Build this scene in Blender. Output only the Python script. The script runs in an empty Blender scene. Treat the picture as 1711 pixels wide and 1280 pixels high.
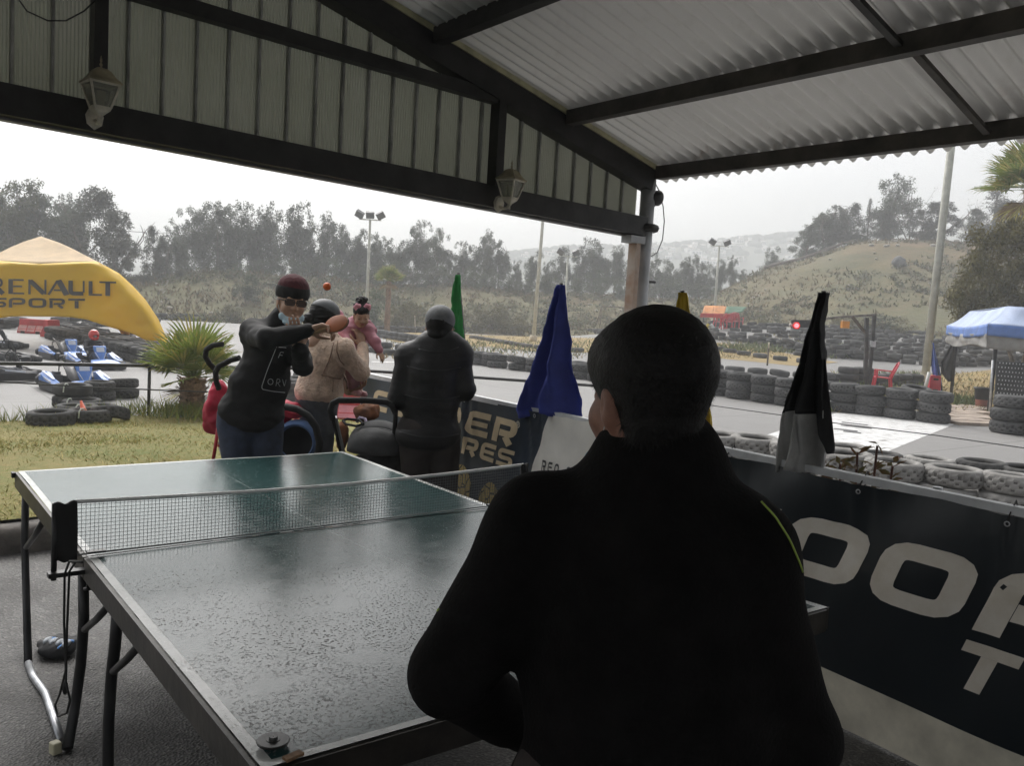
import bpy, bmesh, math, random
import numpy as np
from math import sin, cos, pi, radians, sqrt, atan2
from mathutils import Vector, Matrix, noise, bvhtree
from mathutils.geometry import delaunay_2d_cdt

# ------------------------------------------------------------------ camera, world, sun, exposure
SC = bpy.context.scene
COL = SC.collection
CAM_H, PITCH, ROLL, FPX = 1.56, radians(4.8), radians(3.43), 1400.0
_c, _s = cos(ROLL), sin(ROLL)
FW = np.array([0, cos(PITCH), -sin(PITCH)])
_U0 = np.array([0, sin(PITCH), cos(PITCH)])
_R0 = np.array([1.0, 0, 0])
RT = _c * _R0 + _s * _U0
UP = -_s * _R0 + _c * _U0
CAMP = np.array([0, 0, CAM_H])
cd = bpy.data.cameras.new('camera')
cam = bpy.data.objects.new('camera', cd)
COL.objects.link(cam)
cd.sensor_width = 36
cd.sensor_fit = 'HORIZONTAL'
cd.lens = 36 * FPX / 1711
cd.clip_start = 0.05
cd.clip_end = 3000
m = Matrix.Identity(4)
for i in range(3):
    m[i][0], m[i][1], m[i][2], m[i][3] = RT[i], UP[i], -FW[i], CAMP[i]
cam.matrix_world = m
SC.camera = cam

W = bpy.data.worlds.new('World')
SC.world = W
W.use_nodes = True
nt = W.node_tree
for n in list(nt.nodes):
    nt.nodes.remove(n)
sky = nt.nodes.new('ShaderNodeTexSky')
sky.sky_type = 'NISHITA'
sky.sun_disc = False
SUN_EL, SUN_AZ = radians(48), radians(-25)
sky.sun_elevation = SUN_EL
sky.sun_rotation = SUN_AZ
sky.dust_density = 6
sky.air_density = 1.0
hs = nt.nodes.new('ShaderNodeHueSaturation')          # overcast: almost no blue left in the sky
hs.inputs['Saturation'].default_value = 0.16
bg = nt.nodes.new('ShaderNodeBackground')
bg.inputs['Strength'].default_value = 0.15
ow = nt.nodes.new('ShaderNodeOutputWorld')
nt.links.new(sky.outputs[0], hs.inputs['Color'])
nt.links.new(hs.outputs[0], bg.inputs['Color'])
nt.links.new(bg.outputs[0], ow.inputs['Surface'])

sl = bpy.data.lights.new('sun', 'SUN')
sl.energy = 0.9
sl.angle = radians(40)
sl.color = (1.0, 0.96, 0.9)
so = bpy.data.objects.new('sun', sl)
COL.objects.link(so)
so.rotation_euler = (pi / 2 - SUN_EL, 0, pi - SUN_AZ)
so.location = (0, 0, 60)

SC.view_settings.view_transform = 'Standard'
SC.view_settings.look = 'None'
SC.view_settings.exposure = 0.6
SC.view_settings.gamma = 1
SC.view_settings.use_curve_mapping = False
SC.render.engine = 'CYCLES'
try:
    SC.cycles.use_denoising = True
    SC.cycles.max_bounces = 7
    SC.cycles.volume_bounces = 1
    SC.cycles.transparent_max_bounces = 16
except Exception:
    pass
random.seed(7)
RNG = np.random.default_rng(7)


# ------------------------------------------------------------------ picture measurements -> places in the world
def ray(x, y):
    return FW + RT * (x - 855.5) / FPX - UP * (y - 640) / FPX


def atz(x, y, z=0.0):
    d = ray(x, y)
    return CAMP + d * ((z - CAM_H) / d[2])


def atY(x, y, Y):
    d = ray(x, y)
    return CAMP + d * (Y / d[1])


YAW = radians(38.2)                       # the shed, the table and the banner fence share one direction
A = np.array([cos(YAW), sin(YAW), 0.0])
B = np.array([-sin(YAW), cos(YAW), 0.0])
Zv = np.array([0, 0, 1.0])


def ab(a, b, z=0.0):
    return A * a + B * b + Zv * z


def onplane(x, y, n, dist):
    d = ray(x, y)
    return CAMP + d * ((dist - np.dot(CAMP, n)) / np.dot(d, n))


def sstep(t):
    t = np.clip(t, 0, 1)
    return t * t * (3 - 2 * t)


def ground(x, y):
    """height of the track: level near the shed, rising to the right far field"""
    y1 = np.maximum(y, 1e-3)
    u = x / y1
    return 1.7 * sstep((y - 23) / 32.0) * sstep((u - 0.0) / 0.3)


def gp(px, py):
    """first hit of a view ray with the track"""
    d = ray(px, py)
    d = d / d[1]
    Y = np.linspace(4, 75, 3000)
    P = CAMP[None] + Y[:, None] * d[None]
    h = P[:, 2] - ground(P[:, 0], P[:, 1])
    i = np.argmax(h <= 0)
    if h[i] > 0:
        i = int(np.argmin(h))
    return np.array([P[i, 0], P[i, 1], ground(P[i, 0], P[i, 1])])


# ------------------------------------------------------------------ materials
MATS = {}


def M(name, col, rough=0.65, var=0.12, vs=6.0, bump=0.0, bs=60.0, metal=0.0, spec=0.5, rand=0.0, trans=0.0,
      col2=None, coat=0.0, detail=5.0, bd=0.004, sheen=0.0):
    if name in MATS:
        return MATS[name]
    mt = bpy.data.materials.new(name)
    mt.use_nodes = True
    t = mt.node_tree
    b = t.nodes['Principled BSDF']
    b.inputs['Roughness'].default_value = rough
    b.inputs['Metallic'].default_value = metal
    b.inputs['Specular IOR Level'].default_value = spec
    b.inputs['Coat Weight'].default_value = coat
    if sheen:
        b.inputs['Sheen Weight'].default_value = sheen
    tc = t.nodes.new('ShaderNodeTexCoord')
    nz = t.nodes.new('ShaderNodeTexNoise')
    nz.inputs['Scale'].default_value = vs
    nz.inputs['Detail'].default_value = detail
    nz.inputs['Roughness'].default_value = 0.6
    t.links.new(tc.outputs['Object'], nz.inputs['Vector'])
    mx = t.nodes.new('ShaderNodeMix')
    mx.data_type = 'RGBA'
    c = np.array(col[:3], float)
    c2 = np.array(col2[:3], float) if col2 is not None else np.clip(c * (1 + 2 * var), 0, 1)
    c1 = c if col2 is not None else c * (1 - 2 * var)
    mx.inputs['A'].default_value = (*c1, 1)
    mx.inputs['B'].default_value = (*c2, 1)
    rp = t.nodes.new('ShaderNodeMapRange')
    rp.inputs['From Min'].default_value = 0.3
    rp.inputs['From Max'].default_value = 0.7
    t.links.new(nz.outputs['Fac'], rp.inputs['Value'])
    t.links.new(rp.outputs[0], mx.inputs['Factor'])
    out = mx.outputs['Result']
    if rand:
        oi = t.nodes.new('ShaderNodeObjectInfo')
        h = t.nodes.new('ShaderNodeHueSaturation')
        mr = t.nodes.new('ShaderNodeMapRange')
        mr.inputs['To Min'].default_value = 1 - rand
        mr.inputs['To Max'].default_value = 1 + rand
        t.links.new(oi.outputs['Random'], mr.inputs['Value'])
        t.links.new(mr.outputs[0], h.inputs['Value'])
        t.links.new(out, h.inputs['Color'])
        out = h.outputs[0]
    t.links.new(out, b.inputs['Base Color'])
    if bump:
        n2 = t.nodes.new('ShaderNodeTexNoise')
        n2.inputs['Scale'].default_value = bs
        n2.inputs['Detail'].default_value = 4
        t.links.new(tc.outputs['Object'], n2.inputs['Vector'])
        bp = t.nodes.new('ShaderNodeBump')
        bp.inputs['Strength'].default_value = bump
        bp.inputs['Distance'].default_value = bd
        t.links.new(n2.outputs['Fac'], bp.inputs['Height'])
        t.links.new(bp.outputs[0], b.inputs['Normal'])
    if trans:
        tr = t.nodes.new('ShaderNodeBsdfTranslucent')
        t.links.new(out, tr.inputs['Color'])
        ms = t.nodes.new('ShaderNodeMixShader')
        ms.inputs[0].default_value = trans
        t.links.new(b.outputs[0], ms.inputs[1])
        t.links.new(tr.outputs[0], ms.inputs[2])
        t.links.new(ms.outputs[0], t.nodes['Material Output'].inputs['Surface'])
    MATS[name] = mt
    return mt


class NT:
    """small helper to wire shader nodes"""
    def __init__(self, name, rough=0.6):
        self.m = bpy.data.materials.new(name)
        self.m.use_nodes = True
        self.t = self.m.node_tree
        self.b = self.t.nodes['Principled BSDF']
        self.b.inputs['Roughness'].default_value = rough
        self.tc = self.t.nodes.new('ShaderNodeTexCoord')
        MATS[name] = self.m

    def n(self, typ, **kw):
        x = self.t.nodes.new(typ)
        for k, v in kw.items():
            setattr(x, k, v)
        return x

    def l(self, a, b):
        self.t.links.new(a, b)

    def noise(self, scale, detail=5, vec=None, rough=0.6, dist=0.0):
        x = self.n('ShaderNodeTexNoise')
        x.inputs['Scale'].default_value = scale
        x.inputs['Detail'].default_value = detail
        x.inputs['Roughness'].default_value = rough
        x.inputs['Distortion'].default_value = dist
        self.l(vec or self.tc.outputs['Object'], x.inputs['Vector'])
        return x.outputs['Fac']

    def ramp(self, f, lo, hi, a=0.0, b=1.0):
        x = self.n('ShaderNodeMapRange')
        x.inputs['From Min'].default_value = lo
        x.inputs['From Max'].default_value = hi
        x.inputs['To Min'].default_value = a
        x.inputs['To Max'].default_value = b
        self.l(f, x.inputs['Value'])
        return x.outputs[0]

    def mix(self, f, a, b):
        x = self.n('ShaderNodeMix', data_type='RGBA')
        for nm, v in (('A', a), ('B', b)):
            if isinstance(v, (tuple, list)):
                x.inputs[nm].default_value = (*v[:3], 1)
            else:
                self.l(v, x.inputs[nm])
        if isinstance(f, float):
            x.inputs['Factor'].default_value = f
        else:
            self.l(f, x.inputs['Factor'])
        return x.outputs['Result']

    def math(self, op, a, b=None, c=None):
        x = self.n('ShaderNodeMath', operation=op)
        for i, v in enumerate((a, b, c)):
            if v is None:
                continue
            if isinstance(v, (int, float)):
                x.inputs[i].default_value = v
            else:
                self.l(v, x.inputs[i])
        return x.outputs[0]

    def bump(self, h, strength=0.4, dist=0.01):
        x = self.n('ShaderNodeBump')
        x.inputs['Strength'].default_value = strength
        x.inputs['Distance'].default_value = dist
        self.l(h, x.inputs['Height'])
        self.l(x.outputs[0], self.b.inputs['Normal'])

    def xyz(self):
        x = self.n('ShaderNodeSeparateXYZ')
        self.l(self.tc.outputs['Object'], x.inputs[0])
        return x.outputs


# ------------------------------------------------------------------ objects
def tag(o, label=None, cat=None, group=None, kind=None):
    if label:
        if len(label.split()) > 16:
            print('LONG LABEL', len(label.split()), label)
        o['label'] = label
    if cat:
        o['category'] = cat
    if group:
        o['group'] = group
    if kind:
        o['kind'] = kind
    return o


def thing(name, label, cat, loc=(0, 0, 0), rz=0.0, group=None, kind=None):
    o = bpy.data.objects.new(name, None)
    o.empty_display_size = 0.1
    COL.objects.link(o)
    o.location = Vector(loc)
    o.rotation_euler = (0, 0, rz)
    return tag(o, label, cat, group, kind)


def link(name, me, parent=None):
    o = bpy.data.objects.new(name, me)
    COL.objects.link(o)
    if parent is not None:
        o.parent = parent
    return o


def npmesh(name, V, F, mat=None, smooth=False):
    """V (n,3) array, F (m,k) array of equal faces"""
    V = np.asarray(V, np.float32)
    F = np.asarray(F, np.int32)
    me = bpy.data.meshes.new(name)
    me.vertices.add(len(V))
    me.vertices.foreach_set('co', V.ravel())
    k = F.shape[1]
    me.loops.add(F.size)
    me.loops.foreach_set('vertex_index', F.ravel())
    me.polygons.add(len(F))
    me.polygons.foreach_set('loop_start', np.arange(0, F.size, k, dtype=np.int32))
    me.polygons.foreach_set('loop_total', np.full(len(F), k, np.int32))
    if smooth:
        me.polygons.foreach_set('use_smooth', np.ones(len(F), bool))
    me.update(calc_edges=True)
    if mat:
        me.materials.append(mat)
    return me


class MB:
    def __init__(self):
        self.v, self.f, self.mi, self.sm = [], [], [], []
        self.mats = []
        self.cur = 0
        self.smooth = False

    def mat(self, m):
        if m not in self.mats:
            self.mats.append(m)
        self.cur = self.mats.index(m)
        return self

    def add(self, V, F, smooth=None):
        o = len(self.v)
        self.v.extend([tuple(float(c) for c in p) for p in V])
        s = self.smooth if smooth is None else smooth
        for q in F:
            self.f.append([i + o for i in q])
            self.mi.append(self.cur)
            self.sm.append(s)
        return self

    def box(self, c, s, rot=None, taper=1.0, axes=None):
        c = np.array(c, float)
        hx, hy, hz = np.array(s, float) / 2
        P = []
        for z in (-1, 1):
            k = taper if z > 0 else 1.0
            for x, y in ((-1, -1), (1, -1), (1, 1), (-1, 1)):
                P.append(np.array([x * hx * k, y * hy * k, z * hz]))
        if axes is not None:
            P = [axes[0] * p[0] + axes[1] * p[1] + axes[2] * p[2] for p in P]
        elif rot is not None:
            R = np.array(Matrix.Rotation(rot, 3, 'Z')) if isinstance(rot, (int, float)) else np.array(rot)
            P = [R @ p for p in P]
        P = [c + p for p in P]
        return self.add(P, [(3, 2, 1, 0), (4, 5, 6, 7), (0, 1, 5, 4), (1, 2, 6, 5), (2, 3, 7, 6), (3, 0, 4, 7)], False)

    def bar(self, p, q, w, h, upv=(0, 0, 1)):
        p, q = np.array(p, float), np.array(q, float)
        d = q - p
        L = np.linalg.norm(d)
        d = d / L
        u = np.array(upv, float)
        s = np.cross(d, u)
        s = s / np.linalg.norm(s)
        u = np.cross(s, d)
        return self.box((p + q) / 2, (L, w, h), axes=(d, s, u))

    def tube(self, pts, r, n=8, cap=True, smooth=True):
        pts = [np.array(p, float) for p in pts]
        k = len(pts)
        rs = r if hasattr(r, '__len__') else [r] * k
        prev = None
        V = []
        for i in range(k):
            d = pts[min(i + 1, k - 1)] - pts[max(i - 1, 0)]
            d = d / (np.linalg.norm(d) + 1e-12)
            if prev is None:
                h = np.array([0, 0, 1.0]) if abs(d[2]) < 0.9 else np.array([1.0, 0, 0])
                x = np.cross(d, h)
            else:
                x = prev - d * np.dot(prev, d)
            x = x / (np.linalg.norm(x) + 1e-12)
            prev = x
            y = np.cross(d, x)
            for j in range(n):
                t = 2 * pi * j / n
                V.append(pts[i] + rs[i] * (x * cos(t) + y * sin(t)))
        F = []
        for i in range(k - 1):
            for j in range(n):
                a, b2 = i * n + j, i * n + (j + 1) % n
                F.append((a, b2, b2 + n, a + n))
        self.add(V, F, smooth)
        if cap:
            o = len(self.v) - k * n
            self.f.append([o + j for j in range(n)][::-1])
            self.f.append([o + (k - 1) * n + j for j in range(n)])
            self.mi += [self.cur] * 2
            self.sm += [False] * 2
        return self

    def lathe(self, prof, n=16, c=(0, 0, 0), axes=None, smooth=True, closed=False):
        """prof: list of (r, z)"""
        c = np.array(c, float)
        X, Y2, Z2 = axes if axes else (np.array([1., 0, 0]), np.array([0, 1., 0]), np.array([0, 0, 1.]))
        V = []
        for r, z in prof:
            for j in range(n):
                t = 2 * pi * j / n
                V.append(c + X * r * cos(t) + Y2 * r * sin(t) + Z2 * z)
        F = []
        k = len(prof)
        for i in range(k if closed else k - 1):
            i2 = (i + 1) % k
            for j in range(n):
                j2 = (j + 1) % n
                F.append((i * n + j, i * n + j2, i2 * n + j2, i2 * n + j))
        return self.add(V, F, smooth)

    def sphere(self, c, r, n=12, m=8, axes=None):
        r = r if hasattr(r, '__len__') else (r, r, r)
        prof = [(max(1e-4, sin(pi * i / m)), -cos(pi * i / m)) for i in range(m + 1)]
        ax = axes if axes else (np.array([1., 0, 0]), np.array([0, 1., 0]), np.array([0, 0, 1.]))
        return self.lathe(prof, n, c, (ax[0] * r[0], ax[1] * r[1], ax[2] * r[2]))

    def grid(self, fn, nu, nv, smooth=True, flip=False):
        V = [fn(i / nu, j / nv) for j in range(nv + 1) for i in range(nu + 1)]
        F = []
        for j in range(nv):
            for i in range(nu):
                a = j * (nu + 1) + i
                q = (a, a + 1, a + nu + 2, a + nu + 1)
                F.append(q[::-1] if flip else q)
        return self.add(V, F, smooth)

    def mesh(self, name, mats=None):
        me = bpy.data.meshes.new(name)
        me.from_pydata(self.v, [], self.f)
        for mm in (mats or self.mats):
            me.materials.append(mm)
        if len(self.mats) > 1:
            me.polygons.foreach_set('material_index', self.mi)
        me.polygons.foreach_set('use_smooth', self.sm)
        me.update()
        return me

    def build(self, name, mat=None, parent=None, world=True):
        """world=True: vertices are world coordinates; they are moved into the parent's frame"""
        if not self.v:
            return None
        off = None
        if parent is not None and world:
            off = np.array(parent.location)
            if parent.parent is not None:
                off = off + np.array(parent.parent.location)
        if parent is None and world:
            P = np.array(self.v)
            off = np.array([(P[:, 0].min() + P[:, 0].max()) / 2, (P[:, 1].min() + P[:, 1].max()) / 2, P[:, 2].min()])
        if off is not None:
            self.v = [tuple(np.array(p) - off) for p in self.v]
        o = link(name, self.mesh(name, [mat] if mat else None), parent)
        if parent is None and off is not None:
            o.location = Vector(off)
        return o


def solid(o, th, off=0.0, bevel=0.0):
    """real thickness (and soft edges) for a sheet"""
    if th:
        s = o.modifiers.new('thickness', 'SOLIDIFY')
        s.thickness = th
        s.offset = off
    if bevel:
        bv = o.modifiers.new('edges', 'BEVEL')
        bv.width = bevel
        bv.segments = 2
        bv.limit_method = 'ANGLE'
    return o


# ------------------------------------------------------------------ soft bodies from blended limbs (distance field -> one closed surface)
class Body:
    def __init__(self, k=0.02):
        self.p = []
        self.k = k

    def cap(self, a, b, ra, rb=None, k=None, sub=False):
        self.p.append(('c', np.array(a, float), np.array(b, float), ra, ra if rb is None else rb, self.k if k is None else k, sub))
        return self

    def chain(self, pts, rs, k=None):
        for i in range(len(pts) - 1):
            self.cap(pts[i], pts[i + 1], rs[i], rs[i + 1], k)
        return self

    def ell(self, c, r, rot=None, k=None, sub=False):
        R = np.eye(3) if rot is None else np.array(rot)
        self.p.append(('e', np.array(c, float), np.array(r, float), R, None, self.k if k is None else k, sub))
        return self

    def surf(self, vox, wrinkle=None, cut=None):
        lo = np.full(3, 1e9)
        hi = -lo
        bb = []
        for q in self.p:
            if q[0] == 'c':
                l = np.minimum(q[1] - q[3], q[2] - q[4])
                h = np.maximum(q[1] + q[3], q[2] + q[4])
            else:
                e = np.sqrt(((q[3] * q[2][None, :]) ** 2).sum(1))
                l, h = q[1] - e, q[1] + e
            bb.append((l, h))
            if not q[6]:
                lo, hi = np.minimum(lo, l), np.maximum(hi, h)
        lo = lo - 3 * vox
        n = np.ceil((hi + 3 * vox - lo) / vox).astype(int) + 1
        D = np.full(n, 0.2, np.float32)
        ax = [lo[i] + vox * np.arange(n[i]) for i in range(3)]
        for q, (l, h) in zip(self.p, bb):
            pad = q[5] * 1.5 + 2.5 * vox
            s = [slice(max(0, int((l[i] - pad - lo[i]) / vox)), min(n[i], int((h[i] + pad - lo[i]) / vox) + 2)) for i in range(3)]
            X, Y, Z = np.meshgrid(ax[0][s[0]], ax[1][s[1]], ax[2][s[2]], indexing='ij')
            if X.size == 0:
                continue
            if q[0] == 'c':
                a, b = q[1], q[2]
                d = b - a
                L2 = max(1e-9, d @ d)
                t = np.clip(((X - a[0]) * d[0] + (Y - a[1]) * d[1] + (Z - a[2]) * d[2]) / L2, 0, 1)
                dd = np.sqrt((X - a[0] - t * d[0]) ** 2 + (Y - a[1] - t * d[1]) ** 2 + (Z - a[2] - t * d[2]) ** 2) - (q[3] + (q[4] - q[3]) * t)
            else:
                c, r, R = q[1], q[2], q[3]
                x, y, z = X - c[0], Y - c[1], Z - c[2]
                u = (R[0, 0] * x + R[1, 0] * y + R[2, 0] * z) / r[0]
                v = (R[0, 1] * x + R[1, 1] * y + R[2, 1] * z) / r[1]
                w = (R[0, 2] * x + R[1, 2] * y + R[2, 2] * z) / r[2]
                k0 = np.sqrt(u * u + v * v + w * w)
                k1 = np.sqrt((u / r[0]) ** 2 + (v / r[1]) ** 2 + (w / r[2]) ** 2) + 1e-9
                dd = k0 * (k0 - 1) / k1
            o = D[s[0], s[1], s[2]]
            k = max(q[5], 1e-4)
            if q[6]:
                dd = -dd
                hh = np.maximum(k - np.abs(o - dd), 0) / k
                D[s[0], s[1], s[2]] = np.maximum(o, dd) + hh * hh * k * 0.25
            else:
                hh = np.maximum(k - np.abs(o - dd), 0) / k
                D[s[0], s[1], s[2]] = np.minimum(o, dd) - hh * hh * k * 0.25
        if cut is not None:
            X, Y, Z = np.meshgrid(*ax, indexing='ij')
            D = np.maximum(D, cut(X, Y, Z)).astype(np.float32)
        S = D < 0
        nx, ny, nz = n
        cnt = np.zeros((nx - 1, ny - 1, nz - 1), np.int8)
        offs = [(i, j, k2) for i in (0, 1) for j in (0, 1) for k2 in (0, 1)]
        for i, j, k2 in offs:
            cnt += S[i:nx - 1 + i, j:ny - 1 + j, k2:nz - 1 + k2]
        act = np.argwhere((cnt > 0) & (cnt < 8))
        vals = np.stack([D[act[:, 0] + i, act[:, 1] + j, act[:, 2] + k2] for i, j, k2 in offs], 1)
        oc = np.array(offs, float)
        acc = np.zeros((len(act), 3))
        num = np.zeros(len(act))
        for e1 in range(8):
            for e2 in range(e1 + 1, 8):
                if np.abs(oc[e1] - oc[e2]).sum() != 1:
                    continue
                v1, v2 = vals[:, e1], vals[:, e2]
                mk = (v1 < 0) != (v2 < 0)
                t = np.where(mk, v1 / np.where(mk, v1 - v2, 1), 0)
                acc += np.where(mk[:, None], oc[e1] + t[:, None] * (oc[e2] - oc[e1]), 0)
                num += mk
        V = lo + vox * (act + acc / num[:, None])
        idx = np.full((nx - 1, ny - 1, nz - 1), -1, np.int32)
        idx[act[:, 0], act[:, 1], act[:, 2]] = np.arange(len(act))
        Fs = []
        for axn in range(3):
            o1, o2 = [(1, 2), (2, 0), (0, 1)][axn]
            sl1 = [slice(None)] * 3
            sl2 = [slice(None)] * 3
            sl1[axn] = slice(0, -1)
            sl2[axn] = slice(1, None)
            d = S[tuple(sl1)] != S[tuple(sl2)]
            E2 = np.argwhere(d)
            E2 = E2[(E2[:, o1] > 0) & (E2[:, o2] > 0) & (E2[:, o1] < n[o1] - 1) & (E2[:, o2] < n[o2] - 1)]
            q = []
            for d1, d2 in ((0, 0), (1, 0), (1, 1), (0, 1)):
                c = E2.copy()
                c[:, o1] -= d1
                c[:, o2] -= d2
                q.append(idx[c[:, 0], c[:, 1], c[:, 2]])
            q = np.stack(q, 1)
            ins = S[E2[:, 0], E2[:, 1], E2[:, 2]]
            q[~ins] = q[~ins][:, ::-1]
            Fs.append(q)
        F = np.concatenate(Fs)
        F = F[(F >= 0).all(1)]
        return V, F

    def build(self, name, mat, parent, vox=0.012, wrinkle=None, cut=None):
        V, F = self.surf(vox, cut=cut)
        if wrinkle:
            me0 = npmesh('tmp', V, F)
            N = np.empty(len(V) * 3, np.float32)
            me0.vertices.foreach_get('normal', N)
            N = N.reshape(-1, 3)
            amp, fr, st = wrinkle
            fr = np.array(fr, float)
            d = np.array([noise.noise(Vector(p * fr)) + 0.5 * noise.noise(Vector(p * fr * 2.3 + 7.1)) for p in V])
            V = V + N * (amp * (d - st))[:, None]
            bpy.data.meshes.remove(me0)
        self.V, self.F = V, F
        off = np.array(parent.location) if parent is not None else np.zeros(3)
        o = link(name, npmesh(name, V - off, F, mat, True), parent)
        return o


# ------------------------------------------------------------------ printed lettering: strokes laid on a surface
def offset_strip(path, t, closed=False):
    P = [np.array(p, float) for p in path]
    n = len(P)
    L, Rr = [], []
    for i in range(n):
        if closed:
            a, b2 = P[(i - 1) % n], P[(i + 1) % n]
        else:
            a, b2 = P[max(0, i - 1)], P[min(n - 1, i + 1)]
        d1 = P[i] - a
        d2 = b2 - P[i]
        l1, l2 = np.linalg.norm(d1), np.linalg.norm(d2)
        d1 = d1 / l1 if l1 > 1e-9 else d2 / l2
        d2 = d2 / l2 if l2 > 1e-9 else d1
        n1 = np.array([-d1[1], d1[0]])
        n2 = np.array([-d2[1], d2[0]])
        nn = n1 + n2
        nn = nn / (np.linalg.norm(nn) + 1e-9)
        mlen = 1 / max(0.35, nn @ n1)
        L.append(P[i] + nn * t / 2 * mlen)
        Rr.append(P[i] - nn * t / 2 * mlen)
    return L, Rr


def rounded(path, r, closed=False, seg=4):
    P = [np.array(p, float) for p in path]
    n = len(P)
    out = []
    for i in range(n):
        if not closed and (i == 0 or i == n - 1):
            out.append(P[i])
            continue
        a, b2 = P[(i - 1) % n], P[(i + 1) % n]
        d1, d2 = a - P[i], b2 - P[i]
        rr = min(r, np.linalg.norm(d1) * 0.49, np.linalg.norm(d2) * 0.49)
        s, e = P[i] + d1 / np.linalg.norm(d1) * rr, P[i] + d2 / np.linalg.norm(d2) * rr
        for j in range(seg + 1):
            t = j / seg
            out.append((1 - t) ** 2 * s + 2 * t * (1 - t) * P[i] + t * t * e)
    return out


LO, HI = 0.12, 0.88
GLYPH = {   # each stroke: (points, thickness factor, corner radius, closed)
    'C': [([(1, HI), (LO, HI), (LO, LO), (1, LO)], 1, .22, 0)],
    'O': [([(LO, LO), (HI, LO), (HI, HI), (LO, HI)], 1, .22, 1)],
    'P': [([(LO, 0), (LO, HI), (HI, HI), (HI, .40), (.26, .40)], 1, .22, 0)],
    'E': [([(1, HI), (LO, HI), (LO, LO), (1, LO)], 1, .2, 0), ([(.25, .5), (.93, .5)], .8, 0, 0)],
    'R': [([(0, HI), (HI, HI), (HI, .42), (.28, .42)], 1, .2, 0), ([(LO, 0), (LO, .755)], 1, 0, 0), ([(.58, .30), (.84, 0)], 1.05, 0, 0)],
    'S': [([(1, HI), (LO, HI), (LO, .5), (HI, .5), (HI, LO), (0, LO)], .92, .2, 0)],
    'T': [([(0, HI), (1, HI)], 1, 0, 0), ([(.5, .755), (.5, 0)], 1.15, 0, 0)],
    'I': [([(.5, 1), (.5, 0)], 1.15, 0, 0)],
    'D': [([(LO, LO), (HI, LO), (HI, HI), (LO, HI)], 1, .3, 1)],
    'A': [([(LO, 0), (LO, HI), (HI, HI), (HI, 0)], 1, .3, 0), ([(.2, .4), (.8, .4)], 1, 0, 0)],
    'F': [([(1, HI), (LO, HI), (LO, 0)], 1, .05, 0), ([(.2, .48), (.8, .48)], 1, 0, 0)],
    'W': [([(0, 1), (.25, 0), (.5, .8), (.75, 0), (1, 1)], 1, 0, 0)],
    'N': [([(.07, 0), (.07, .99)], .55, 0, 0), ([(.10, .93), (.86, .06)], 1.25, 0, 0), ([(.93, .01), (.93, 1)], .5, 0, 0)],
    'U': [([(LO + .02, 1), (LO + .02, LO), (.9, LO)], 1.2, .2, 0), ([(.92, LO + .07), (.92, 1)], .5, 0, 0)],
    'L': [([(.14, 1), (.14, .13)], 1.3, 0, 0), ([(0, .06), (.98, .06)], .55, 0, 0)],
    'r': [([(.14, 0), (.14, .94)], 1.3, 0, 0), ([(0, .95), (.8, .93), (.8, .5), (.26, .5)], .6, .2, 0), ([(.45, .46), (.9, 0)], 1.2, 0, 0)],
    'e': [([(.14, 0), (.14, 1)], 1.3, 0, 0), ([(.29, .95), (.95, .95)], .5, 0, 0), ([(.29, .52), (.85, .52)], .5, 0, 0), ([(.29, .05), (.98, .05)], .5, 0, 0)],
    'a': [([(.03, 0), (.46, .97)], .55, 0, 0), ([(.50, 1.0), (.90, 0)], 1.3, 0, 0), ([(.28, .32), (.62, .32)], .5, 0, 0)],
    't': [([(.5, .89), (.5, 0)], 1.3, 0, 0), ([(0, .945), (1, .945)], .55, 0, 0)],
}


def write(mb, text, x0, y0, w, h, pitch, th, fn, slant=0.0, step=0.03, off0=0.003):
    """fn(x, y, lift) -> world point; the glyph box is w wide and h high"""
    x = x0
    lift = 0
    for ch in text:
        if ch == ' ':
            x += pitch
            continue
        for (pts, tf, r, cl) in GLYPH[ch]:
            path = rounded(pts, r, bool(cl)) if r else [np.array(p, float) for p in pts]
            if cl:
                path = path + [path[0]]
            # subdivide
            q = [path[0]]
            for i in range(len(path) - 1):
                d = path[i + 1] - path[i]
                k = max(1, int(np.linalg.norm(d * np.array([w, h])) / step))
                for j in range(1, k + 1):
                    q.append(path[i] + d * j / k)
            if cl:
                q = q[:-1]
            L, Rr = offset_strip(q, th * tf, bool(cl))
            lift += 1
            lf = off0 + (lift % 5) * 0.0004
            V, n = [], len(L)
            for p1, p2 in zip(L, Rr):
                for p in (p1, (p1 + p2) / 2, p2):
                    V.append(fn(x + p[0] * w + (p[1]) * h * slant, y0 + p[1] * h, lf))
            F = []
            for i in range(n if cl else n - 1):
                i2 = (i + 1) % n
                F += [(3 * i, 3 * i + 1, 3 * i2 + 1, 3 * i2), (3 * i + 1, 3 * i + 2, 3 * i2 + 2, 3 * i2 + 1)]
            mb.add(V, F, True)
        x += pitch
    return mb


ORD = ['first', 'second', 'third', 'fourth', 'fifth', 'sixth', 'seventh', 'eighth', 'ninth', 'tenth', 'eleventh', 'twelfth',
       'thirteenth', 'fourteenth', 'fifteenth', 'sixteenth', 'seventeenth', 'eighteenth', 'nineteenth', 'twentieth',
       'twenty-first', 'twenty-second', 'twenty-third', 'twenty-fourth', 'twenty-fifth', 'twenty-sixth', 'twenty-seventh',
       'twenty-eighth', 'twenty-ninth', 'thirtieth', 'thirty-first', 'thirty-second', 'thirty-third', 'thirty-fourth', 'thirty-fifth']
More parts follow.
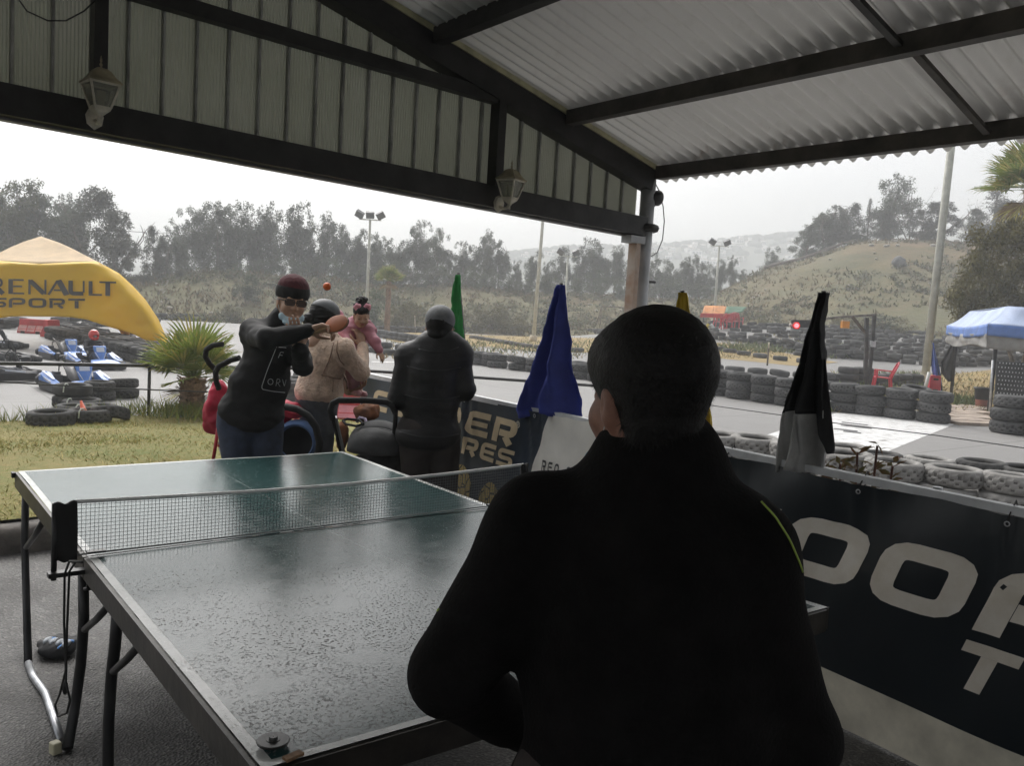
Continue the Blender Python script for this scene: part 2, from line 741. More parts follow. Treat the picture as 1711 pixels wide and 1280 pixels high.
# ================================================================== THE SETTING
# ---- track: grey concrete, one height field
g = NT('track_concrete', 0.72)
n1 = g.noise(0.35, 6)
n2 = g.noise(3.0, 6)
n3 = g.noise(60, 3)
base = g.mix(g.ramp(n1, .3, .7), (.180, .175, .169), (.232, .226, .218))
base = g.mix(g.ramp(n2, .45, .8, 0, .5), base, (.165, .16, .153))
geo = g.xyz()
def seam(sock, period, width):
    f = g.math('FRACT', g.math('MULTIPLY', sock, 1 / period))
    return g.math('LESS_THAN', g.math('ABSOLUTE', g.math('SUBTRACT', f, .5)), width / period / 2)
vr = g.n('ShaderNodeVectorRotate', rotation_type='Z_AXIS')
vr.inputs['Angle'].default_value = -YAW
g.l(g.tc.outputs['Object'], vr.inputs['Vector'])
sx = g.n('ShaderNodeSeparateXYZ')
g.l(vr.outputs[0], sx.inputs[0])
sm = g.math('MAXIMUM', seam(sx.outputs[0], 4.2, .03), seam(sx.outputs[1], 3.6, .03))
base = g.mix(g.math('MULTIPLY', sm, .7), base, (.09, .087, .083))
# rubbered-in racing line: dark wear bands with a shape of their own
wv = g.n('ShaderNodeTexWave', wave_type='BANDS', bands_direction='X')
wv.inputs['Scale'].default_value = .055
wv.inputs['Distortion'].default_value = 6
wv.inputs['Detail'].default_value = 2
wv.inputs['Detail Scale'].default_value = .4
g.l(g.tc.outputs['Object'], wv.inputs['Vector'])
base = g.mix(g.ramp(wv.outputs['Fac'], .6, 1.0, 0, .35), base, (.145, .14, .136))
g.l(base, g.b.inputs['Base Color'])
g.l(g.ramp(n1, .3, .7, .55, .8), g.b.inputs['Roughness'])
g.bump(n3, .25, .006)

xs = np.concatenate([np.linspace(-160, -40, 40, endpoint=False), np.linspace(-40, 60, 140, endpoint=False), np.linspace(60, 160, 40)])
ys = np.concatenate([np.linspace(-14, 20, 20, endpoint=False), np.linspace(20, 70, 70)])
XX, YY = np.meshgrid(xs, ys)
V = np.stack([XX, YY, ground(XX, YY)], -1).reshape(-1, 3)
nx = len(xs)
F = [(j * nx + i, j * nx + i + 1, (j + 1) * nx + i + 1, (j + 1) * nx + i) for j in range(len(ys) - 1) for i in range(nx - 1)]
tag(link('ground', npmesh('ground', V, F, g.m, True)), kind='structure')


def patch(name, poly, lift, mat, res=1.0, kind='structure'):
    """a flat sheet following the track; poly in world xy"""
    P = [Vector((p[0], p[1])) for p in poly]
    lo = np.min(np.array(poly)[:, :2], 0)
    hi = np.max(np.array(poly)[:, :2], 0)
    pts = list(P)
    nb = len(P)
    for x in np.arange(lo[0], hi[0], res):
        for y in np.arange(lo[1], hi[1], res):
            pts.append(Vector((x + .01, y + .013)))
    r = delaunay_2d_cdt(pts, [(i, (i + 1) % nb) for i in range(nb)], [list(range(nb))], 1, 1e-5)
    V = [(p.x, p.y, float(ground(p.x, p.y)) + lift) for p in r[0]]
    mb = MB()
    fs = [list(f) for f in r[2]]
    fs = [f if (Vector(V[f[1]]) - Vector(V[f[0]])).cross(Vector(V[f[2]]) - Vector(V[f[0]])).z > 0 else f[::-1] for f in fs]
    mb.add(V, fs, True)
    me = mb.mesh(name, [mat])
    return tag(link(name, me), kind=kind)


# ---- white start box painted across the road, with bars of the chequered line
pm = NT('road_paint', 0.6)
pn = pm.noise(5, 7)
pm.l(pm.mix(pm.ramp(pn, .5, .66), (.62, .62, .61), (.34, .33, .32)), pm.b.inputs['Base Color'])
quad = [gp(1236, 742)[:2], gp(1398, 690)[:2], gp(1601, 707)[:2], gp(1478, 757)[:2]]
patch('painted_start_box', quad, .004, pm.m, 2.0)
bm_ = M('black_paint', (.07, .07, .07), .6, .3, 8)
for (px, py, L) in ((1405, 707, 44), (1404, 712, 52), (1392, 718, 40), (1408, 722, 30)):
    p, q = gp(px, py)[:2], gp(px + L, py + L * .11)[:2]
    d = np.array(q) - np.array(p)
    nn = np.array([-d[1], d[0]]) / np.linalg.norm(d) * .16
    patch('painted_bar', [p, q, np.array(q) + nn, np.array(p) + nn], .008, bm_, 5)
for (p1, p2) in (((935, 492), (1050, 493)), ((445, 552), (510, 552)), ((620, 605), (665, 606))):
    p, q = gp(*p1)[:2], gp(*p2)[:2]
    if np.linalg.norm(np.array(p) - np.array(q)) < 40 and p[1] < 60:
        patch('painted_line', [p, q, np.array(q) + (0, .25), np.array(p) + (0, .25)], .004, M('line_paint', (.7, .7, .68), .6), 5)

# ---- asphalt floor of the shed
fl = NT('coarse_asphalt', 0.75)
vo = fl.n('ShaderNodeTexVoronoi')
vo.inputs['Scale'].default_value = 95
fl.l(fl.tc.outputs['Object'], vo.inputs['Vector'])
a1 = fl.noise(1.3, 5)
st = fl.mix(fl.ramp(vo.outputs['Distance'], .1, .75), (.078, .074, .069), (.022, .021, .02))
hsn = fl.n('ShaderNodeSeparateColor')
fl.l(vo.outputs['Color'], hsn.inputs[0])
st = fl.mix(fl.ramp(hsn.outputs[0], .8, 1, 0, .55), st, (.22, .21, .195))
st = fl.mix(fl.ramp(a1, .35, .7, 0, .5), st, (.045, .043, .04))
fl.l(st, fl.b.inputs['Base Color'])
fl.l(fl.ramp(a1, .35, .65, .45, .8), fl.b.inputs['Roughness'])
fl.bump(vo.outputs['Distance'], .9, .006)
mb = MB()
mb.add([ab(-4, -6.2, .004), ab(3.3, -6.2, .004), ab(3.3, 5.44, .004), ab(-4, 5.44, .004)], [(0, 1, 2, 3)])
tag(link('floor', mb.mesh('floor', [fl.m])), kind='structure')

# ---- kerb between floor and lawn: rough dark concrete, in lengths
km = M('kerb_concrete', (.085, .075, .066), .85, .3, 7, .6, 40, bd=.01)
kroot = thing('kerb', 'low rough dark concrete kerb along the edge of the lawn', 'kerb', ab(-1, 5.53, 0), YAW, kind='structure')
random.seed(3)
for i in range(10):
    m2 = MB()
    x0 = -9 + i * 1.25 + 1
    def kf(u, v, x0=x0):
        pr = [(-.09, 0), (-.085, .10), (-.065, .145), (-.02, .155), (.09, .15), (.1, .0)]
        y, z = pr[int(round(v * 5))]
        x = x0 + .006 + u * 1.238
        n_ = noise.noise(Vector((x * 5, y * 30, z * 20)))
        return (x, y + .012 * n_, z + (.012 * n_ if z > 0 else 0))
    m2.grid(kf, 24, 5, True)
    o = m2.build('kerbstone', km, kroot, world=False)

# ---- lawn
lw = NT('dry_lawn', 0.9)
l1 = lw.noise(.9, 5)
l2 = lw.noise(14, 6)
l3 = lw.noise(120, 3)
lc = lw.mix(lw.ramp(l1, .35, .65), (.25, .21, .065), (.145, .17, .036))
lc = lw.mix(lw.ramp(l2, .45, .72, 0, .8), lc, (.31, .23, .085))
lc = lw.mix(lw.ramp(l3, .55, .75, 0, .6), lc, (.10, .075, .04))
lw.l(lc, lw.b.inputs['Base Color'])
lw.bump(l3, .8, .02)


def lawn_z(a, b):
    t = np.clip((b - 5.5) / 5.0, 0, 1)
    return .152 * (1 - sstep((t - .45) / .55)) + .018


def lawn_far(a):
    return 10.75 + .25 * np.sin(a * .9) + .12 * np.sin(a * 3.1)


na, nb_ = 90, 40
V = []
for j in range(nb_ + 1):
    for i in range(na + 1):
        a = -15 + 20.0 * i / na
        b = 5.62 + (lawn_far(a) - 5.62) * j / nb_
        z = lawn_z(a, b) + .02 * noise.noise(Vector((a * 1.5, b * 1.5, 0)))
        if j == nb_:
            z = -.02
        V.append(ab(a, b, z))
F = [(j * (na + 1) + i, j * (na + 1) + i + 1, (j + 1) * (na + 1) + i + 1, (j + 1) * (na + 1) + i) for j in range(nb_) for i in range(na)]
tag(link('lawn', npmesh('lawn', V, F, lw.m, True)), kind='structure')


def blades(name, pts, hgt, wid, mats, seed=1, lean=.8, bent=False):
    """grass blades as one mesh of thin triangles; pts (n,3)"""
    r = np.random.default_rng(seed)
    n = len(pts)
    th = r.uniform(0, 2 * pi, n)
    ln = r.normal(0, lean, (n, 2))
    h = hgt * r.uniform(.5, 1.3, n)
    w = wid * r.uniform(.6, 1.3, n)
    d = np.stack([np.cos(th) * w / 2, np.sin(th) * w / 2, np.zeros(n)], 1)
    tip = pts + np.stack([ln[:, 0] * h, ln[:, 1] * h, h], 1)
    V = np.stack([pts - d, pts + d, tip], 1).reshape(-1, 3)
    F = np.arange(3 * n).reshape(-1, 3)
    me = npmesh(name, V, F)
    for mm in mats:
        me.materials.append(mm)
    me.polygons.foreach_set('material_index', r.integers(0, len(mats), n).astype(np.int32))
    me.update()
    return tag(link(name, me), kind='stuff')


r = np.random.default_rng(5)
n = 110000
a = r.uniform(-9, 5, n)
b = 5.62 + (lawn_far(a) - .1 - 5.62) * r.uniform(0, 1, n) ** 1.2
dens = np.array([noise.noise(Vector((x * .8, y * .8, 3.3))) for x, y in zip(a, b)])
k = r.uniform(-.5, .6, n) < dens + .15
a, b = a[k], b[k]
P = A[None] * a[:, None] + B[None] * b[:, None] + Zv[None] * (lawn_z(a, b) - .01)[:, None]
blades('lawn_grass', P, .035, .009, [M('straw_blade', (.37, .295, .09), .8), M('straw_blade', (.3, .235, .1)), M('green_blade', (.19, .215, .036), .8), M('olive_blade', (.26, .245, .055), .8)], 2, 1.1)
# longer green tufts round the foot of the palm and along the road edge
pp = atz(318, 692, .03)
pts = []
for i in range(1500):
    d, t = abs(r.normal(0, .34)), r.uniform(0, 2 * pi)
    pts.append((pp[0] + d * cos(t) * 1.5, pp[1] + d * sin(t), .03))
for i in range(1500):
    a_ = r.uniform(-6, 5)
    q = ab(a_, float(lawn_far(a_)) - abs(r.normal(0, .15)) - .05, .0)
    pts.append((q[0], q[1], 0.01))
blades('long_grass', np.array(pts), .17, .014, [M('fresh_blade', (.11, .16, .035), .7), MATS['green_blade'], MATS['olive_blade']], 4, .5)

# ---- infield: dry grass islands between the tyre rows
inf = NT('infield_grass', 0.95)
f1 = inf.noise(.5, 6)
f2 = inf.noise(5, 6)
ic = inf.mix(inf.ramp(f1, .35, .65), (.33, .235, .085), (.25, .19, .085))
ic = inf.mix(inf.ramp(f2, .5, .75, 0, .6), ic, (.20, .135, .085))
inf.l(ic, inf.b.inputs['Base Color'])
inf.bump(f2, .6, .05)
def pxpoly(pts):
    return [gp(*p)[:2] for p in pts]
patch('infield_grass', pxpoly([(612, 556), (700, 555), (800, 560), (900, 563), (1010, 566), (1120, 570), (1200, 573), (1290, 586), (1345, 597), (1400, 606), (1330, 612), (1230, 602), (1120, 592), (1010, 590), (900, 588), (820, 580), (740, 580), (660, 572)]), .012, inf.m)
patch('infield_earth', pxpoly([(1395, 626), (1500, 628), (1600, 625), (1711, 612), (1830, 640), (1830, 720), (1650, 704), (1530, 668), (1440, 652)]), .012, inf.m)
gr = np.random.default_rng(8)
pts = []
for i in range(9000):
    p = gp(gr.uniform(1390, 1711), gr.uniform(622, 690)) if i < 3500 else gp(gr.uniform(640, 1400), gr.uniform(560, 600))
    pts.append(p)
pts = np.array(pts)
blades('infield_tufts', pts, .13, .04, [M('straw_tuft', (.33, .25, .10), .9), M('straw_tuft2', (.26, .2, .09), .9), M('weed_green', (.13, .16, .06), .9)], 9, .7)
pts = []
for (x0, x1, y0, y1, c) in ((1400, 1545, 628, 650, 900), (1200, 1345, 577, 590, 700), (1380, 1480, 575, 600, 500), (1590, 1640, 672, 682, 300), (740, 1010, 572, 590, 500)):
    for i in range(c):
        pts.append(gp(gr.uniform(x0, x1), gr.uniform(y0, y1)))
blades('infield_weeds', np.array(pts), .22, .07, [MATS['weed_green'], M('weed_light', (.19, .22, .09), .9), M('weed_dark', (.08, .11, .04), .9)], 10, .6)

# ---- paving slabs in front of the blue tent
pv = thing('slab_path', 'small path of worn pinkish paving slabs beside the road', 'path', gp(1620, 700), 0, kind='structure')
pvm = M('slab_stone', (.33, .27, .22), .85, .18, 5, .4, 30, rand=.12)
e0, e1, e2 = gp(1588, 706), gp(1650, 718), gp(1640, 685)
du, dv = (e1 - e0) / 3, (e2 - e1) / 4
for i in range(3):
    for j in range(4):
        c = e0 + du * (i + .5) + dv * (j + .5)
        m2 = MB()
        m2.box(c + (0, 0, .03 + random.uniform(-.008, .01)), (np.linalg.norm(du[:2]) * .94, np.linalg.norm(dv[:2]) * .95, .07), atan2(du[1], du[0]))
        solid(m2.build('paving_slab', pvm, pv), 0, bevel=.01)

# ---- hillside and the bank behind the track
PR = [(-700, 470, 62, 46), (-200, 455, 60, 44), (0, 455, 60, 44), (120, 460, 60, 45), (250, 462, 60, 46), (330, 455, 61, 47), (430, 459, 62, 48), (550, 468, 66, 51),
      (700, 476, 72, 54), (850, 482, 75, 56), (1000, 490, 77, 57), (1100, 497, 79, 57), (1180, 500, 80, 56), (1215, 482, 80, 55), (1260, 460, 80, 54),
      (1300, 444, 80, 53), (1360, 424, 80, 52), (1430, 399, 80, 51), (1500, 399, 79, 50), (1600, 402, 78, 48), (1711, 398, 74, 46), (1900, 390, 70, 42), (2500, 380, 66, 38)]
_u, _zt, _yt, _yf = [], [], [], []
for (px, py, yt, yf) in PR:
    p = atY(px, py, yt)
    _u.append(p[0] / p[1]); _zt.append(p[2]); _yt.append(yt); _yf.append(yf)


def hill(u, Y):
    zt, yt, yf = np.interp(u, _u, _zt), np.interp(u, _u, _yt), np.interp(u, _u, _yf)
    g0 = ground(u * Y, Y)
    t = np.clip((Y - yf) / (yt - yf), 0, 1)
    s = .55 * t + .45 * sstep(t)
    z = g0 + (zt - g0) * s - .05
    z = np.where(Y < yf, g0 - .25 - (yf - Y) * .2, z)
    return z - np.maximum(Y - yt, 0) * .03


def hill_h(u, Y):
    z = float(hill(u, Y))
    x = u * Y
    yf = np.interp(u, _u, _yf)
    amp = min(1, max(0, (Y - yf) / 4))
    return z + amp * (.35 * noise.noise(Vector((x * .13, Y * .13, 1))) + .16 * noise.noise(Vector((x * .5, Y * .5, 2))) + .07 * noise.noise(Vector((x * 1.6, Y * 1.6, 3))))


def hpt(px, py_guess, Y):
    d = ray(px, py_guess)
    u = d[0] / d[1]
    return np.array([u * Y, Y, hill_h(u, Y)])


hm = NT('hill_soil', 0.95)
h1 = hm.noise(.06, 6)
h2 = hm.noise(.35, 7, dist=.6)
h3 = hm.noise(2.2, 6)
hc = hm.mix(hm.ramp(h1, .38, .62), (.145, .10, .046), (.086, .084, .035))
hc = hm.mix(hm.ramp(h2, .48, .70, 0, .85), hc, (.185, .132, .062))
bm1 = hm.n('ShaderNodeMapping')
bm1.inputs['Scale'].default_value = (.05, .16, .42)
hm.l(hm.tc.outputs['Object'], bm1.inputs[0])
h4 = hm.noise(1.0, 7, vec=bm1.outputs[0], dist=.8)
hc = hm.mix(hm.ramp(h4, .50, .62, 0, .75), hc, (.10, .095, .05))
h5 = hm.noise(1.7, 7, vec=bm1.outputs[0], dist=1.2)
hc = hm.mix(hm.ramp(h5, .56, .66, 0, .7), hc, (.165, .105, .06))
hc = hm.mix(hm.ramp(h3, .52, .75, 0, .7), hc, (.10, .092, .042))
gz = hm.xyz()
earth = hm.math('MULTIPLY', hm.ramp(gz[2], 6.5, 11), hm.ramp(h2, .4, .6))
grn = hm.math('MULTIPLY', hm.ramp(gz[0], 60, 2), hm.ramp(h2, .3, .6))
hc = hm.mix(hm.math('MULTIPLY', grn, .6), hc, (.112, .118, .042))
hc = hm.mix(hm.math('MULTIPLY', earth, .7), hc, (.22, .135, .085))
hm.l(hc, hm.b.inputs['Base Color'])
hm.bump(h3, .8, .2)
us = np.linspace(-1.25, 1.3, 330)
ts = np.concatenate([np.linspace(-.12, 0, 3), np.linspace(.03, 1.0, 34), np.linspace(1.06, 2.0, 8)])
V = []
for t in ts:
    for u in us:
        yt, yf = np.interp(u, _u, _yt), np.interp(u, _u, _yf)
        Y = yf + (yt - yf) * t
        V.append((u * Y, Y, hill_h(u, Y)))
nu = len(us)
F = [(j * nu + i, j * nu + i + 1, (j + 1) * nu + i + 1, (j + 1) * nu + i) for j in range(len(ts) - 1) for i in range(nu - 1)]
tag(link('hillside', npmesh('hillside', V, F, hm.m, True)), kind='structure')


def hill_tufts(name, n, seed, hgt, wid, mats, umin=-.75, umax=.85, thr=-.1, sc=.12, lean=.5):
    r = np.random.default_rng(seed)
    pts = []
    while len(pts) < n:
        u = r.uniform(umin, umax)
        yt, yf = np.interp(u, _u, _yt), np.interp(u, _u, _yf)
        Y = yf + (yt - yf) * r.uniform(.02, 1.05)
        if noise.noise(Vector((u * Y * sc, Y * sc, seed))) < thr:
            continue
        z = hill_h(u, Y) - .03
        for k in range(3):
            pts.append((u * Y + r.normal(0, wid), Y + r.normal(0, wid), z))
    return blades(name, np.array(pts), hgt, wid, mats, seed, lean)


hill_tufts('hill_dry_grass', 15000, 21, .28, .13, [M('hill_straw', (.19, .14, .066), .9), M('hill_straw2', (.155, .115, .055), .9), M('hill_olive', (.11, .10, .045), .9)])
hill_tufts('hill_green_weeds', 7000, 22, .28, .17, [M('hill_green', (.12, .13, .05), .9), M('hill_grey', (.15, .14, .075), .9), M('hill_dark', (.10, .10, .042), .9)], thr=.05, sc=.16)
# pale stones lying about on the bank
mb = MB()
r = np.random.default_rng(31)
for i in range(130):
    u = r.uniform(-.5, .75)
    yt, yf = np.interp(u, _u, _yt), np.interp(u, _u, _yf)
    Y = yf + (yt - yf) * r.uniform(.1, 1)
    s = r.uniform(.05, .13)
    mb.sphere((u * Y, Y, hill_h(u, Y) + s * .6), (s * r.uniform(.8, 1.8), s, s * .7), 6, 4)
tag(mb.build('scattered_stones', M('pale_stone', (.42, .39, .35), .9, .2)), kind='stuff')
# bare line of the old path running up the left shoulder of the hill
mb = MB()
pts = []
for k in range(24):
    t = k / 23
    px = 1275 + (1430 - 1275) * t
    py = 468 + (402 - 468) * t
    yt = np.interp(ray(px, py)[0] / ray(px, py)[1], _u, _yt)
    pts.append(hpt(px, py, yt - 1.2) + (0, 0, .22))
mb.tube(pts, .14, 6)
tag(mb.build('path', M('path_stone', (.2, .17, .15), .9)), kind='structure')

# ---- distant terrain and the far hill with houses
tm = M('far_scrub', (.12, .125, .09), .95, .25, .03, detail=8)
mb = MB()
FH = [(-500, 455), (0, 447), (400, 440), (700, 432), (850, 426), (950, 420), (1060, 414), (1130, 410), (1200, 406), (1330, 394), (1450, 384), (1700, 380), (2300, 372)]
fu, fz = [], []
for (px, py) in FH:
    p = atY(px, py, 400)
    fu.append(p[0] / p[1]); fz.append(p[2])


def far_h(x, y):
    u = x / y
    t = np.clip((y - 270) / 130, 0, 1)
    z = -1 + (np.interp(u, fu, fz) + 1) * (t * .75 + .25 * sstep(t))
    return float(z - max(0, y - 400) * .2) + (2.0 * noise.noise(Vector((x * .02, y * .03, 0))) if t > 0 else 0) * t


V, F = [], []
ysf = np.concatenate([[62, 75, 85, 110, 150, 200, 260], np.linspace(275, 440, 30)])
xsf = np.linspace(-320, 320, 130)
for y in ysf:
    for x in xsf:
        V.append((x, y, far_h(x, y) if y > 260 else -1.0))
nx = len(xsf)
F = [(j * nx + i, j * nx + i + 1, (j + 1) * nx + i + 1, (j + 1) * nx + i) for j in range(len(ysf) - 1) for i in range(nx - 1)]
tag(link('hills', npmesh('hills', V, F, tm, True)), kind='structure')
# scrub on the far ridge
mb = MB()
r = np.random.default_rng(41)
for i in range(900):
    u = r.uniform(-.1, .42)
    y = r.uniform(300, 402) if i < 500 else r.uniform(396, 402)
    s = r.uniform(.7, 1.9)
    mb.sphere((u * y, y, far_h(u * y, y) + s * .5), (s * r.uniform(1, 1.8), s, s), 6, 4)
tag(mb.build('far_scrub', M('far_bush', (.07, .08, .055), .95)), kind='stuff')
hw = M('house_wall', (.78, .77, .74), .8, .05, rand=.12)
hr = M('house_roof', (.35, .27, .22), .8, .1)
hg = M('house_glass', (.05, .06, .07), .3)
r = np.random.default_rng(43)
hx = sorted([r.uniform(1088, 1335) for _ in range(44)]) + sorted([r.uniform(862, 1050) for _ in range(14)])
for i, px in enumerate(hx):
    d = ray(px, 430)
    u = d[0] / d[1]
    y = r.uniform(352, 395) if i % 3 else r.uniform(372, 392)
    x = u * y
    z = far_h(x, y) - .6
    w, dp, hh = r.uniform(2.2, 5.0), r.uniform(3, 5), r.uniform(1.5, 2.5)
    rank = (hx[:44].index(px) if i < 44 else i - 44)
    side = 'right of the column' if i < 44 else 'left of the column'
    h = thing('house', 'tiny pale far hillside house, %s, %s' % (ORD[rank] + ' from left' if rank < 22 or i >= 44 else ORD[43 - rank] + ' from right', side), 'house', (x, y, z), r.uniform(-.3, .3), 'houses on the far hillside')
    m2 = MB()
    m2.box((0, 0, hh / 2), (w, dp, hh))
    if i % 2:
        m2.box((w * .2, 0, hh * 1.3), (w * .5, dp * .8, hh * .8))
    m2.build('wall', hw, h, world=False)
    m3 = MB()
    m3.box((0, 0, hh + .1), (w + .4, dp + .4, .2))
    m3.build('roof', hr, h, world=False)
    for kx in (-.28, .05, .32):
        m4 = MB()
        m4.box((w * kx, -dp / 2 - .02, hh * .5), (w * .2, .1, hh * .5))
        m4.build('window', hg, h, world=False)

# ---- the misty air
mb = MB()
mb.box((0, 216, 21), (660, 460, 48))
hz = link('haze', mb.mesh('haze'))
vm = bpy.data.materials.new('mist')
vm.use_nodes = True
for n in list(vm.node_tree.nodes):
    vm.node_tree.nodes.remove(n)
vo_ = vm.node_tree.nodes.new('ShaderNodeOutputMaterial')
pv_ = vm.node_tree.nodes.new('ShaderNodeVolumePrincipled')
pv_.inputs['Color'].default_value = (.93, .95, .97, 1)
pv_.inputs['Density'].default_value = .0033
pv_.inputs['Anisotropy'].default_value = .05
vm.node_tree.links.new(pv_.outputs[0], vo_.inputs['Volume'])
hz.data.materials.append(vm)
tag(hz, kind='stuff')
# ================================================================== THE SHED
GB, EA, RA, SLP = 3.7375, 3.968, 0.76, 0.257
BB0 = -4.6


def zb(a):                    # underside of purlins
    return 2.445 + SLP * (EA - (a if a >= RA else 2 * RA - a))


iron = M('black_iron', (.022, .021, .020), .55, .3, 9, .3, 50)
iron2 = M('brown_iron', (.05, .043, .036), .6, .35, 7, .3, 50)
shed = thing('shed', 'open shed with black iron frame, ribbed gable panels and corrugated roof overhead', 'shed', ab(RA, 0, 0), YAW)


def sl_(a, b, z):             # shed-local coordinates
    return (a - RA, b, z)


def piece(name, mat, fn):
    m2 = MB()
    fn(m2)
    return m2.build(name, mat, shed, world=False)


def bz(a):                    # underside of the gable beam (it sags a little)
    return 2.089 + .0268 * (3.82 - a)


piece('beam', iron, lambda q: q.bar(sl_(-2.45, GB, bz(-2.45) + .058), sl_(3.9, GB, bz(3.9) + .058), .10, .116))
piece('beam_lip', M('grey_steel', (.16, .16, .16), .5, .2, 8, metal=.6), lambda q: q.bar(sl_(-2.45, GB + .03, bz(-2.45) - .006), sl_(3.86, GB + .03, bz(3.86) - .006), .05, .010))
for s in (1, -1):
    def raf(q, s=s):
        a1 = EA - .03 if s > 0 else 2 * RA - EA + .03
        q.bar(sl_(RA, GB, 2.419 + SLP * (3.76 - RA) + .062), sl_(a1, GB, 2.419 + SLP * (3.76 - EA + .03) + .062), .10, .125)
    piece('rafter', iron, raf)
piece('edge_strip', M('yellow_strip', (.55, .52, .33), .7, .15, 9), lambda q: q.bar(sl_(RA + .02, GB - .035, zb(RA + .02) + .068), sl_(EA + .02, GB - .035, zb(EA + .02) + .068), .03, .028))  # thin yellow bar between rafter top and roof sheets
for a in (3.968, 3.205, 2.30, 1.40):
    for s in (1, -1):
        aa = a if s > 0 else 2 * RA - a
        piece('purlin', iron2 if a > 3 else iron, lambda q: q.bar(sl_(aa, BB0, zb(aa) + .04), sl_(aa, GB - .051, zb(aa) + .04), .06, .079))
piece('sag_rod', iron2, lambda q: q.bar(sl_(EA - .04, 1.72, zb(EA) + .03), sl_(3.235, 1.72, zb(3.235) + .03), .03, .02))
piece('sag_rod', iron, lambda q: q.bar(sl_(3.175, 1.75, zb(3.175) + .03), sl_(2.33, 1.75, zb(2.33) + .03), .03, .02))
for a in (RA, 2.73, -1.21):
    wd = .05
    piece('post', iron, lambda q: q.box(sl_(a, GB - .012, (bz(a) + .117 + 2.419 + SLP * (3.76 - max(a, 2 * RA - a))) / 2), (wd, .08, 2.419 + SLP * (3.76 - max(a, 2 * RA - a)) - bz(a) - .118)))
piece('girt', iron, lambda q: q.bar(sl_(RA + .026, GB - .01, 2.755), sl_(2.704, GB - .01, 2.70), .06, .062))
piece('girt', iron, lambda q: q.bar(sl_(RA - .026, GB - .01, 2.755), sl_(-1.184, GB - .01, 2.70), .06, .062))

# ribbed gable cladding: one panel between each pair of seams
cl = NT('ribbed_cladding', 0.5)
c1 = cl.noise(2.2, 5)
c2 = cl.noise(30, 4)
oi = cl.n('ShaderNodeObjectInfo')
cc = cl.mix(cl.ramp(c1, .3, .7), (.40, .41, .34), (.48, .49, .43))
cc = cl.mix(cl.ramp(c2, .55, .8, 0, .4), cc, (.32, .32, .26))
cc = cl.mix(cl.math('MULTIPLY', oi.outputs['Random'], .35), cc, (.36, .38, .30))
cl.l(cc, cl.b.inputs['Base Color'])
ctr = cl.n('ShaderNodeBsdfTranslucent')
cl.l(cc, ctr.inputs['Color'])
cms = cl.n('ShaderNodeMixShader')
cms.inputs[0].default_value = .07      # thin weathered plastic sheet: some daylight comes through
cl.l(cl.b.outputs[0], cms.inputs[1])
cl.l(ctr.outputs[0], cms.inputs[2])
cl.l(cms.outputs[0], cl.t.nodes['Material Output'].inputs['Surface'])
a219 = onplane(219, 120, B, GB) @ A
a582 = onplane(582, 120, B, GB) @ A
pw = (a582 - a219) / 7
i0 = int((-2.4 - a219) / pw)
seam_m = M('panel_seam', (.38, .38, .36), .6, .2, 8, trans=.06)
k = i0
while a219 + k * pw < 3.925:
    x0, x1 = a219 + k * pw, min(a219 + (k + 1) * pw, 3.925)
    k += 1
    if x1 - x0 < .04 or x0 < -2.4:
        continue
    m2 = MB()
    nr = 44
    V = []
    for j in range(2):
        for i in range(nr + 1):
            a = x0 - .008 + (x1 - x0 + .016) * i / nr
            am = max(a, 2 * RA - a)
            z = bz(a) + .02 if j == 0 else 2.419 + SLP * (3.76 - am) + .09
            rib = .0035 * cos(2 * pi * i / 4)
            if i in (0, nr):
                rib = 0
            V.append(sl_(a, GB + .066 + .003 * (k % 2) - rib, z))
    m2.add(V, [(i, i + 1, nr + 2 + i, nr + 1 + i) for i in range(nr)], False)
    m2.build('cladding_panel', cl.m, shed, world=False)
    am = max(x0, 2 * RA - x0)
    m2 = MB()
    m2.box(sl_(x0, GB + .052, (bz(x0) + .117 + 2.419 + SLP * (3.76 - am)) / 2 + .02), (.009, .02, 2.419 + SLP * (3.76 - am) - bz(x0) - .06))
    m2.build('seam_strip', seam_m, shed, world=False)

# corrugated roof: lower and upper course on each side, sheet by sheet
zn = NT('zinc_sheet', 0.36)
z1 = zn.noise(1.1, 6)
z2 = zn.noise(9, 6)
zc = zn.mix(zn.ramp(z1, .3, .7), (.70, .69, .665), (.76, .75, .725))
zc = zn.mix(zn.ramp(z2, .55, .8, 0, .5), zc, (.56, .54, .50))
rs = zn.noise(1.6, 6, dist=1.0)
gx = zn.xyz()
rust = zn.math('MULTIPLY', zn.ramp(rs, .58, .72), zn.math('MULTIPLY', zn.ramp(gx[0], 2.85, 3.1), zn.math('LESS_THAN', gx[0], 3.24)))
zc = zn.mix(zn.math('MULTIPLY', rust, .75), zc, (.22, .10, .035))
zn.l(zc, zn.b.inputs['Base Color'])
zn.b.inputs['Metallic'].default_value = .42
ztr = zn.n('ShaderNodeBsdfTranslucent')
zn.l(zc, ztr.inputs['Color'])
zms = zn.n('ShaderNodeMixShader')
zms.inputs[0].default_value = .02
zn.l(zn.b.outputs[0], zms.inputs[1])
zn.l(ztr.outputs[0], zms.inputs[2])
zn.l(zms.outputs[0], zn.t.nodes['Material Output'].inputs['Surface'])
PER = .082
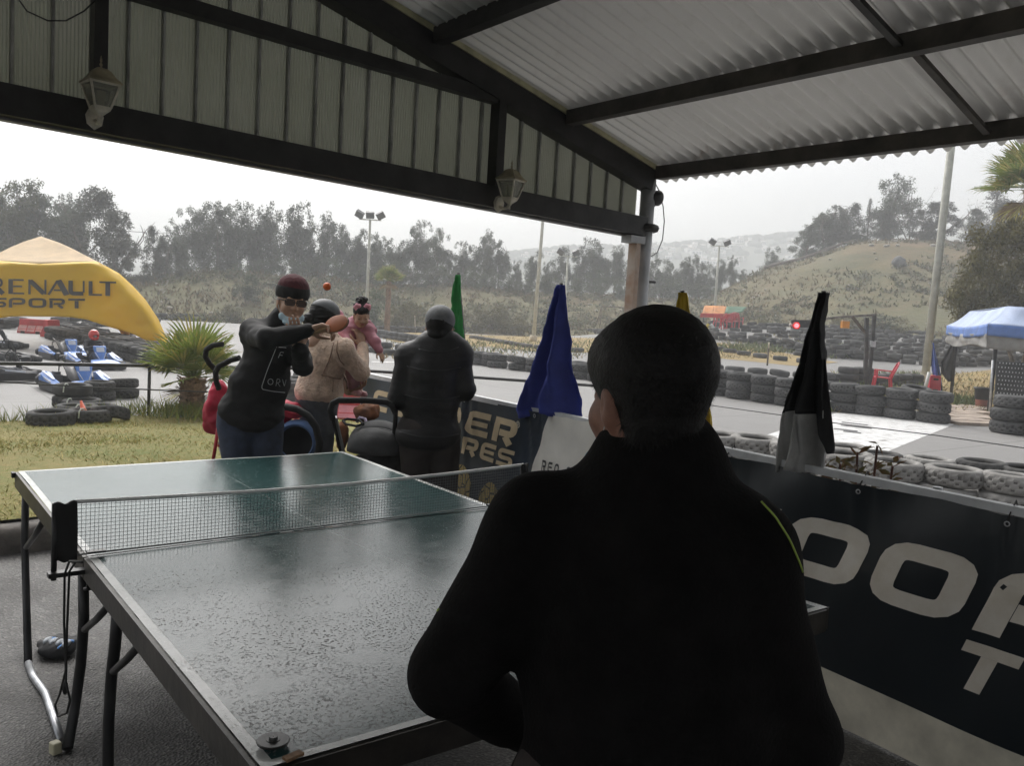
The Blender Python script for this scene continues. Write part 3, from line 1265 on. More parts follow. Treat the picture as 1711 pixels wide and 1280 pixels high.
for s in (1, -1):
    for (alo, ahi, dz) in ((2.16, 4.187, 0.0), (RA - .02, 2.30, -.012)):
        b = GB + .10
        while b > BB0 - .3:
            b1 = b - PER * 10
            V = []
            ns, nb2 = 3, 100
            jag = random.uniform(-.015, .015)
            for j in range(ns + 1):
                a = alo + (ahi - alo) * j / ns + (jag if (j == ns and dz < 0) else 0)
                for i in range(nb2 + 1):
                    bb_ = b + (b1 - b - .02) * i / nb2
                    z = zb(a) + .094 + dz + .018 * cos(2 * pi * bb_ / PER) + (.004 if i > nb2 - 6 else 0)
                    V.append(sl_(a if s > 0 else 2 * RA - a, bb_, z))
            m2 = MB()
            m2.add(V, [(j * (nb2 + 1) + i, j * (nb2 + 1) + i + 1, (j + 1) * (nb2 + 1) + i + 1, (j + 1) * (nb2 + 1) + i) for j in range(ns) for i in range(nb2)], True)
            m2.build('roof_sheet', zn.m, shed, world=False)
            b = b1
# columns, with a rusty channel and a pipe clamp
colm = M('column_paint', (.42, .43, .44), .5, .12, 6)
cpx = onplane(1077, 400, B, GB)
CA = cpx @ A
piece('column', colm, lambda q: q.tube([sl_(CA, GB, 0), sl_(CA, GB, 2.5)], .047, 16))
piece('rusty_channel', M('rusty_white', (.60, .56, .51), .7, .3, 5, col2=(.38, .22, .13)), lambda q: q.box(sl_(CA - .085, GB, 1.02), (.036, .07, 2.04)))
piece('channel_plate', colm, lambda q: q.box(sl_(CA - .10, GB, 2.06), (.13, .085, .045)))
cr = MB()
ring = [(CA + .062 * cos(t), GB + .062 * sin(t), bz(3.9) + .055) for t in np.linspace(0, 2 * pi, 21)]
cr.tube([sl_(*p) for p in ring], .026, 8, cap=False)
cr.build('pipe_clamp', iron, shed, world=False)
piece('column', colm, lambda q: q.tube([sl_(2 * RA - CA, GB, 0), sl_(2 * RA - CA, GB, 2.5)], .047, 16))
for s in (CA, 2 * RA - CA):
    piece('column', colm, lambda q: q.tube([sl_(s, -4.4, 0), sl_(s, -4.4, 2.5)], .047, 16))
# loose wire under the gable
q1 = MB()
q1.tube([onplane(x, y, B, GB - .06) for x, y in ((28, -6), (45, 18), (80, 34), (110, 34), (140, 18), (163, -4))], .003, 5)
tag(q1.build('loose_wire', M('wire_black', (.02, .02, .02), .5)), 'thin black wire looping across the gable panels at upper left', 'wire')

# ---- two wall lanterns on the gable beam
cream = M('lantern_cream', (.55, .51, .42), .5, .2, 14, .2, 60)
capm = M('lantern_roof', (.30, .26, .17), .55, .35, 9, .2, 60)
lgl = NT('lantern_glass', .25)
lgl.b.inputs['Base Color'].default_value = (.36, .36, .28, 1)
lgl.b.inputs['Transmission Weight'].default_value = .45
lgl.b.inputs['Alpha'].default_value = .75


def lantern(label, foot, sc, yaw, turn):
    """foot: world point of the wall plate centre"""
    t = thing('wall_lantern', label, 'lantern', foot, yaw, 'lanterns on the gable beam')
    m2 = MB()
    V = [(0, 0, -.055), (.033, 0, -.03), (.04, 0, .01), (.025, 0, .042), (0, 0, .055), (-.025, 0, .042), (-.04, 0, .01), (-.033, 0, -.03)]
    P = [np.array(v) * sc for v in V]
    P2 = [p * np.array([.8, 1, .8]) + np.array([0, -.016 * sc, 0]) for p in P]
    n = len(P)
    m2.add(P + P2, [tuple(range(n, 2 * n))] + [(i, (i + 1) % n, n + (i + 1) % n, n + i) for i in range(n)], False)
    m2.build('wall_plate', cream, t, world=False)
    m2 = MB()
    c = np.array([0, -.115, .0]) * sc
    m2.tube([np.array([0, -.01, -.012]) * sc, np.array([0, -.05, -.03]) * sc, np.array([0, -.09, -.028]) * sc, c + (0, 0, -.01 * sc)], .009 * sc, 8)
    m2.lathe([(.001, -.035), (.006, -.03), (.004, -.018), (.011, -.008), (.011, 0)], 10, c, smooth=True)
    m2.build('arm', cream, t, world=False)
    ct, st_ = cos(turn), sin(turn)
    ax = (np.array([ct, st_, 0]) * sc, np.array([-st_, ct, 0]) * sc, np.array([0, 0, 1.0]) * sc)

    def sq(h, z):
        return [c + ax[0] * x * h + ax[1] * y * h + ax[2] * z for x, y in ((-1, -1), (1, -1), (1, 1), (-1, 1))]
    m2 = MB()
    m2.add(sq(.012, -.004) + sq(.034, .018) + sq(.036, .03), [(3, 2, 1, 0)] + [(i, (i + 1) % 4, 4 + (i + 1) % 4, 4 + i) for i in range(4)] + [(4 + i, 4 + (i + 1) % 4, 8 + (i + 1) % 4, 8 + i) for i in range(4)] + [(8, 9, 10, 11)], False)
    m2.build('bowl', cream, t, world=False)
    m2 = MB()
    lo, hi = sq(.034, .03), sq(.062, .135)
    for i in range(4):
        m2.bar(lo[i], hi[i], .009 * sc, .009 * sc, ax[0])
        m2.bar(hi[i], hi[(i + 1) % 4], .012 * sc, .012 * sc)
        m2.bar(lo[i], lo[(i + 1) % 4], .008 * sc, .008 * sc)
    m2.build('frame', cream, t, world=False)
    for i in range(4):
        m3 = MB()
        a_, b_, c_, d_ = [p * .97 + c * .03 for p in (lo[i], lo[(i + 1) % 4], hi[(i + 1) % 4], hi[i])]
        m3.add([a_, b_, c_, d_], [(0, 1, 2, 3)])
        m3.build('pane', lgl.m, t, world=False)
    m2 = MB()
    rows = [sq(.072, .137), sq(.070, .145), sq(.052, .162), sq(.046, .172), sq(.034, .192), sq(.022, .203), sq(.006, .208)]
    V = [p for r_ in rows for p in r_]
    m2.add(V, [(3, 2, 1, 0)] + [(4 * j + i, 4 * j + (i + 1) % 4, 4 * j + 4 + (i + 1) % 4, 4 * j + 4 + i) for j in range(len(rows) - 1) for i in range(4)] + [(24, 25, 26, 27)], False)
    m2.build('roof', capm, t, world=False)
    m2 = MB()
    m2.lathe([(.007 * sc, .205 * sc), (.004 * sc, .214 * sc), (.008 * sc, .222 * sc), (.003 * sc, .231 * sc), (.006 * sc, .24 * sc), (.001, .262 * sc)], 8, c)
    m2.build('finial', capm, t, world=False)
    m2 = MB()
    m2.lathe([(.001, .03 * sc), (.017 * sc, .032 * sc), (.017 * sc, .06 * sc), (.022 * sc, .068 * sc), (.022 * sc, .105 * sc), (.001, .11 * sc)], 12, c)
    m2.build('bulb', M('bulb_cream', (.5, .47, .36), .4), t, world=False)
    return t


lantern('weathered cream wall lantern with brownish roof at the upper left end of the beam', onplane(158, 197, B, GB - .051), .84, YAW, .12)
lantern('cleaner cream wall lantern by the short gable post near the white column', onplane(833, 341, B, GB - .051), .86, YAW, .35)

# ---- floodlight clamped on the column, with its hanging cable
fp_ = onplane(1094, 330, B, GB - .02)
t = thing('floodlight', 'small dark round floodlight clamped to the top of the white column', 'floodlight', fp_)
m2 = MB()
ax = (B, Zv, A)
m2.lathe([(.001, -.04), (.03, -.038), (.045, .0), (.05, .03), (.046, .034), (.001, .03)], 14, fp_, ax)
m2.build('housing', M('flood_black', (.03, .03, .03), .4), t)
m2 = MB()
m2.tube([fp_ + (0, 0, -.045), fp_ - A * .03 + (0, 0, -.075), fp_ - A * .075 + (0, 0, -.09)], .011, 7)
m2.build('bracket', iron, t)
m2 = MB()
cab = [(1092, 300), (1102, 320), (1108, 345), (1110, 370), (1107, 400), (1098, 422), (1088, 428), (1080, 424)]
m2.tube([onplane(x, y, B, GB - .03) for x, y in cab], .0035, 6)
tag(m2.build('power_cable', M('cable_grey', (.12, .12, .12), .5)), 'thin grey cable looping down beside the white column', 'cable')
m2 = MB()
pp = onplane(1088, 471, B, GB)
m2.tube([pp - A * .03, pp + A * .035], .009, 7)
tag(m2.build('column_peg', iron), 'short dark peg sticking out of the right side of the column', 'peg')

# ================================================================== BANNER FENCE
FA = 3.052
vin_d = NT('navy_vinyl', .30)
v1 = vin_d.noise(2.2, 6)
vin_d.l(vin_d.mix(vin_d.ramp(v1, .3, .7), (.005, .009, .013), (.009, .016, .021)), vin_d.b.inputs['Base Color'])
vb_m = vin_d.n('ShaderNodeMapping')
vb_m.inputs['Scale'].default_value = (1, 1, .55)
vb_m.inputs['Rotation'].default_value = (.6, .2, 0)
vin_d.l(vin_d.tc.outputs['Object'], vb_m.inputs[0])
vin_d.bump(vin_d.noise(4.5, 4, vec=vb_m.outputs[0], rough=.45), .45, .02)
vin_b = M('blue_vinyl', (.014, .026, .047), .45, .25, 3)
vin_w = M('white_vinyl', (.76, .74, .69), .5, .07, 3)
vin_c = M('cream_vinyl', (.66, .62, .51), .55, .15, 4)
ink_w = M('cream_print', (.80, .76, .69), .5, .1, 7, col2=(.64, .58, .48))
ink_g = M('gold_print', (.58, .47, .31), .5, .1, 6)
ink_k = M('dark_print', (.06, .06, .065), .5)
steel = M('galvanised', (.45, .46, .47), .4, .15, 10, metal=.6)


def folds(b, z):
    f = .030 * noise.noise(Vector((b * 1.3, z * .6, 4)))
    f += .020 * noise.noise(Vector((b * 3.1 + z * 1.8, z * 2.2, 9))) * min(1, z + .2)
    for tb in (2.29, 1.66, 1.13, .5, 3.62, 4.36, 5.0):      # gathered under each tie
        d = abs(b - tb + (1 - z) * .1 * (1 if b > tb else -1))
        f += .026 * math.exp(-(d / .11) ** 2) * max(0, z - .45) * sin((b - tb) * 60 + 8 * (1 - z))
    return f


def fence_pt(b, z, lift=0.0):
    return ab(FA - .012 - folds(b, z) - lift, b, z)


fence = thing('fence', 'low pipe fence carrying the printed banners', 'fence', ab(FA, 2.5, 0), kind='thing')
m2 = MB()
for p_, q_ in ((ab(FA + .015, 5.78, 1.022), ab(FA + .015, 2.0, 1.0)), (ab(FA + .015, 2.0, 1.0), ab(FA + .015, -1.2, .996))):
    m2.bar(p_, q_, .04, .03)
m2.build('top_rail', M('rail_white', (.55, .56, .57), .45, .12, 6), fence)
for b in (5.76, 4.0, 2.6, 1.4, .2, -1.0):
    m2 = MB()
    m2.tube([ab(FA + .05, b, 0), ab(FA + .05, b, 1.02)], .018, 8)
    m2.build('post', steel, fence)
m2 = MB()
m2.tube([ab(FA + .03, 5.76, .06), ab(FA + .03, -1.2, .05)], .012, 6)
m2.build('bottom_rail', steel, fence)


def sheet(root, b0, b1, z0, z1, mat, name, nb=60, nz=24, slant=None):
    m2 = MB()
    def fn(u, v):
        z = z0(u) + (z1(u) - z0(u)) * v
        ba, bb_ = (b0(z) if callable(b0) else b0), (b1(z) if callable(b1) else b1)
        return fence_pt(ba + (bb_ - ba) * u, z)
    m2.grid(fn, nb, nz, True)
    return m2.build(name, mat, root)


ct_ = lambda v: (lambda u: v)
ban2 = thing('banner', 'big dark navy tyre banner with giant cream letters and cream lower strip', 'banner', ab(FA, 1.2, 0))
top2 = lambda u: .990 - .010 * abs(sin(u * 17))
sheet(ban2, 2.80, -1.1, lambda u: .212 + .01 * sin(u * 9), top2, vin_d.m, 'printed_sheet', 130, 30)
sheet(ban2, 2.80, -1.1, ct_(.012), lambda u: .212 + .01 * sin(u * 9), vin_c, 'lower_strip', 60, 6)
m2 = MB()
fn2 = lambda x, y, l: fence_pt(x0b - x, y, l)
x0b = 2.40
write(m2, 'COOPER', 0, .565, .335, .245, .40, .265, fn2, slant=.33, step=.025)
m2.build('big_lettering', ink_w, ban2)
m2 = MB()
x0b = 1.275
write(m2, 'TIRES', 0, .352, .185, .172, .235, .25, fn2, slant=.33, step=.02)
m2.build('small_lettering', ink_w, ban2)
for tb in (2.29, 1.66, 1.13, .5):
    m2 = MB()
    e = fence_pt(tb, .955, .004)
    m2.lathe([(.006, 0), (.010, .002), (.010, .004), (.006, .003)], 10, e, (B, Zv, -A))
    m2.build('eyelet', steel, ban2)
    m2 = MB()
    m2.tube([e, e + Zv * .03 + A * .01, ab(FA + .03, tb, 1.03), ab(FA + .055, tb, .995), e], .0025, 5)
    m2.build('tie', iron, ban2)
m2 = MB()
m2.tube([ab(FA - .03, 2.29, .95), ab(FA - .035, 2.30, .90), ab(FA - .04, 2.295, .84)], .003, 5)
m2.build('loose_string', M('string_white', (.6, .6, .58), .8), ban2)

ban1 = thing('banner', 'blue tyre banner with tan letters, tyre picture and white right half', 'banner', ab(FA, 4.2, 0))
bd = lambda z: 3.51 + (1 - z) * .335
top1 = lambda u: 1.012 - .006 * abs(sin(u * 14))
sheet(ban1, 5.72, bd, ct_(.02), top1, vin_b, 'blue_sheet', 80, 26)
sheet(ban1, bd, 2.815, ct_(.02), top1, vin_w, 'white_sheet', 40, 26)
m2 = MB()
x0b = 5.56
write(m2, 'COOPER', 0, .778, .245, .152, .302, .26, fn2, slant=.33, step=.02)
m2.build('big_lettering', ink_g, ban1)
m2 = MB()
x0b = 4.78
write(m2, 'TIRES', 0, .64, .165, .112, .198, .25, fn2, slant=.33, step=.02)
m2.build('small_lettering', ink_g, ban1)
m2 = MB()
x0b = 3.765
for i in range(12):
    t0, t1 = 2 * pi * i / 12, 2 * pi * (i + 1) / 12
    P = [fn2(.02 * k * cos(t) , .915 + .02 * k * sin(t), .0035) for t in (t0, t1) for k in (1, .78)]
    m2.add([P[0], P[1], P[3], P[2]], [(0, 1, 2, 3)])
write(m2, 'R', -.008, .904, .016, .022, .02, .2, fn2, step=.02)
m2.build('registered_mark', ink_w, ban1)
m2 = MB()
x0b = 3.525
write(m2, 'RED', 0, .69, .036, .062, .055, .2, fn2, slant=.1, step=.02)
write(m2, 'DRA', .205, .69, .036, .062, .055, .2, fn2, slant=.1, step=.02)
m2.build('fine_lettering', ink_k, ban1)
m2 = MB()
m2.grid(lambda u, v: fence_pt(3.535 - u * .35, .585 + v * .055, .003), 10, 2)
m2.build('dark_label', ink_k, ban1)
# printed picture of two golden tyre treads (flat print)
tr = NT('tyre_picture', .5)
tv = tr.n('ShaderNodeTexVoronoi', feature='DISTANCE_TO_EDGE')
tv.inputs['Scale'].default_value = 24
tmap = tr.n('ShaderNodeMapping')
tmap.inputs['Scale'].default_value = (1, 1, .45)
tmap.inputs['Rotation'].default_value = (.5, .5, 0)
tr.l(tr.tc.outputs['Object'], tmap.inputs[0])
tr.l(tmap.outputs[0], tv.inputs['Vector'])
tr.l(tr.mix(tr.ramp(tv.outputs['Distance'], .04, .07), (.02, .018, .012), (.36, .27, .09)), tr.b.inputs['Base Color'])
for (c, w, h0) in ((4.36, .17, .57), (4.02, .20, .52)):
    m2 = MB()
    def tf(u, v, c=c, w=w, h0=h0):
        b = c + .5 * w * (1 - 2 * u) * (1.0 + .3 * v) - .35 * (1 - v) ** 2 * .3
        z = .03 + (h0 - .03) * v - .10 * (2 * u - 1) ** 2 * v
        return fence_pt(b, z, .003 + (.0004 if c < 4.2 else 0))
    m2.grid(tf, 8, 12)
    m2.build('tyre_picture', tr.m, ban1)
for tb in (3.62, 4.36, 5.0):
    m2 = MB()
    e = fence_pt(tb, .985, .004)
    m2.lathe([(.006, 0), (.012, .002), (.012, .004), (.006, .003)], 10, e, (B, Zv, -A))
    m2.build('eyelet', steel, ban1)
# white plastic strip poking out beside the man
m2 = MB()
e = fence_pt(1.80, .44)
m2.add([e - A * .01, ab(FA - .12, 2.3, .52), ab(FA - .12, 2.3, .44), e - A * .012 + Zv * -.002], [(0, 1, 2, 3)])
# ---- plants pushing up behind the rail
random.seed(12)


def leaf_quad(mb, p, d, n, L, w):
    d, n = d / np.linalg.norm(d), n / np.linalg.norm(n)
    s = np.cross(d, n)
    mb.add([p, p + d * L * .5 + s * w * .5, p + d * L - n * L * .12, p + d * L * .5 - s * w * .5], [(0, 1, 2, 3)])


t = thing('weed', 'small reddish green weed growing between banner and white tyres', 'plant', ab(FA + .16, 1.72, 0))
m2, m3 = MB(), MB()
for (db, h) in ((.12, 1.02), (.05, 1.08), (-.03, 1.12), (-.10, 1.05), (.18, 1.0)):
    p0 = np.array(ab(FA + .16, 1.72, 0))
    p1 = np.array(ab(FA + .14, 1.72 + db, h))
    m2.tube([p0, (p0 + p1) / 2 + B * db * .2, p1], .005, 5)
    for k in range(24):
        f = random.uniform(.80, 1.02)
        p = p0 + (p1 - p0) * f
        d = np.array([random.uniform(-1, 1), random.uniform(-1, 1), random.uniform(-.5, 1.1)])
        leaf_quad(m3, p, d, np.array([random.uniform(-1, 1), random.uniform(-1, 1), .7]), random.uniform(.04, .075), .024)
m2.build('stem', M('stem_red', (.12, .05, .035), .7), t)
m3.build('leaves', M('weed_leaf', (.10, .13, .045), .6, .3, 20, col2=(.17, .07, .04), trans=.3), t)

# ---- marshal flags standing in the fence, furled to a point
def flag(name, label, rows, cols, dist, seed, nf=3.0, amp=.05, tip=None):
    """rows: (py, x left, x right, material index) from the top down; built at its real distance along the fence"""
    rnd = random.Random(seed)
    t = thing('flag', label, 'flag', onplane(rows[-1][1] * .5 + rows[-1][2] * .5, rows[-1][0], A, dist) * np.array([1, 1, 0]), group='marshal flags on the banner fence')
    nu = 36
    ph = rnd.uniform(0, 6)
    ys = [r_[0] for r_ in rows]
    nv = 30
    for mi, mat in enumerate(cols):
        m2 = MB()
        yy = [y for y in np.linspace(ys[0], ys[-1], nv + 1)]
        lo = [r_[0] for r_ in rows if r_[3] == mi]
        y0 = min(lo)
        nxt = [r_[0] for r_ in rows if r_[3] > mi]
        y1 = min(nxt) if nxt else ys[-1]
        n2 = max(4, int(nv * (y1 - y0) / (ys[-1] - ys[0])))
        def fn(u, v):
            y = y0 + (y1 - y0) * v
            xl, xr = np.interp(y, ys, [r_[1] for r_ in rows]), np.interp(y, ys, [r_[2] for r_ in rows])
            f = (y - ys[0]) / (ys[-1] - ys[0])
            uu = u + .03 * sin(u * 2 * pi * nf + ph)
            p = onplane(xl + (xr - xl) * uu, y + 5 * f * sin(u * 9 + ph), A, dist)
            d = amp * 1.25 * (.25 + .75 * f) * (1.3 * sin(.5 * pi * sin(u * 2 * pi * nf + ph + f * 1.5)) + .4 * sin(u * 2 * pi * nf * 2.3 + ph * 2 - f * 2)) - .10 * f * sin(pi * u)
            d += .05 * f * noise.noise(Vector((u * 5 + seed * 9, f * 4, seed))) + .014 * noise.noise(Vector((u * 16, f * 13, seed)))
            return p + A * d
        m2.grid(fn, nu, n2)
        o = m2.build('cloth' if mi == 0 else 'lower_cloth', mat, t)
        solid(o, .004)
    m2 = MB()
    p0 = onplane((rows[0][1] + rows[0][2]) / 2, rows[0][0] - 3, A, dist + .02)
    pb = onplane((rows[-1][1] + rows[-1][2]) / 2, rows[-1][0], A, dist + .02)
    d = (p0 - pb) / np.linalg.norm(p0 - pb)
    k = pb[2] / d[2] - .02
    m2.tube([pb - d * k, p0], .010, 7)
    m2.build('pole', M('flag_pole', (.05, .045, .04), .6), t)
    return t


def cloth(name, c):
    return M(name, c, .75, .12, 9, .35, 160, bd=.002, trans=.22)


flag('flag', 'green furled marshal flag standing beside the man in the cap', [(459, 763, 768, 0), (475, 759, 770, 0), (540, 754, 778, 0), (600, 760, 786, 0), (656, 771, 795, 0)], [cloth('green_cloth', (.015, .20, .04))], FA + .10, 1, 1.6, .02)
flag('flag', 'royal blue furled marshal flag left of the near man', [(476, 934, 942, 0), (495, 928, 943, 0), (560, 909, 946, 0), (620, 891, 953, 0), (680, 872, 959, 0), (693, 880, 961, 0)], [cloth('blue_cloth', (.035, .055, .30))], FA + .07, 2, 2.2, .035)
flag('flag', 'yellow marshal flag mostly hidden behind the near man', [(489, 1136, 1144, 0), (520, 1134, 1148, 0), (620, 1126, 1166, 0), (700, 1118, 1192, 0), (750, 1112, 1203, 0)], [cloth('yellow_cloth', (.60, .42, .02))], FA + .08, 3, 2.2, .03)
flag('flag', 'black and white furled marshal flag on the banner rail', [(489, 1370, 1383, 0), (497, 1369, 1382, 0), (534, 1362, 1376, 0), (576, 1349, 1379, 0), (620, 1336, 1384, 0), (656, 1325, 1388, 0), (688, 1316, 1391, 1), (747, 1312, 1396, 1), (783, 1311, 1392, 1)], [cloth('black_cloth', (.010, .010, .011)), cloth('white_cloth', (.46, .46, .45))], FA + .08, 4, 2.4, .035)

bw = [c for c in bpy.data.objects if c.name.startswith('flag') and 'black and white' in str(c.get('label', ''))][0]
m2 = MB()
def flap(u, v):
    y = 600 + 158 * v
    xl, xr = np.interp(y, [600, 680, 730, 758], [1366, 1366, 1371, 1388]), np.interp(y, [600, 656, 700, 747, 758], [1382, 1388, 1393, 1398, 1396])
    return onplane(xl + (xr - xl) * u, y, A, FA + .08 - .055 * v) - A * (.012 + .03 * v * sin(pi * u))
m2.grid(flap, 8, 20)
solid(m2.build('folded_corner', cloth('black_cloth', (0, 0, 0)), bw), .004)

# ---- rail and ropes strung along the road edge
m2 = MB()
rl = [(-60, 606), (0, 607), (250, 611), (480, 615), (600, 619), (770, 629), (960, 642), (1010, 646)]
rb = [10.95, 10.95, 10.95, 10.95, 10.8, 10.0, 9.2, 9.0]
rpts = []
for (x, y), b in zip(rl, rb):
    rpts.append(onplane(x, y, B, b))
t = thing('rail', 'black pipe rail running along the far edge of the lawn', 'rail', rpts[0] * np.array([1, 1, 0]))
m2.tube(rpts, .022, 8)
m2.build('pipe', iron, t)
for i in (0, 2, 4, 6, 7):
    m2 = MB()
    p = rpts[i]
    m2.tube([(p[0], p[1], 0), (p[0], p[1], p[2])], .02, 7)
    m2.build('post', iron, t)
m2 = MB()
m2.tube([onplane(x, y, B, b) for (x, y, b) in ((-40, 635, 10.4), (0, 638, 10.4), (170, 648, 10.4), (370, 656, 10.4), (560, 660, 10.4), (760, 664, 9.6))], .009, 6)
tag(m2.build('rope', M('rope_dark', (.05, .05, .05), .8)), 'thin dark rope strung low across the kart yard in front of the karts', 'rope')
m2 = MB()
rp = [(1185, 677), (1300, 693), (1410, 709), (1560, 727), (1720, 750), (1800, 762)]
ry = [12.5, 11.6, 10.8, 9.9, 9.0, 8.6]
m2.tube([atY(x, y, Y) for (x, y), Y in zip(rp, ry)], .007, 6)
tag(m2.build('rope', MATS['rope_dark']), 'thin dark rope strung across the road over the white start box', 'rope')
# ================================================================== TABLE TENNIS TABLE
T0, T1, TB0, TBM, TB1 = .542, 2.062, 1.312, 2.684, 4.058
tt = thing('table_tennis_table', 'worn wet green table tennis table with bent black tube legs', 'table', ab((T0 + T1) / 2, TBM, 0), YAW)
tn = NT('table_green', .22)
q1 = tn.noise(1.8, 6)
q2 = tn.noise(16, 8, rough=.75)
q3 = tn.noise(70, 5, rough=.7)
att = tn.n('ShaderNodeAttribute')
att.attribute_name = 'flat'
sep_ = tn.n('ShaderNodeSeparateXYZ')
tn.l(att.outputs['Vector'], sep_.inputs[0])
tx = sep_.outputs
# painted lines: edges and the centre line
edge = tn.math('GREATER_THAN', tn.math('ABSOLUTE', tx[0]), .738)
endl = tn.math('GREATER_THAN', tn.math('ABSOLUTE', tx[1]), 1.352)
cen = tn.math('LESS_THAN', tn.math('ABSOLUTE', tx[0]), .003)
line = tn.math('MAXIMUM', tn.math('MAXIMUM', edge, endl), tn.math('MULTIPLY', cen, .16))
line = tn.math('MULTIPLY', line, tn.ramp(q2, .3, .5, .6, .85))
gcol = tn.mix(tn.ramp(q1, .3, .7), (.017, .050, .050), (.025, .068, .066))
# flaked paint: dark brown pits, denser towards the near half
near = tn.ramp(tx[1], .2, -1.0, 0, .07)
flk = tn.math('GREATER_THAN', tn.math('ADD', tn.noise(135, 7, rough=.66), near), .640)
flk2 = tn.math('MULTIPLY', flk, tn.ramp(tn.noise(5, 5), .40, .56))
gcol = tn.mix(flk2, gcol, (.035, .028, .024))
gcol = tn.mix(line, gcol, (.62, .63, .61))
sc_ = tn.n('ShaderNodeTexWave', wave_type='RINGS')
tn.l(gcol, tn.b.inputs['Base Color'])
rg = tn.math('ADD', tn.ramp(q2, .35, .65, .155, .225), tn.math('MULTIPLY', flk2, .35))
tn.l(rg, tn.b.inputs['Roughness'])
hgt = tn.math('SUBTRACT', tn.math('MULTIPLY', q3, .35), tn.math('MULTIPLY', flk2, .8))
tn.bump(hgt, .55, .0016)
tn.b.inputs['Specular IOR Level'].default_value = .42
edgem = M('table_edge', (.032, .028, .024), .45, .35, 9, .3, 40, metal=.3)


def tl(a, b, z):
    return (a - (T0 + T1) / 2, b - TBM, z)


def warp(p):
    u = (p[0] + .76) / 1.52
    v = max(0, min(1, -p[1] / (TBM - TB0)))
    return (p[0] + .13 * max(0, u) * v, p[1] - .05 * max(0, u) * v, p[2] + .012 * max(0, u) * v)


for (b0, b1) in ((TB0, TBM - .006), (TBM + .006, TB1)):
    m2 = MB()
    def tf(u, v):
        a, b = T0 + (T1 - T0) * u, b0 + (b1 - b0) * v
        return tl(a, b, .76 + .0025 * noise.noise(Vector((a * 2, b * 2, 0))))
    m2.grid(tf, 24, 24)
    flat = np.array(m2.v, np.float32)
    if b0 == TB0:                       # the old top has racked: its near right corner stands out
        m2.v = [warp(p) for p in m2.v]
    o = m2.build('table_top', tn.m, tt, world=False)
    at_ = o.data.attributes.new('flat', 'FLOAT_VECTOR', 'POINT')
    at_.data.foreach_set('vector', flat.ravel())
    for (p, q) in (((T0, b0), (T0, b1)), ((T1, b0), (T1, b1)), ((T0, b0), (T1, b0)), ((T0, b1), (T1, b1))):
        m2 = MB()
        n_ = 1 if p[0] == q[0] else 0
        off = (-.006 if p[0] == T0 else .006) if n_ else 0
        off2 = 0 if n_ else (-.004 if p[1] == b0 else .004) * (0 if abs(p[1] - TBM) < .1 else 1)
        inset = .0 if n_ else .012
        P = [tl(p[0] + off + (inset if not n_ else 0), p[1] + off2, .725), tl(q[0] + off - (inset if not n_ else 0), q[1] + off2, .725)]
        if b0 == TB0:
            P = [warp(q_) for q_ in P]
        m2.bar(P[0], P[1], .012, .064)
        m2.build('edge_rail', edgem, tt, world=False)
# little white step of the bare aluminium edge on the near left, and corner bumper disc
tube_m = M('leg_black', (.018, .018, .019), .4, .3, 10)
tube_s = M('leg_silver', (.42, .43, .45), .35, .2, 12, metal=.8)
LA = T0 + .045


def lp(x, y, a=LA):
    p = onplane(x, y, A, a)
    return p if p[2] > .014 else atz(x, y, .014)


def leg(name, pts, mat, r=.0155):
    m2 = MB()
    rr = [r] * len(pts)
    m2.tube([tl(p @ A, p @ B, p[2]) for p in pts], rr, 10)
    return m2.build(name, mat, tt, world=False)


f1_ = ab(LA, 3.79, .0)
leg('leg', [lp(43, 828), lp(41, 900), lp(44, 1000), lp(47, 1108)], tube_m)
leg('base_tube', [lp(47, 1108), lp(56, 1132), lp(76, 1160), lp(88, 1195), lp(103, 1240)], tube_s, .014)
leg('leg', [lp(139, 948), lp(140, 1040), lp(135, 1110), lp(124, 1190), lp(113, 1252)], tube_m, .017)
m2 = MB()
p = lp(98, 1252)
m2.box(tl(p @ A - .01, p @ B, p[2] + .003), (.03, .035, .05), .3)
solid(m2.build('foot_cap', M('yellowed_plastic', (.50, .47, .33), .5), tt, world=False), 0, bevel=.006)
e3 = lp(180, 1290)
leg('leg', [lp(197, 1012), lp(192, 1080), lp(186, 1130), lp(181, 1210), lp(180, 1290), e3 + (e3 - lp(181, 1210)) * (e3[2] / max(.05, (lp(181, 1210) - e3)[2]))], tube_m, .0165)
for (p, q) in (((74, 868), (44, 915)), ((187, 1006), (142, 1052)), ((242, 1068), (190, 1122))):
    p, q = lp(*p), lp(*q)
    leg('brace', [p, (p + q) / 2 + B * .01 - Zv * .012, q], tube_m, .012)
RA_ = T1 - .045
for b in (3.79, 2.95, 2.4, 1.55):
    leg('leg', [ab(RA_, b, .72), ab(RA_, b, .35), ab(RA_, b, .0)], tube_m)
    leg('cross_tube', [ab(LA, b if b != 2.4 else 2.5, .62), ab(RA_, b, .62)], tube_m, .010)
leg('leg', [ab(LA, 1.55, .72), ab(LA, 1.56, .35), ab(LA, 1.58, 0)], tube_m)
m2 = MB()
cb = ab(.585, 1.372, .766)
m2.lathe([(.001, .009), (.007, .009), (.008, .004), (.012, .004), (.013, .003), (.028, .003), (.030, .001), (.028, -.002), (.001, -.003)], 20, tl(cb @ A, cb @ B, cb[2] + .004), smooth=False)
m2.build('corner_disc', M('dark_washer', (.05, .05, .05), .35, .2, 20, metal=.5), tt, world=False)
m2 = MB()
cb = ab(.60, 1.318, .763)
m2.box(tl(cb @ A, cb @ B, cb[2]), (.035, .015, .006), .2)
m2.build('splintered_corner', M('bare_wood', (.22, .13, .07), .8, .3, 30), tt, world=False)
m2 = MB()
m2.bar(tl(T0 - .02, TB1 - .03, .748), tl(T0 - .02, TB1 + .005, .748), .012, .022)
m2.build('corner_clip', tube_m, tt, world=False)

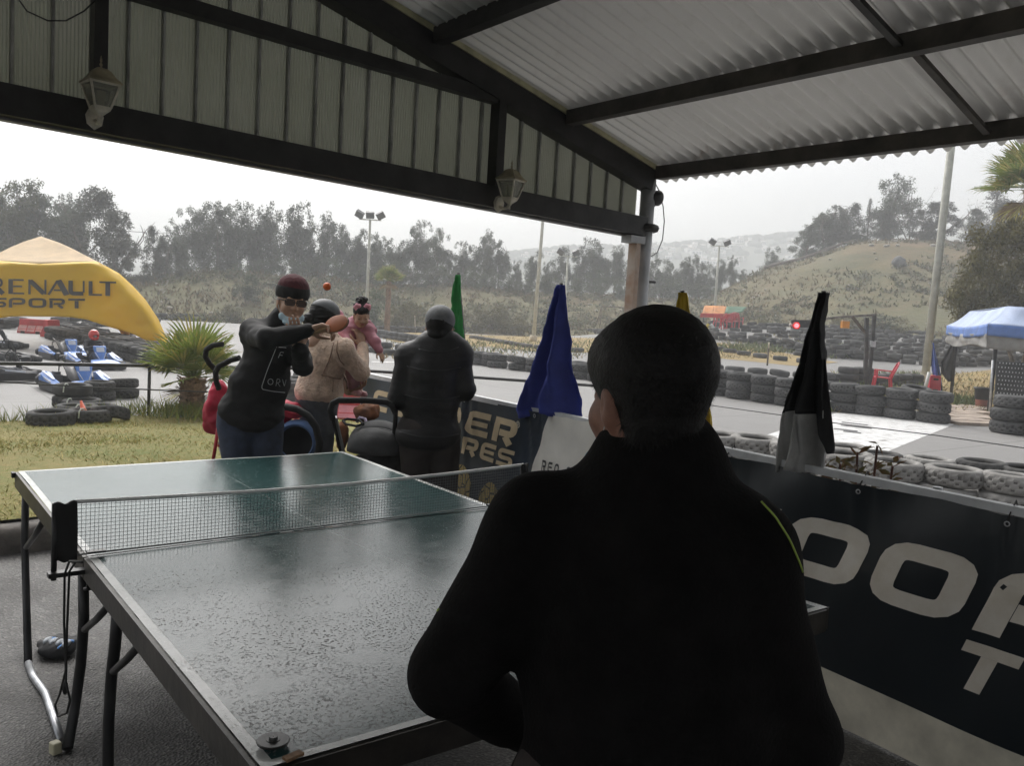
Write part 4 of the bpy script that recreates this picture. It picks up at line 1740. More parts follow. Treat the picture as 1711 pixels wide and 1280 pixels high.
# ---- the net with its posts
NB = TBM
nr = thing('table_net', 'dark mesh net with white top tape clamped across the table', 'net', ab((T0 + T1) / 2, NB, .76), YAW)


def nl(a, z, db=0.0):
    return (a - (T0 + T1) / 2, db, z - .76)


NA0, NA1 = .46, 2.20
ztop = lambda a: .925 - .018 * sin(pi * (a - NA0) / (NA1 - NA0))
zbot = lambda a: .772
m2 = MB()
na_ = 150
for i in range(na_):
    a = NA0 + (NA1 - NA0) * (i + .5) / na_
    m2.bar(nl(a, zbot(a)), nl(a + .001 * sin(i), ztop(a)), .0012, .0012, (0, 1, 0))
for j in range(13):
    f = (j + .5) / 13
    pts = [nl(NA0 + (NA1 - NA0) * i / 16, zbot(0) + (ztop(NA0 + (NA1 - NA0) * i / 16) - zbot(0)) * f, .0018) for i in range(17)]
    for p, q in zip(pts[:-1], pts[1:]):
        m2.bar(p, q, .0012, .0012)
tag(m2.build('mesh', M('net_dark', (.10, .105, .11), .8), nr, world=False), kind='stuff')
m2 = MB()
pts = [nl(NA0 + .05 + (NA1 - NA0 - .05) * i / 24, ztop(NA0 + (NA1 - NA0) * i / 24) + .004, 0) for i in range(25)]
m2.tube(pts, .0062, 6)
m2.build('top_tape', M('tape_white', (.75, .75, .74), .7), nr, world=False)
m2 = MB()
m2.tube([nl(NA0 + (NA1 - NA0) * i / 8, .768) for i in range(9)], .003, 5)
m2.build('bottom_cord', M('cord_pale', (.3, .3, .3), .8), nr, world=False)
for (pl, pr, a, nm) in (((152, 842), (148, 930), NA0, 'l'), ((868, 795), (862, 840), NA1, 'r')):
    m2 = MB()
    w = .062 if a < 1 else .035
    m2.grid(lambda u, v: nl(a - .012 + w * u, .755 + .175 * v + .004 * sin(u * 9), .006 * sin(u * 5 + v * 3) - .004), 8, 8)
    o = m2.build('end_sleeve', M('net_black', (.012, .012, .012), .8), nr, world=False)
    solid(o, .012)
    m2 = MB()
    m2.tube([nl(a - .008, .70), nl(a - .008, .93)], .008, 8)
    m2.build('post', tube_m, nr, world=False)
    m2 = MB()
    a2 = T0 if a < 1 else T1
    m2.box(nl((a + a2) / 2, .72, -.01), (abs(a2 - a) + .05, .03, .014))
    m2.box(nl(a2 + (.02 if a < 1 else -.02), .775, -.01), (.05, .026, .006))
    m2.tube([nl(a2, .72, -.01), nl(a2, .665, -.01)], .005, 7)
    m2.lathe([(.001, 0), (.013, .001), (.013, .006), (.001, .007)], 10, nl(a2, .66, -.01))
    m2.build('clamp', tube_m, nr, world=False)
m2 = MB()
c0 = lp(128, 938, .45)
cp = lambda x, y: onplane(x, y, A, .45)
m2.tube([cp(138, 940), cp(116, 938), cp(108, 960), cp(107, 1040), cp(110, 1120), cp(100, 1160), cp(92, 1180), cp(97, 1198), cp(112, 1192), cp(117, 1170), cp(110, 1140), cp(112, 1050), cp(116, 955), cp(126, 940)], .0032, 6)
m2.sphere(cp(109, 1150), (.008, .008, .02), 8, 6)
m2.build('tension_cord', M('cord_black', (.012, .012, .012), .7), nr, world=True)
o = COL.objects.get('tension_cord')
# the cord was measured in world axes: turn it into the net's frame
for v in o.data.vertices:
    p = np.array(v.co) + np.array(nr.location)
    d = p - np.array(nr.location)
    v.co = Vector((d @ A, d @ B, d[2]))

# ---- glove lying on the floor
gl = thing('glove', 'black and light blue padded kart glove lying on the asphalt under the table', 'glove', atz(97, 1098, .01))
gp0 = atz(97, 1095, 0)
gx_, gy_ = np.array([.97, -.2, 0]), np.array([.2, .97, 0])
bd_ = Body(.02)
P_ = lambda x, y, z: gp0 + gx_ * x + gy_ * y + Zv * z
bd_.ell(P_(0, 0, .035), (.075, .045, .035)).ell(P_(.01, -.03, .03), (.07, .04, .03))
for i in range(4):
    bd_.cap(P_(-.05 + .03 * i, .03, .045), P_(-.06 + .038 * i, .085, .04), .019, .015)
bd_.cap(P_(-.07, 0, .03), P_(-.105, .02, .025), .02, .016)
bd_.build('shell', M('glove_black', (.02, .02, .022), .8, .2, 30, .3, 90), gl, .006, ((.004), (30, 30, 30), 0))
bd_ = Body(.008)
for i in range(4):
    bd_.ell(P_(-.042 + .031 * i, -.012, .062), (.014, .03, .013))
bd_.build('knuckle_pads', M('glove_grey', (.40, .43, .47), .7, .1, 30), gl, .005)
bd_ = Body(.004)
for i in range(3):
    bd_.cap(P_(-.027 + .031 * i, .01, .066), P_(-.023 + .031 * i, -.045, .052), .006)
bd_.cap(P_(-.055, .018, .06), P_(.06, .016, .062), .006)
bd_.build('blue_trim', M('glove_blue', (.16, .36, .75), .7), gl, .004)
# ================================================================== PEOPLE
skin_t = M('skin', (.42, .25, .17), .55, .08, 20)
skin_d = M('skin_tan', (.33, .19, .125), .55, .08, 20)
hair_k = M('hair_black', (.005, .0045, .004), .6, .3, 60, .8, 220, bd=.002, spec=.3)


def nrm(v):
    v = np.array(v, float)
    return v / np.linalg.norm(v)


def frame(fwd, up=(0, 0, 1)):
    """columns: right, forward, up"""
    f = nrm(fwd)
    r_ = nrm(np.cross(f, up))
    u = np.cross(r_, f)
    return np.stack([r_, f, u], 1)


def head_prims(bd, c, R, s=1.0, baby=False, neck=True):
    P = lambda x, y, z: np.array(c) + R @ (np.array([x, y, z]) * s)
    e = lambda x, y, z, a, b, d, k=.02, sub=False: bd.ell(P(x, y, z), np.array([a, b, d]) * s, R, k * s, sub)
    e(0, -.012, .035, .074, .094, .086)
    e(0, .028, -.03, .062, .066, .08)
    if baby:
        e(.032, .06, -.045, .034, .034, .034)
        e(-.032, .06, -.045, .034, .034, .034)
        e(0, .07, -.085, .03, .025, .02)
    else:
        e(0, .045, -.082, .047, .047, .036)
        e(0, .078, -.100, .02, .018, .018)
        e(.036, .062, -.035, .024, .026, .026)
        e(-.036, .062, -.035, .024, .026, .026)
    bd.cap(P(-.034, .080, .020), P(.034, .080, .020), .012 * s, k=.012 * s)
    for q in (-1, 1):
        e(q * .030, .101, .0, .017, .012, .010, .008, True)
        e(q * .030, .080, -.001, .013, .013, .012, .003)
        e(q * .074, -.008, -.018, .010, .020, .033, .006)
        e(q * .0845, .000, -.016, .006, .009, .017, .004, True)
        e(q * .011, .100, -.036, .009, .010, .008, .008)
    bd.cap(P(0, .092, .006), P(0, .112, -.030), .008 * s, .011 * s, .012 * s)
    e(0, .088, -.058, .022, .012, .0055, .006)
    e(0, .087, -.067, .019, .012, .006, .006)
    if neck:
        bd.cap(P(0, -.02, -.05), P(0, -.045, -.17), .054 * s, .060 * s, .03)
    return P


def hand_prims(bd, wr, f, n, th=1, curl=.45, s=1.0, spread=.0):
    f = nrm(f)
    n = nrm(np.array(n) - f * np.dot(n, f))
    l = np.cross(n, f) * th
    for i in range(4):
        b0 = wr + (f * .012 + l * (.016 - .0105 * i)) * s
        b1 = wr + (f * (.088 - .004 * abs(i - 1)) + l * (.032 - .0205 * i)) * s
        bd.cap(b0, b1, .0145 * s, .0105 * s, .014 * s)
        L = (.040, .045, .042, .032)[i] * s
        d = nrm(f + l * (spread * (1.5 - i)))
        p, ang = b1, curl * .8
        for k in range(3):
            dd = nrm(d * cos(ang) + n * sin(ang))
            q = p + dd * L * (1, .68, .52)[k]
            bd.cap(p, q, (.0095, .0088, .0078)[k] * s, (.0088, .0078, .0068)[k] * s, .003)
            p = q
            ang += curl * (1.2, .8, 0)[k]
    t0 = wr + (f * .025 + l * .022 + n * .006) * s
    t1 = t0 + nrm(f * .6 + l * .75 + n * .35) * .040 * s
    t2 = t1 + nrm(f * .9 + l * .25 + n * .35) * .032 * s
    t3 = t2 + nrm(f * .9 - l * .05 + n * .35) * .024 * s
    bd.cap(t0, t1, .015 * s, .0115 * s, .012 * s).cap(t1, t2, .0115 * s, .010 * s, .004).cap(t2, t3, .010 * s, .008 * s, .003)


def sole(p, R, z0=0.0):
    return p


def figure(name, label, J, mats, s=1.0, group=None, vox=.0068, wr=(.006, (11, 11, 7)), fat=(1, 1), head_s=1.0, baby=False, hem=0.0, sleeve=.0, cloth_vox=.0095):
    """J: joints in world metres. Body: one continuous skin mesh; jacket, trousers and shoes are children."""
    g0 = np.minimum(J['anL'], J['anR'])
    base = np.array([(J['anL'][0] + J['anR'][0]) / 2, (J['anL'][1] + J['anR'][1]) / 2, max(0, g0[2] - .09 * s)])
    t = thing(name, label, 'person', base, 0, group)
    lat = nrm(J['shR'] - J['shL'])
    upv = nrm(J['chest'] - J['hip'])
    fw = nrm(np.cross(upv, lat))
    Rt = np.stack([lat, fw, nrm(np.cross(lat, fw))], 1)
    lat2 = nrm(J['hipR'] - J['hipL'])
    Rh = np.stack([lat2, nrm(np.cross((0, 0, 1), lat2)), np.array([0, 0, 1.])], 1)
    w, d = fat
    sw = np.linalg.norm(J['shR'] - J['shL']) / 2
    mid = (J['chest'] + J['hip']) / 2

    def torso(bd, g):
        bd.ell(J['chest'], np.array([max(.105 * s, sw * .86) * w + g, .112 * s * d + g, .155 * s + g]), Rt, .05 * s)
        bd.ell(mid, np.array([.135 * s * w + g, .105 * s * d + g, .17 * s]), Rt, .06 * s)
        bd.cap(J['shL'], J['shR'], .060 * s + g, k=.05 * s)
        bd.cap(J['neck'], (J['shL'] + J['shR']) / 2, .062 * s + g, .075 * s + g, .05 * s)

    def arms(bd, g, g2):
        for q in 'LR':
            bd.cap(J['sh' + q], J['el' + q], .056 * s + g, .042 * s + g, .035 * s)
            bd.cap(J['el' + q], J['wr' + q], .042 * s + g, .029 * s + g2, .02 * s)

    def legs(bd, g):
        bd.ell(J['hip'], np.array([.15 * s * w + g, .118 * s * d + g, .13 * s]), Rh, .05 * s)
        for q in 'LR':
            bd.cap(J['hip' + q], J['kn' + q], .078 * s * w + g, .055 * s + g, .022 * s)
            bd.cap(J['kn' + q], J['an' + q], .055 * s + g, .040 * s + g * 1.2, .03 * s)

    bd = Body(.02)
    torso(bd, -.012)
    legs(bd, -.012)
    arms(bd, -.012, -.002)
    Hp = head_prims(bd, J['head'], J['Rh'], head_s, baby)
    bd.cap(J['neck'] + (0, 0, .02), J['head'] - J['Rh'][:, 2] * .07 * head_s - J['Rh'][:, 1] * .02 * head_s, .056 * s, .05 * s, .03)
    for q in 'LR':
        if 'hd' + q in J:
            f, n, th, curl = J['hd' + q]
            hand_prims(bd, J['wr' + q], f, n, th, curl, s if not baby else s * .9)
        else:
            hand_prims(bd, J['wr' + q], nrm(J['wr' + q] - J['el' + q]), fw, 1 if q == 'L' else -1, .5, s)
        ft = nrm(np.array([J['toe' + q][0], J['toe' + q][1], 0]))
        bd.cap(J['an' + q], J['an' + q] + ft * .13 * s - (0, 0, .045 * s), .035 * s, .028 * s)
    bd.build('body', mats['skin'], t, vox)
    tb = Body(.03)
    torso(tb, .016)
    arms(tb, .014, .011)
    hz_ = J['hip'] + upv * hem
    tb.ell(hz_, np.array([.150 * s * w + .02, .12 * s * d + .022, .12 * s]), Rt, .06 * s)
    if mats.get('collar'):
        tb.cap(J['neck'] - upv * .01, J['neck'] + (J['head'] - J['neck']) * mats['collar'], .068 * s + .012, .062 * s + .014, .02)
    for (p_, q_, r_) in mats.get('extra', ()):
        tb.cap(p_, q_, r_, k=.04)
    hv = hz_ - upv * .075 * s
    o = tb.build(mats.get('top_name', 'jacket'), mats['top'], t, cloth_vox, (wr[0], wr[1], 0),
                 cut=lambda X, Y, Z: -((X - hv[0]) * upv[0] + (Y - hv[1]) * upv[1] + (Z - hv[2]) * upv[2]))
    tr = Body(.03)
    legs(tr, .010)
    tr.build('trousers', mats['trs'], t, cloth_vox, (.005, (9, 9, 6), 0), cut=lambda X, Y, Z: (J['anL'][2] * .5 + J['anR'][2] * .5 - .035 * s) - Z)
    for q in 'LR':
        ft = nrm(np.array([J['toe' + q][0], J['toe' + q][1], 0]))
        a = J['an' + q]
        sb = Body(.02)
        z = a[2] - .05 * s
        sb.cap(a, np.array([a[0], a[1], z]), .043 * s, .042 * s)
        sb.cap(np.array([a[0], a[1], z + .005]) - ft * .03 * s, np.array([a[0], a[1], z]) + ft * .15 * s, .042 * s, .038 * s)
        gz = a[2] - .088 * s
        sb.build('shoe', mats['shoe'], t, .008, cut=lambda X, Y, Z: gz - Z)
    return t, Hp, Rt


def jp(x, y, Y):
    return atY(x, y, Y)


def jz(x, Y, z):
    """point below pixel column x at distance Y and height z"""
    p = atY(x, 640, Y)
    d = (z - p[2])
    p = atY(x - d * FPX / Y * math.tan(ROLL) * -1 * 0 , 640 - d * FPX / Y, Y)
    return np.array([p[0], p[1], z])


# ------------------------------------------------ the player at the far end of the table
knit_k = M('black_knit', (.007, .007, .0075), .85, .2, 14, .4, 140, bd=.002)
denim = M('dark_denim', (.030, .042, .075), .8, .3, 9, .5, 260, bd=.002)
J = dict(head=jp(488, 503, 4.60), Rh=frame((.42, -.88, -.10), (.08, 0, 1)), neck=jp(470, 541, 4.66), chest=jp(449, 592, 4.66), hip=jp(418, 694, 4.74),
         shR=jp(424, 556, 4.62), elR=jp(447, 566, 4.36), wrR=jp(514, 553, 4.34),
         shL=jp(492, 568, 4.74), elL=jp(506, 611, 4.58), wrL=jp(501, 584, 4.40),
         hipL=jp(446, 712, 4.76), knL=jp(449, 838, 4.66), anL=jz(452, 4.80, .09), hipR=jp(392, 712, 4.70), knR=jp(402, 838, 4.62), anR=jz(404, 4.72, .09),
         toeL=(.4, -.9), toeR=(.1, -1))
J['hdR'] = (nrm(jp(545, 546, 4.36) - J['wrR']), np.array([0.2, -.5, -.85]), -1, .75)
J['hdL'] = (nrm(jp(491, 548, 4.36) - J['wrL']), np.array([-.3, .75, .2]), 1, .12)
# the chest must face the camera: swap the lateral sense so that forward points to us
pl, HP, RTp = figure('person', 'person in maroon beanie and black sweatshirt swinging a bat beyond the table', J,
                     dict(skin=skin_t, top=knit_k, trs=denim, shoe=M('shoe_dark', (.03, .03, .03), .6), top_name='sweatshirt', collar=.25), fat=(1.12, 1.2), hem=.03, head_s=.97, wr=(.009, (9, 9, 15)))
Hs = .97
# beanie: maroon crown above a black turned-up band
R_ = J['Rh']
bt = Body(.01)
bt.ell(HP(0, -.014, .068), np.array([.086, .104, .082]), R_)
band_z = J['head'] + R_ @ np.array([0, 0, .034])
up_ = R_[:, 2]
cutf = lambda lo, hi, o=J['head'], u=up_: (lambda X, Y, Z: np.maximum(lo - ((X - o[0]) * u[0] + (Y - o[1]) * u[1] + (Z - o[2]) * u[2]), ((X - o[0]) * u[0] + (Y - o[1]) * u[1] + (Z - o[2]) * u[2]) - hi))
bt.build('beanie', M('maroon_knit', (.060, .009, .015), .9, .2, 30, .5, 160, bd=.002), pl, .005, (.0025, (70, 70, 8), 0), cut=cutf(.072, .3))
bt = Body(.01)
bt.ell(HP(0, -.014, .050), np.array([.091, .109, .10]), R_)
bt.build('beanie_band', knit_k, pl, .005, (.002, (80, 80, 8), 0), cut=cutf(.016, .080))
# glasses
m2 = MB()
blackp = M('glasses_black', (.012, .012, .012), .3)
for q in (-1, 1):
    pts = [HP(q * .032 + .026 * math.copysign(abs(cos(a)) ** .45, cos(a)), .114 - .004 * abs(cos(a)), .002 + .0165 * math.copysign(abs(sin(a)) ** .45, sin(a))) for a in np.linspace(0, 2 * pi, 29)]
    m2.tube(pts, .0028, 6, cap=False)
    m2.tube([HP(q * .057, .108, .008), HP(q * .078, .03, .006), HP(q * .080, -.02, -.004)], .0028, 6)
m2.tube([HP(-.008, .115, .004), HP(.008, .115, .004)], .0025, 6)
m2.build('glasses', blackp, pl)
for q in (-1, 1):
    m2 = MB()
    m2.lathe([(.001, 0), (.024, 0)], 14, HP(q * .032, .112, .002), (R_[:, 0], R_[:, 2] * .75, R_[:, 1]))
    m2.build('lens', M('lens_dark', (.10, .075, .065), .15, .1, spec=.6), pl)
    m2 = MB()
    m2.sphere(HP(q * .030, .087, -.001), .0085, 8, 6)
    m2.build('eye', M('eye_dark', (.05, .04, .035), .3), pl)
# pale blue mask pulled under the chin
mb_ = Body(.012)
mb_.cap(HP(-.052, .045, -.085), HP(0, .088, -.105), .020, .022).cap(HP(0, .088, -.105), HP(.052, .045, -.085), .022, .020)
mb_.ell(HP(0, .075, -.115), np.array([.05, .035, .02]), R_)
mask_m = M('mask_blue', (.42, .56, .64), .7, .12, 30, .5, 60)
mb_.build('face_mask', mask_m, pl, .0055, (.003, (40, 40, 60), 0))
m2 = MB()
for q in (-1, 1):
    m2.tube([HP(q * .056, .045, -.075), HP(q * .072, .015, -.04), HP(q * .079, -.012, .01)], .0022, 5)
m2.build('mask_strap', M('strap_white', (.6, .6, .6), .7), pl)


def on_mesh(o, pxs, lift=.004):
    """project picture points along their rays on to a mesh"""
    me = o.data
    off = np.array(o.parent.location)
    bv = bvhtree.BVHTree.FromPolygons([Vector(np.array(v.co) + off) for v in me.vertices], [tuple(p.vertices) for p in me.polygons])
    out = []
    for (x, y) in pxs:
        d = nrm(ray(x, y))
        h = bv.ray_cast(Vector(CAMP), Vector(d))
        if h[0] is not None:
            out.append(np.array(h[0]) - d * lift)
    return out


def kid(root, name):
    for c in root.children:
        if c.name.split('.')[0] == name:
            return c


def drawn(root, target, name, lines, r, mat):
    m2 = MB()
    o = kid(root, target)
    for ln in lines:
        L = []
        for i in range(len(ln) - 1):
            for k in range(6):
                t = k / 6
                L.append((ln[i][0] + (ln[i + 1][0] - ln[i][0]) * t, ln[i][1] + (ln[i + 1][1] - ln[i][1]) * t))
        L.append(ln[-1])
        P = on_mesh(o, L)
        if len(P) > 2:
            P = [P[0]] + [(P[i - 1] + P[i] + P[i + 1]) / 3 for i in range(1, len(P) - 1)] + [P[-1]]
            m2.tube(P, r, 5)
    return m2.build(name, mat, root)


ob = lambda x, y, w, h: [(x + w * cos(t), y + h * sin(t)) for t in np.linspace(0, 2 * pi, 9)]
drawn(pl, 'sweatshirt', 'printed_box', [[(462, 580), (446, 620), (436, 650), (455, 654), (476, 656)], [(462, 580), (478, 581)]], .0022, M('print_pale', (.50, .50, .50), .6))
drawn(pl, 'sweatshirt', 'printed_letters', [[(465, 598), (469, 588), (474, 589)], [(467, 593), (472, 594)], ob(452, 638, 4.5, 5), [(461, 645), (463, 633), (467, 634), (468, 638), (463, 640)], [(464, 640), (468, 646)], [(472, 634), (475, 646), (478, 635)]], .0018, MATS['print_pale'])

# the bat in his hand and the ball in the air
pc = jp(563, 541, 4.34)
pn = nrm((-.62, -.68, .3))
pu = nrm(pc - jp(540, 549, 4.34))
pr_ = np.cross(pu, pn)
bat = thing('table_tennis_bat', 'orange rubber table tennis bat held out by the person in the beanie', 'bat', pc)
for (off, nm, mat, th) in ((0, 'blade', M('bat_wood', (.35, .22, .12), .6), .006), (-.006, 'rubber', M('rubber_orange', (.30, .085, .024), .6, .12, 8), .003), (.006, 'rubber', M('rubber_dark', (.05, .02, .02), .6), .003)):
    m2 = MB()
    c = pc + pn * (-off if off else 0)
    m2.lathe([(.001, -th / 2), (.056, -th / 2), (.058, 0), (.056, th / 2), (.001, th / 2)], 28, pc - pn * off, (pr_, pu * 1.07, pn))
    m2.build(nm, mat, bat)
m2 = MB()
m2.bar(pc - pu * .055, pc - pu * .15, .028, .022, pn)
solid(m2.build('handle', MATS['bat_wood'], bat), 0, bevel=.005)
m2 = MB()
m2.sphere(jp(546.5, 478.5, 4.3), .0205, 16, 12)
tag(m2.build('ball', M('ball_orange', (.72, .13, .02), .4, .03)), 'orange table tennis ball hanging in the air above the woman', 'ball')

# ------------------------------------------------ woman in beige fleece holding up the toddler
fleece = M('beige_fleece', (.56, .41, .315), .95, .15, 16, 1.0, 75, bd=.012, sheen=.3)
greyj = M('grey_jeans', (.060, .065, .075), .8, .3, 7, .4, 200, bd=.002)
J = dict(head=jp(544, 533, 5.40), Rh=frame((.62, .78, -.12)), neck=jp(543, 563, 5.40), chest=jp(543, 600, 5.40), hip=jp(530, 668, 5.42),
         shL=jp(527, 580, 5.52), elL=jp(566, 630, 5.72), wrL=jp(583, 652, 5.58), shR=jp(573, 584, 5.28), elR=jp(603, 622, 5.34), wrR=jp(606, 580, 5.50),
         hipL=jp(522, 690, 5.50), knL=jp(524, 785, 5.50), anL=jz(520, 5.56, .09), hipR=jp(541, 690, 5.36), knR=jp(536, 790, 5.36), anR=jz(532, 5.36, .09),
         toeL=(.6, .8), toeR=(.7, .7))
J['hdR'] = (nrm(jp(602, 558, 5.52) - J['wrR']), np.array([-.7, .5, 0]), -1, .5)
J['hdL'] = (nrm(jp(596, 650, 5.56) - J['wrL']), np.array([0, -.3, 1]), 1, .5)
wo, HW, _ = figure('person', 'woman in beige fleece jacket and grey jeans lifting up the toddler', J,
                   dict(skin=skin_d, top=fleece, trs=greyj, shoe=MATS['shoe_dark'], collar=.3), s=.95, fat=(1.02, 1.12), hem=.05, head_s=.95, wr=(.007, (14, 14, 10)))
hb = Body(.015)
R_ = J['Rh']
hb.ell(HW(0, -.02, .03), np.array([.082, .100, .092]), R_)
hb.ell(HW(0, -.07, -.04), np.array([.05, .045, .05]), R_)
hb.ell(HW(-.02, -.125, -.02), np.array([.038, .036, .04]), R_)
hb.build('hair', hair_k, wo, .006, (.004, (30, 30, 60), 0))
bt = Body(.01)
bt.ell(HW(0, -.015, .045), np.array([.087, .105, .086]), R_)
bt.build('cap', M('grey_cap', (.075, .08, .085), .6, .2, 12), wo, .006, cut=(lambda o=J['head'], u=R_[:, 2], f=R_[:, 1]: (lambda X, Y, Z: (.035 - ((X - o[0]) * (u[0] + .35 * f[0]) + (Y - o[1]) * (u[1] + .35 * f[1]) + (Z - o[2]) * (u[2] + .35 * f[2])))))())
drawn(wo, 'jacket', 'seam', [[(558, 572), (551, 600), (538, 628)], [(536, 626), (560, 632), (574, 634)], [(557, 636), (556, 655)], [(566, 562), (562, 585), (568, 603), (575, 610)]], .0035, M('seam_brown', (.26, .175, .13), .9))
drawn(wo, 'jacket', 'pocket', [[(574, 628), (580, 640), (580, 650)]], .006, MATS['seam_brown'])

# ------------------------------------------------ toddler
pinkc = M('pink_puffer', (.42, .17, .215), .7, .12, 9, .3, 60)
J = dict(head=jp(604, 526, 5.52), Rh=frame((.30, -.88, -.42), (-.05, 0, 1)), neck=jp(597, 541, 5.62), chest=jp(590, 556, 5.62), hip=jp(579, 594, 5.66),
         shR=jp(580, 548, 5.62), elR=jp(583, 572, 5.50), wrR=jp(590, 590, 5.44), shL=jp(612, 551, 5.60), elL=jp(626, 571, 5.54), wrL=jp(634, 586, 5.52),
         hipR=jp(583, 606, 5.64), knR=jp(590, 628, 5.52), anR=jp(589, 648, 5.58), hipL=jp(593, 606, 5.66), knL=jp(598, 630, 5.56), anL=jp(596, 650, 5.64), toeL=(.7, -.6), toeR=(.6, -.7))
J['hdL'] = (nrm(jp(639, 597, 5.50) - J['wrL']), np.array([-.5, .5, 0]), 1, .35)
td, HT, _ = figure('person', 'toddler in pink hooded coat with pink bows held up by the woman', J,
                   dict(skin=skin_t, top=pinkc, trs=M('pink_trousers', (.45, .24, .27), .8), shoe=M('pink_shoe', (.55, .28, .30), .6), top_name='coat', collar=.2), s=.56, fat=(1.35, 1.4), head_s=.64, baby=True, hem=.03, vox=.005, cloth_vox=.0065, wr=(.006, (9, 9, 26)))
R_ = J['Rh']
hb = Body(.01)
hb.ell(HT(0, -.022, .045), np.array([.082, .096, .086]) * .66, R_)
hb.ell(HT(0, .055, .072), np.array([.062, .035, .032]) * .66, R_)
hb.build('hair', hair_k, td, .005, (.003, (50, 50, 50), 0))
for q, lean in ((-1, (582, 491)), (1, (625, 491))):
    hb = Body(.008)
    b0 = HT(q * .055, -.005, .105)
    tip = jp(lean[0], lean[1], 5.58)
    tip = b0 + (tip - b0) * .75
    hb.cap(b0, b0 + (tip - b0) * .35, .016, .026).ell(b0 + (tip - b0) * .5 + (0, 0, .004), (.030, .028, .027))
    hb.build('pigtail', hair_k, td, .004, (.008, (75, 75, 75), 0))
    hb = Body(.006)
    bw = HT(q * .05, .02, .105)
    for k in range(5):
        a_ = k * 2 * pi / 5
        hb.ell(bw + R_ @ np.array([.016 * cos(a_), .012, .016 * sin(a_)]), (.012, .012, .012))
    hb.build('bow', M('bow_pink', (.65, .30, .36), .7), td, .004)
for q in (-1, 1):
    m2 = MB()
    m2.tube([HT(q * .030 + .016 * t, .089 - .006 * abs(t), -.004 - .004 * (1 - t * t)) for t in (-1, -.5, 0, .5, 1)], .0025, 5)
    m2.build('eyelid', M('lash', (.03, .02, .015), .6), td)
m2 = MB()
m2.sphere(HT(0, .100, -.062), .006, 8, 6, (R_[:, 0] * 2.2, R_[:, 1], R_[:, 2]))
m2.build('mouth', M('lip', (.30, .10, .09), .5), td)
hd = Body(.02)
hd.cap(jp(566, 526, 5.66), jp(570, 548, 5.64), .036, .055).cap(jp(570, 548, 5.64), jp(592, 550, 5.70), .055, .05).cap(jp(612, 542, 5.62), jp(618, 552, 5.62), .04, .045)
hd.build('hood', pinkc, td, .007, (.008, (16, 16, 22), 0))
for (x, y) in ((589, 640), (596, 642)):
    m2 = MB()
    m2.tube([jp(x, y - 2, 5.58), jp(x, y + 3, 5.58)], .032, 10)
    m2.build('sock', M('sock_white', (.6, .6, .6), .9), td)

# ------------------------------------------------ man in grey cap and black jacket
blackj = M('black_jacket', (.0055, .0055, .006), .58, .2, 7, .4, 40)
brownp = M('brown_trousers', (.032, .025, .023), .85, .3, 6, .4, 120)
Ym = 4.85
J = dict(head=jp(735, 548, Ym), Rh=frame((.10, .98, -.16), (.02, 0, 1)), neck=jp(731, 578, Ym), chest=jp(722, 622, Ym), hip=jp(716, 718, Ym + .02),
         shL=jp(683, 596, Ym), elL=jp(664, 668, Ym - .02), wrL=jp(690, 672, Ym + .22), shR=jp(766, 592, Ym + .02), elR=jp(778, 652, Ym), wrR=jp(750, 662, Ym + .25),
         hipL=jp(694, 735, Ym + .02), knL=jp(694, 850, Ym), anL=jz(694, Ym + .05, .09), hipR=jp(742, 735, Ym + .04), knR=jp(744, 850, Ym), anR=jz(746, Ym + .05, .09),
         toeL=(-.15, 1), toeR=(.2, 1))
mc, HM, _ = figure('person', 'man in grey cap and black padded jacket standing with his back turned at the fence', J,
                   dict(skin=skin_d, top=blackj, trs=brownp, shoe=MATS['shoe_dark'], collar=.45, extra=[(jp(712, 575, Ym - .035), jp(754, 573, Ym - .035), .066), (jp(700, 592, Ym), jp(765, 590, Ym), .08), (jp(722, 598, Ym - .04), jp(744, 598, Ym - .04), .082)]), s=1.03, fat=(1.12, 1.22), hem=-.02, head_s=.98, wr=(.0042, (6, 6, 20)))
R_ = J['Rh']
hb = Body(.012)
hb.ell(HM(0, -.02, .02), np.array([.079, .098, .088]), R_)
hb.ell(HM(0, -.06, -.045), np.array([.058, .045, .04]), R_)
hb.build('hair', hair_k, mc, .006)
bt = Body(.008)
bt.ell(HM(0, -.014, .045), np.array([.086, .104, .088]), R_)
capm_ = M('cap_grey', (.135, .14, .145), .75, .15, 30, .4, 200, bd=.001)
bt.build('cap', capm_, mc, .005, cut=(lambda o=J['head'], u=R_[:, 2]: (lambda X, Y, Z: (.014 - ((X - o[0]) * u[0] + (Y - o[1]) * u[1] + (Z - o[2]) * u[2]))))())
m2 = MB()
m2.grid(lambda u, v: HM((u - .5) * .15, .075 + v * .075 - .05 * (2 * u - 1) ** 2, .03 - .012 * (2 * u - 1) ** 2 - .01 * v), 8, 4)
solid(m2.build('cap_peak', capm_, mc), .004)
m2 = MB()
m2.tube([HM(.045 * cos(t), -.108 + .012 * (1 - abs(cos(t))) * 0, .018 + .026 * sin(t)) for t in np.linspace(0, pi, 9)], .004, 6)
m2.build('cap_strap', M('cap_dark', (.03, .03, .03), .7), mc)
seam_g = M('seam_grey', (.022, .022, .024), .5)
drawn(mc, 'jacket', 'yoke_seam', [[(680, 612), (705, 618), (735, 620), (770, 614)]], .003, seam_g)
drawn(mc, 'jacket', 'back_seam', [[(676, 660), (705, 667), (735, 668), (768, 662)]], .003, seam_g)
drawn(mc, 'jacket', 'hem', [[(668, 722), (700, 730), (740, 731), (772, 724)]], .004, seam_g)
drawn(mc, 'jacket', 'collar_seam', [[(700, 583), (720, 588), (745, 588), (766, 580)]], .003, seam_g)

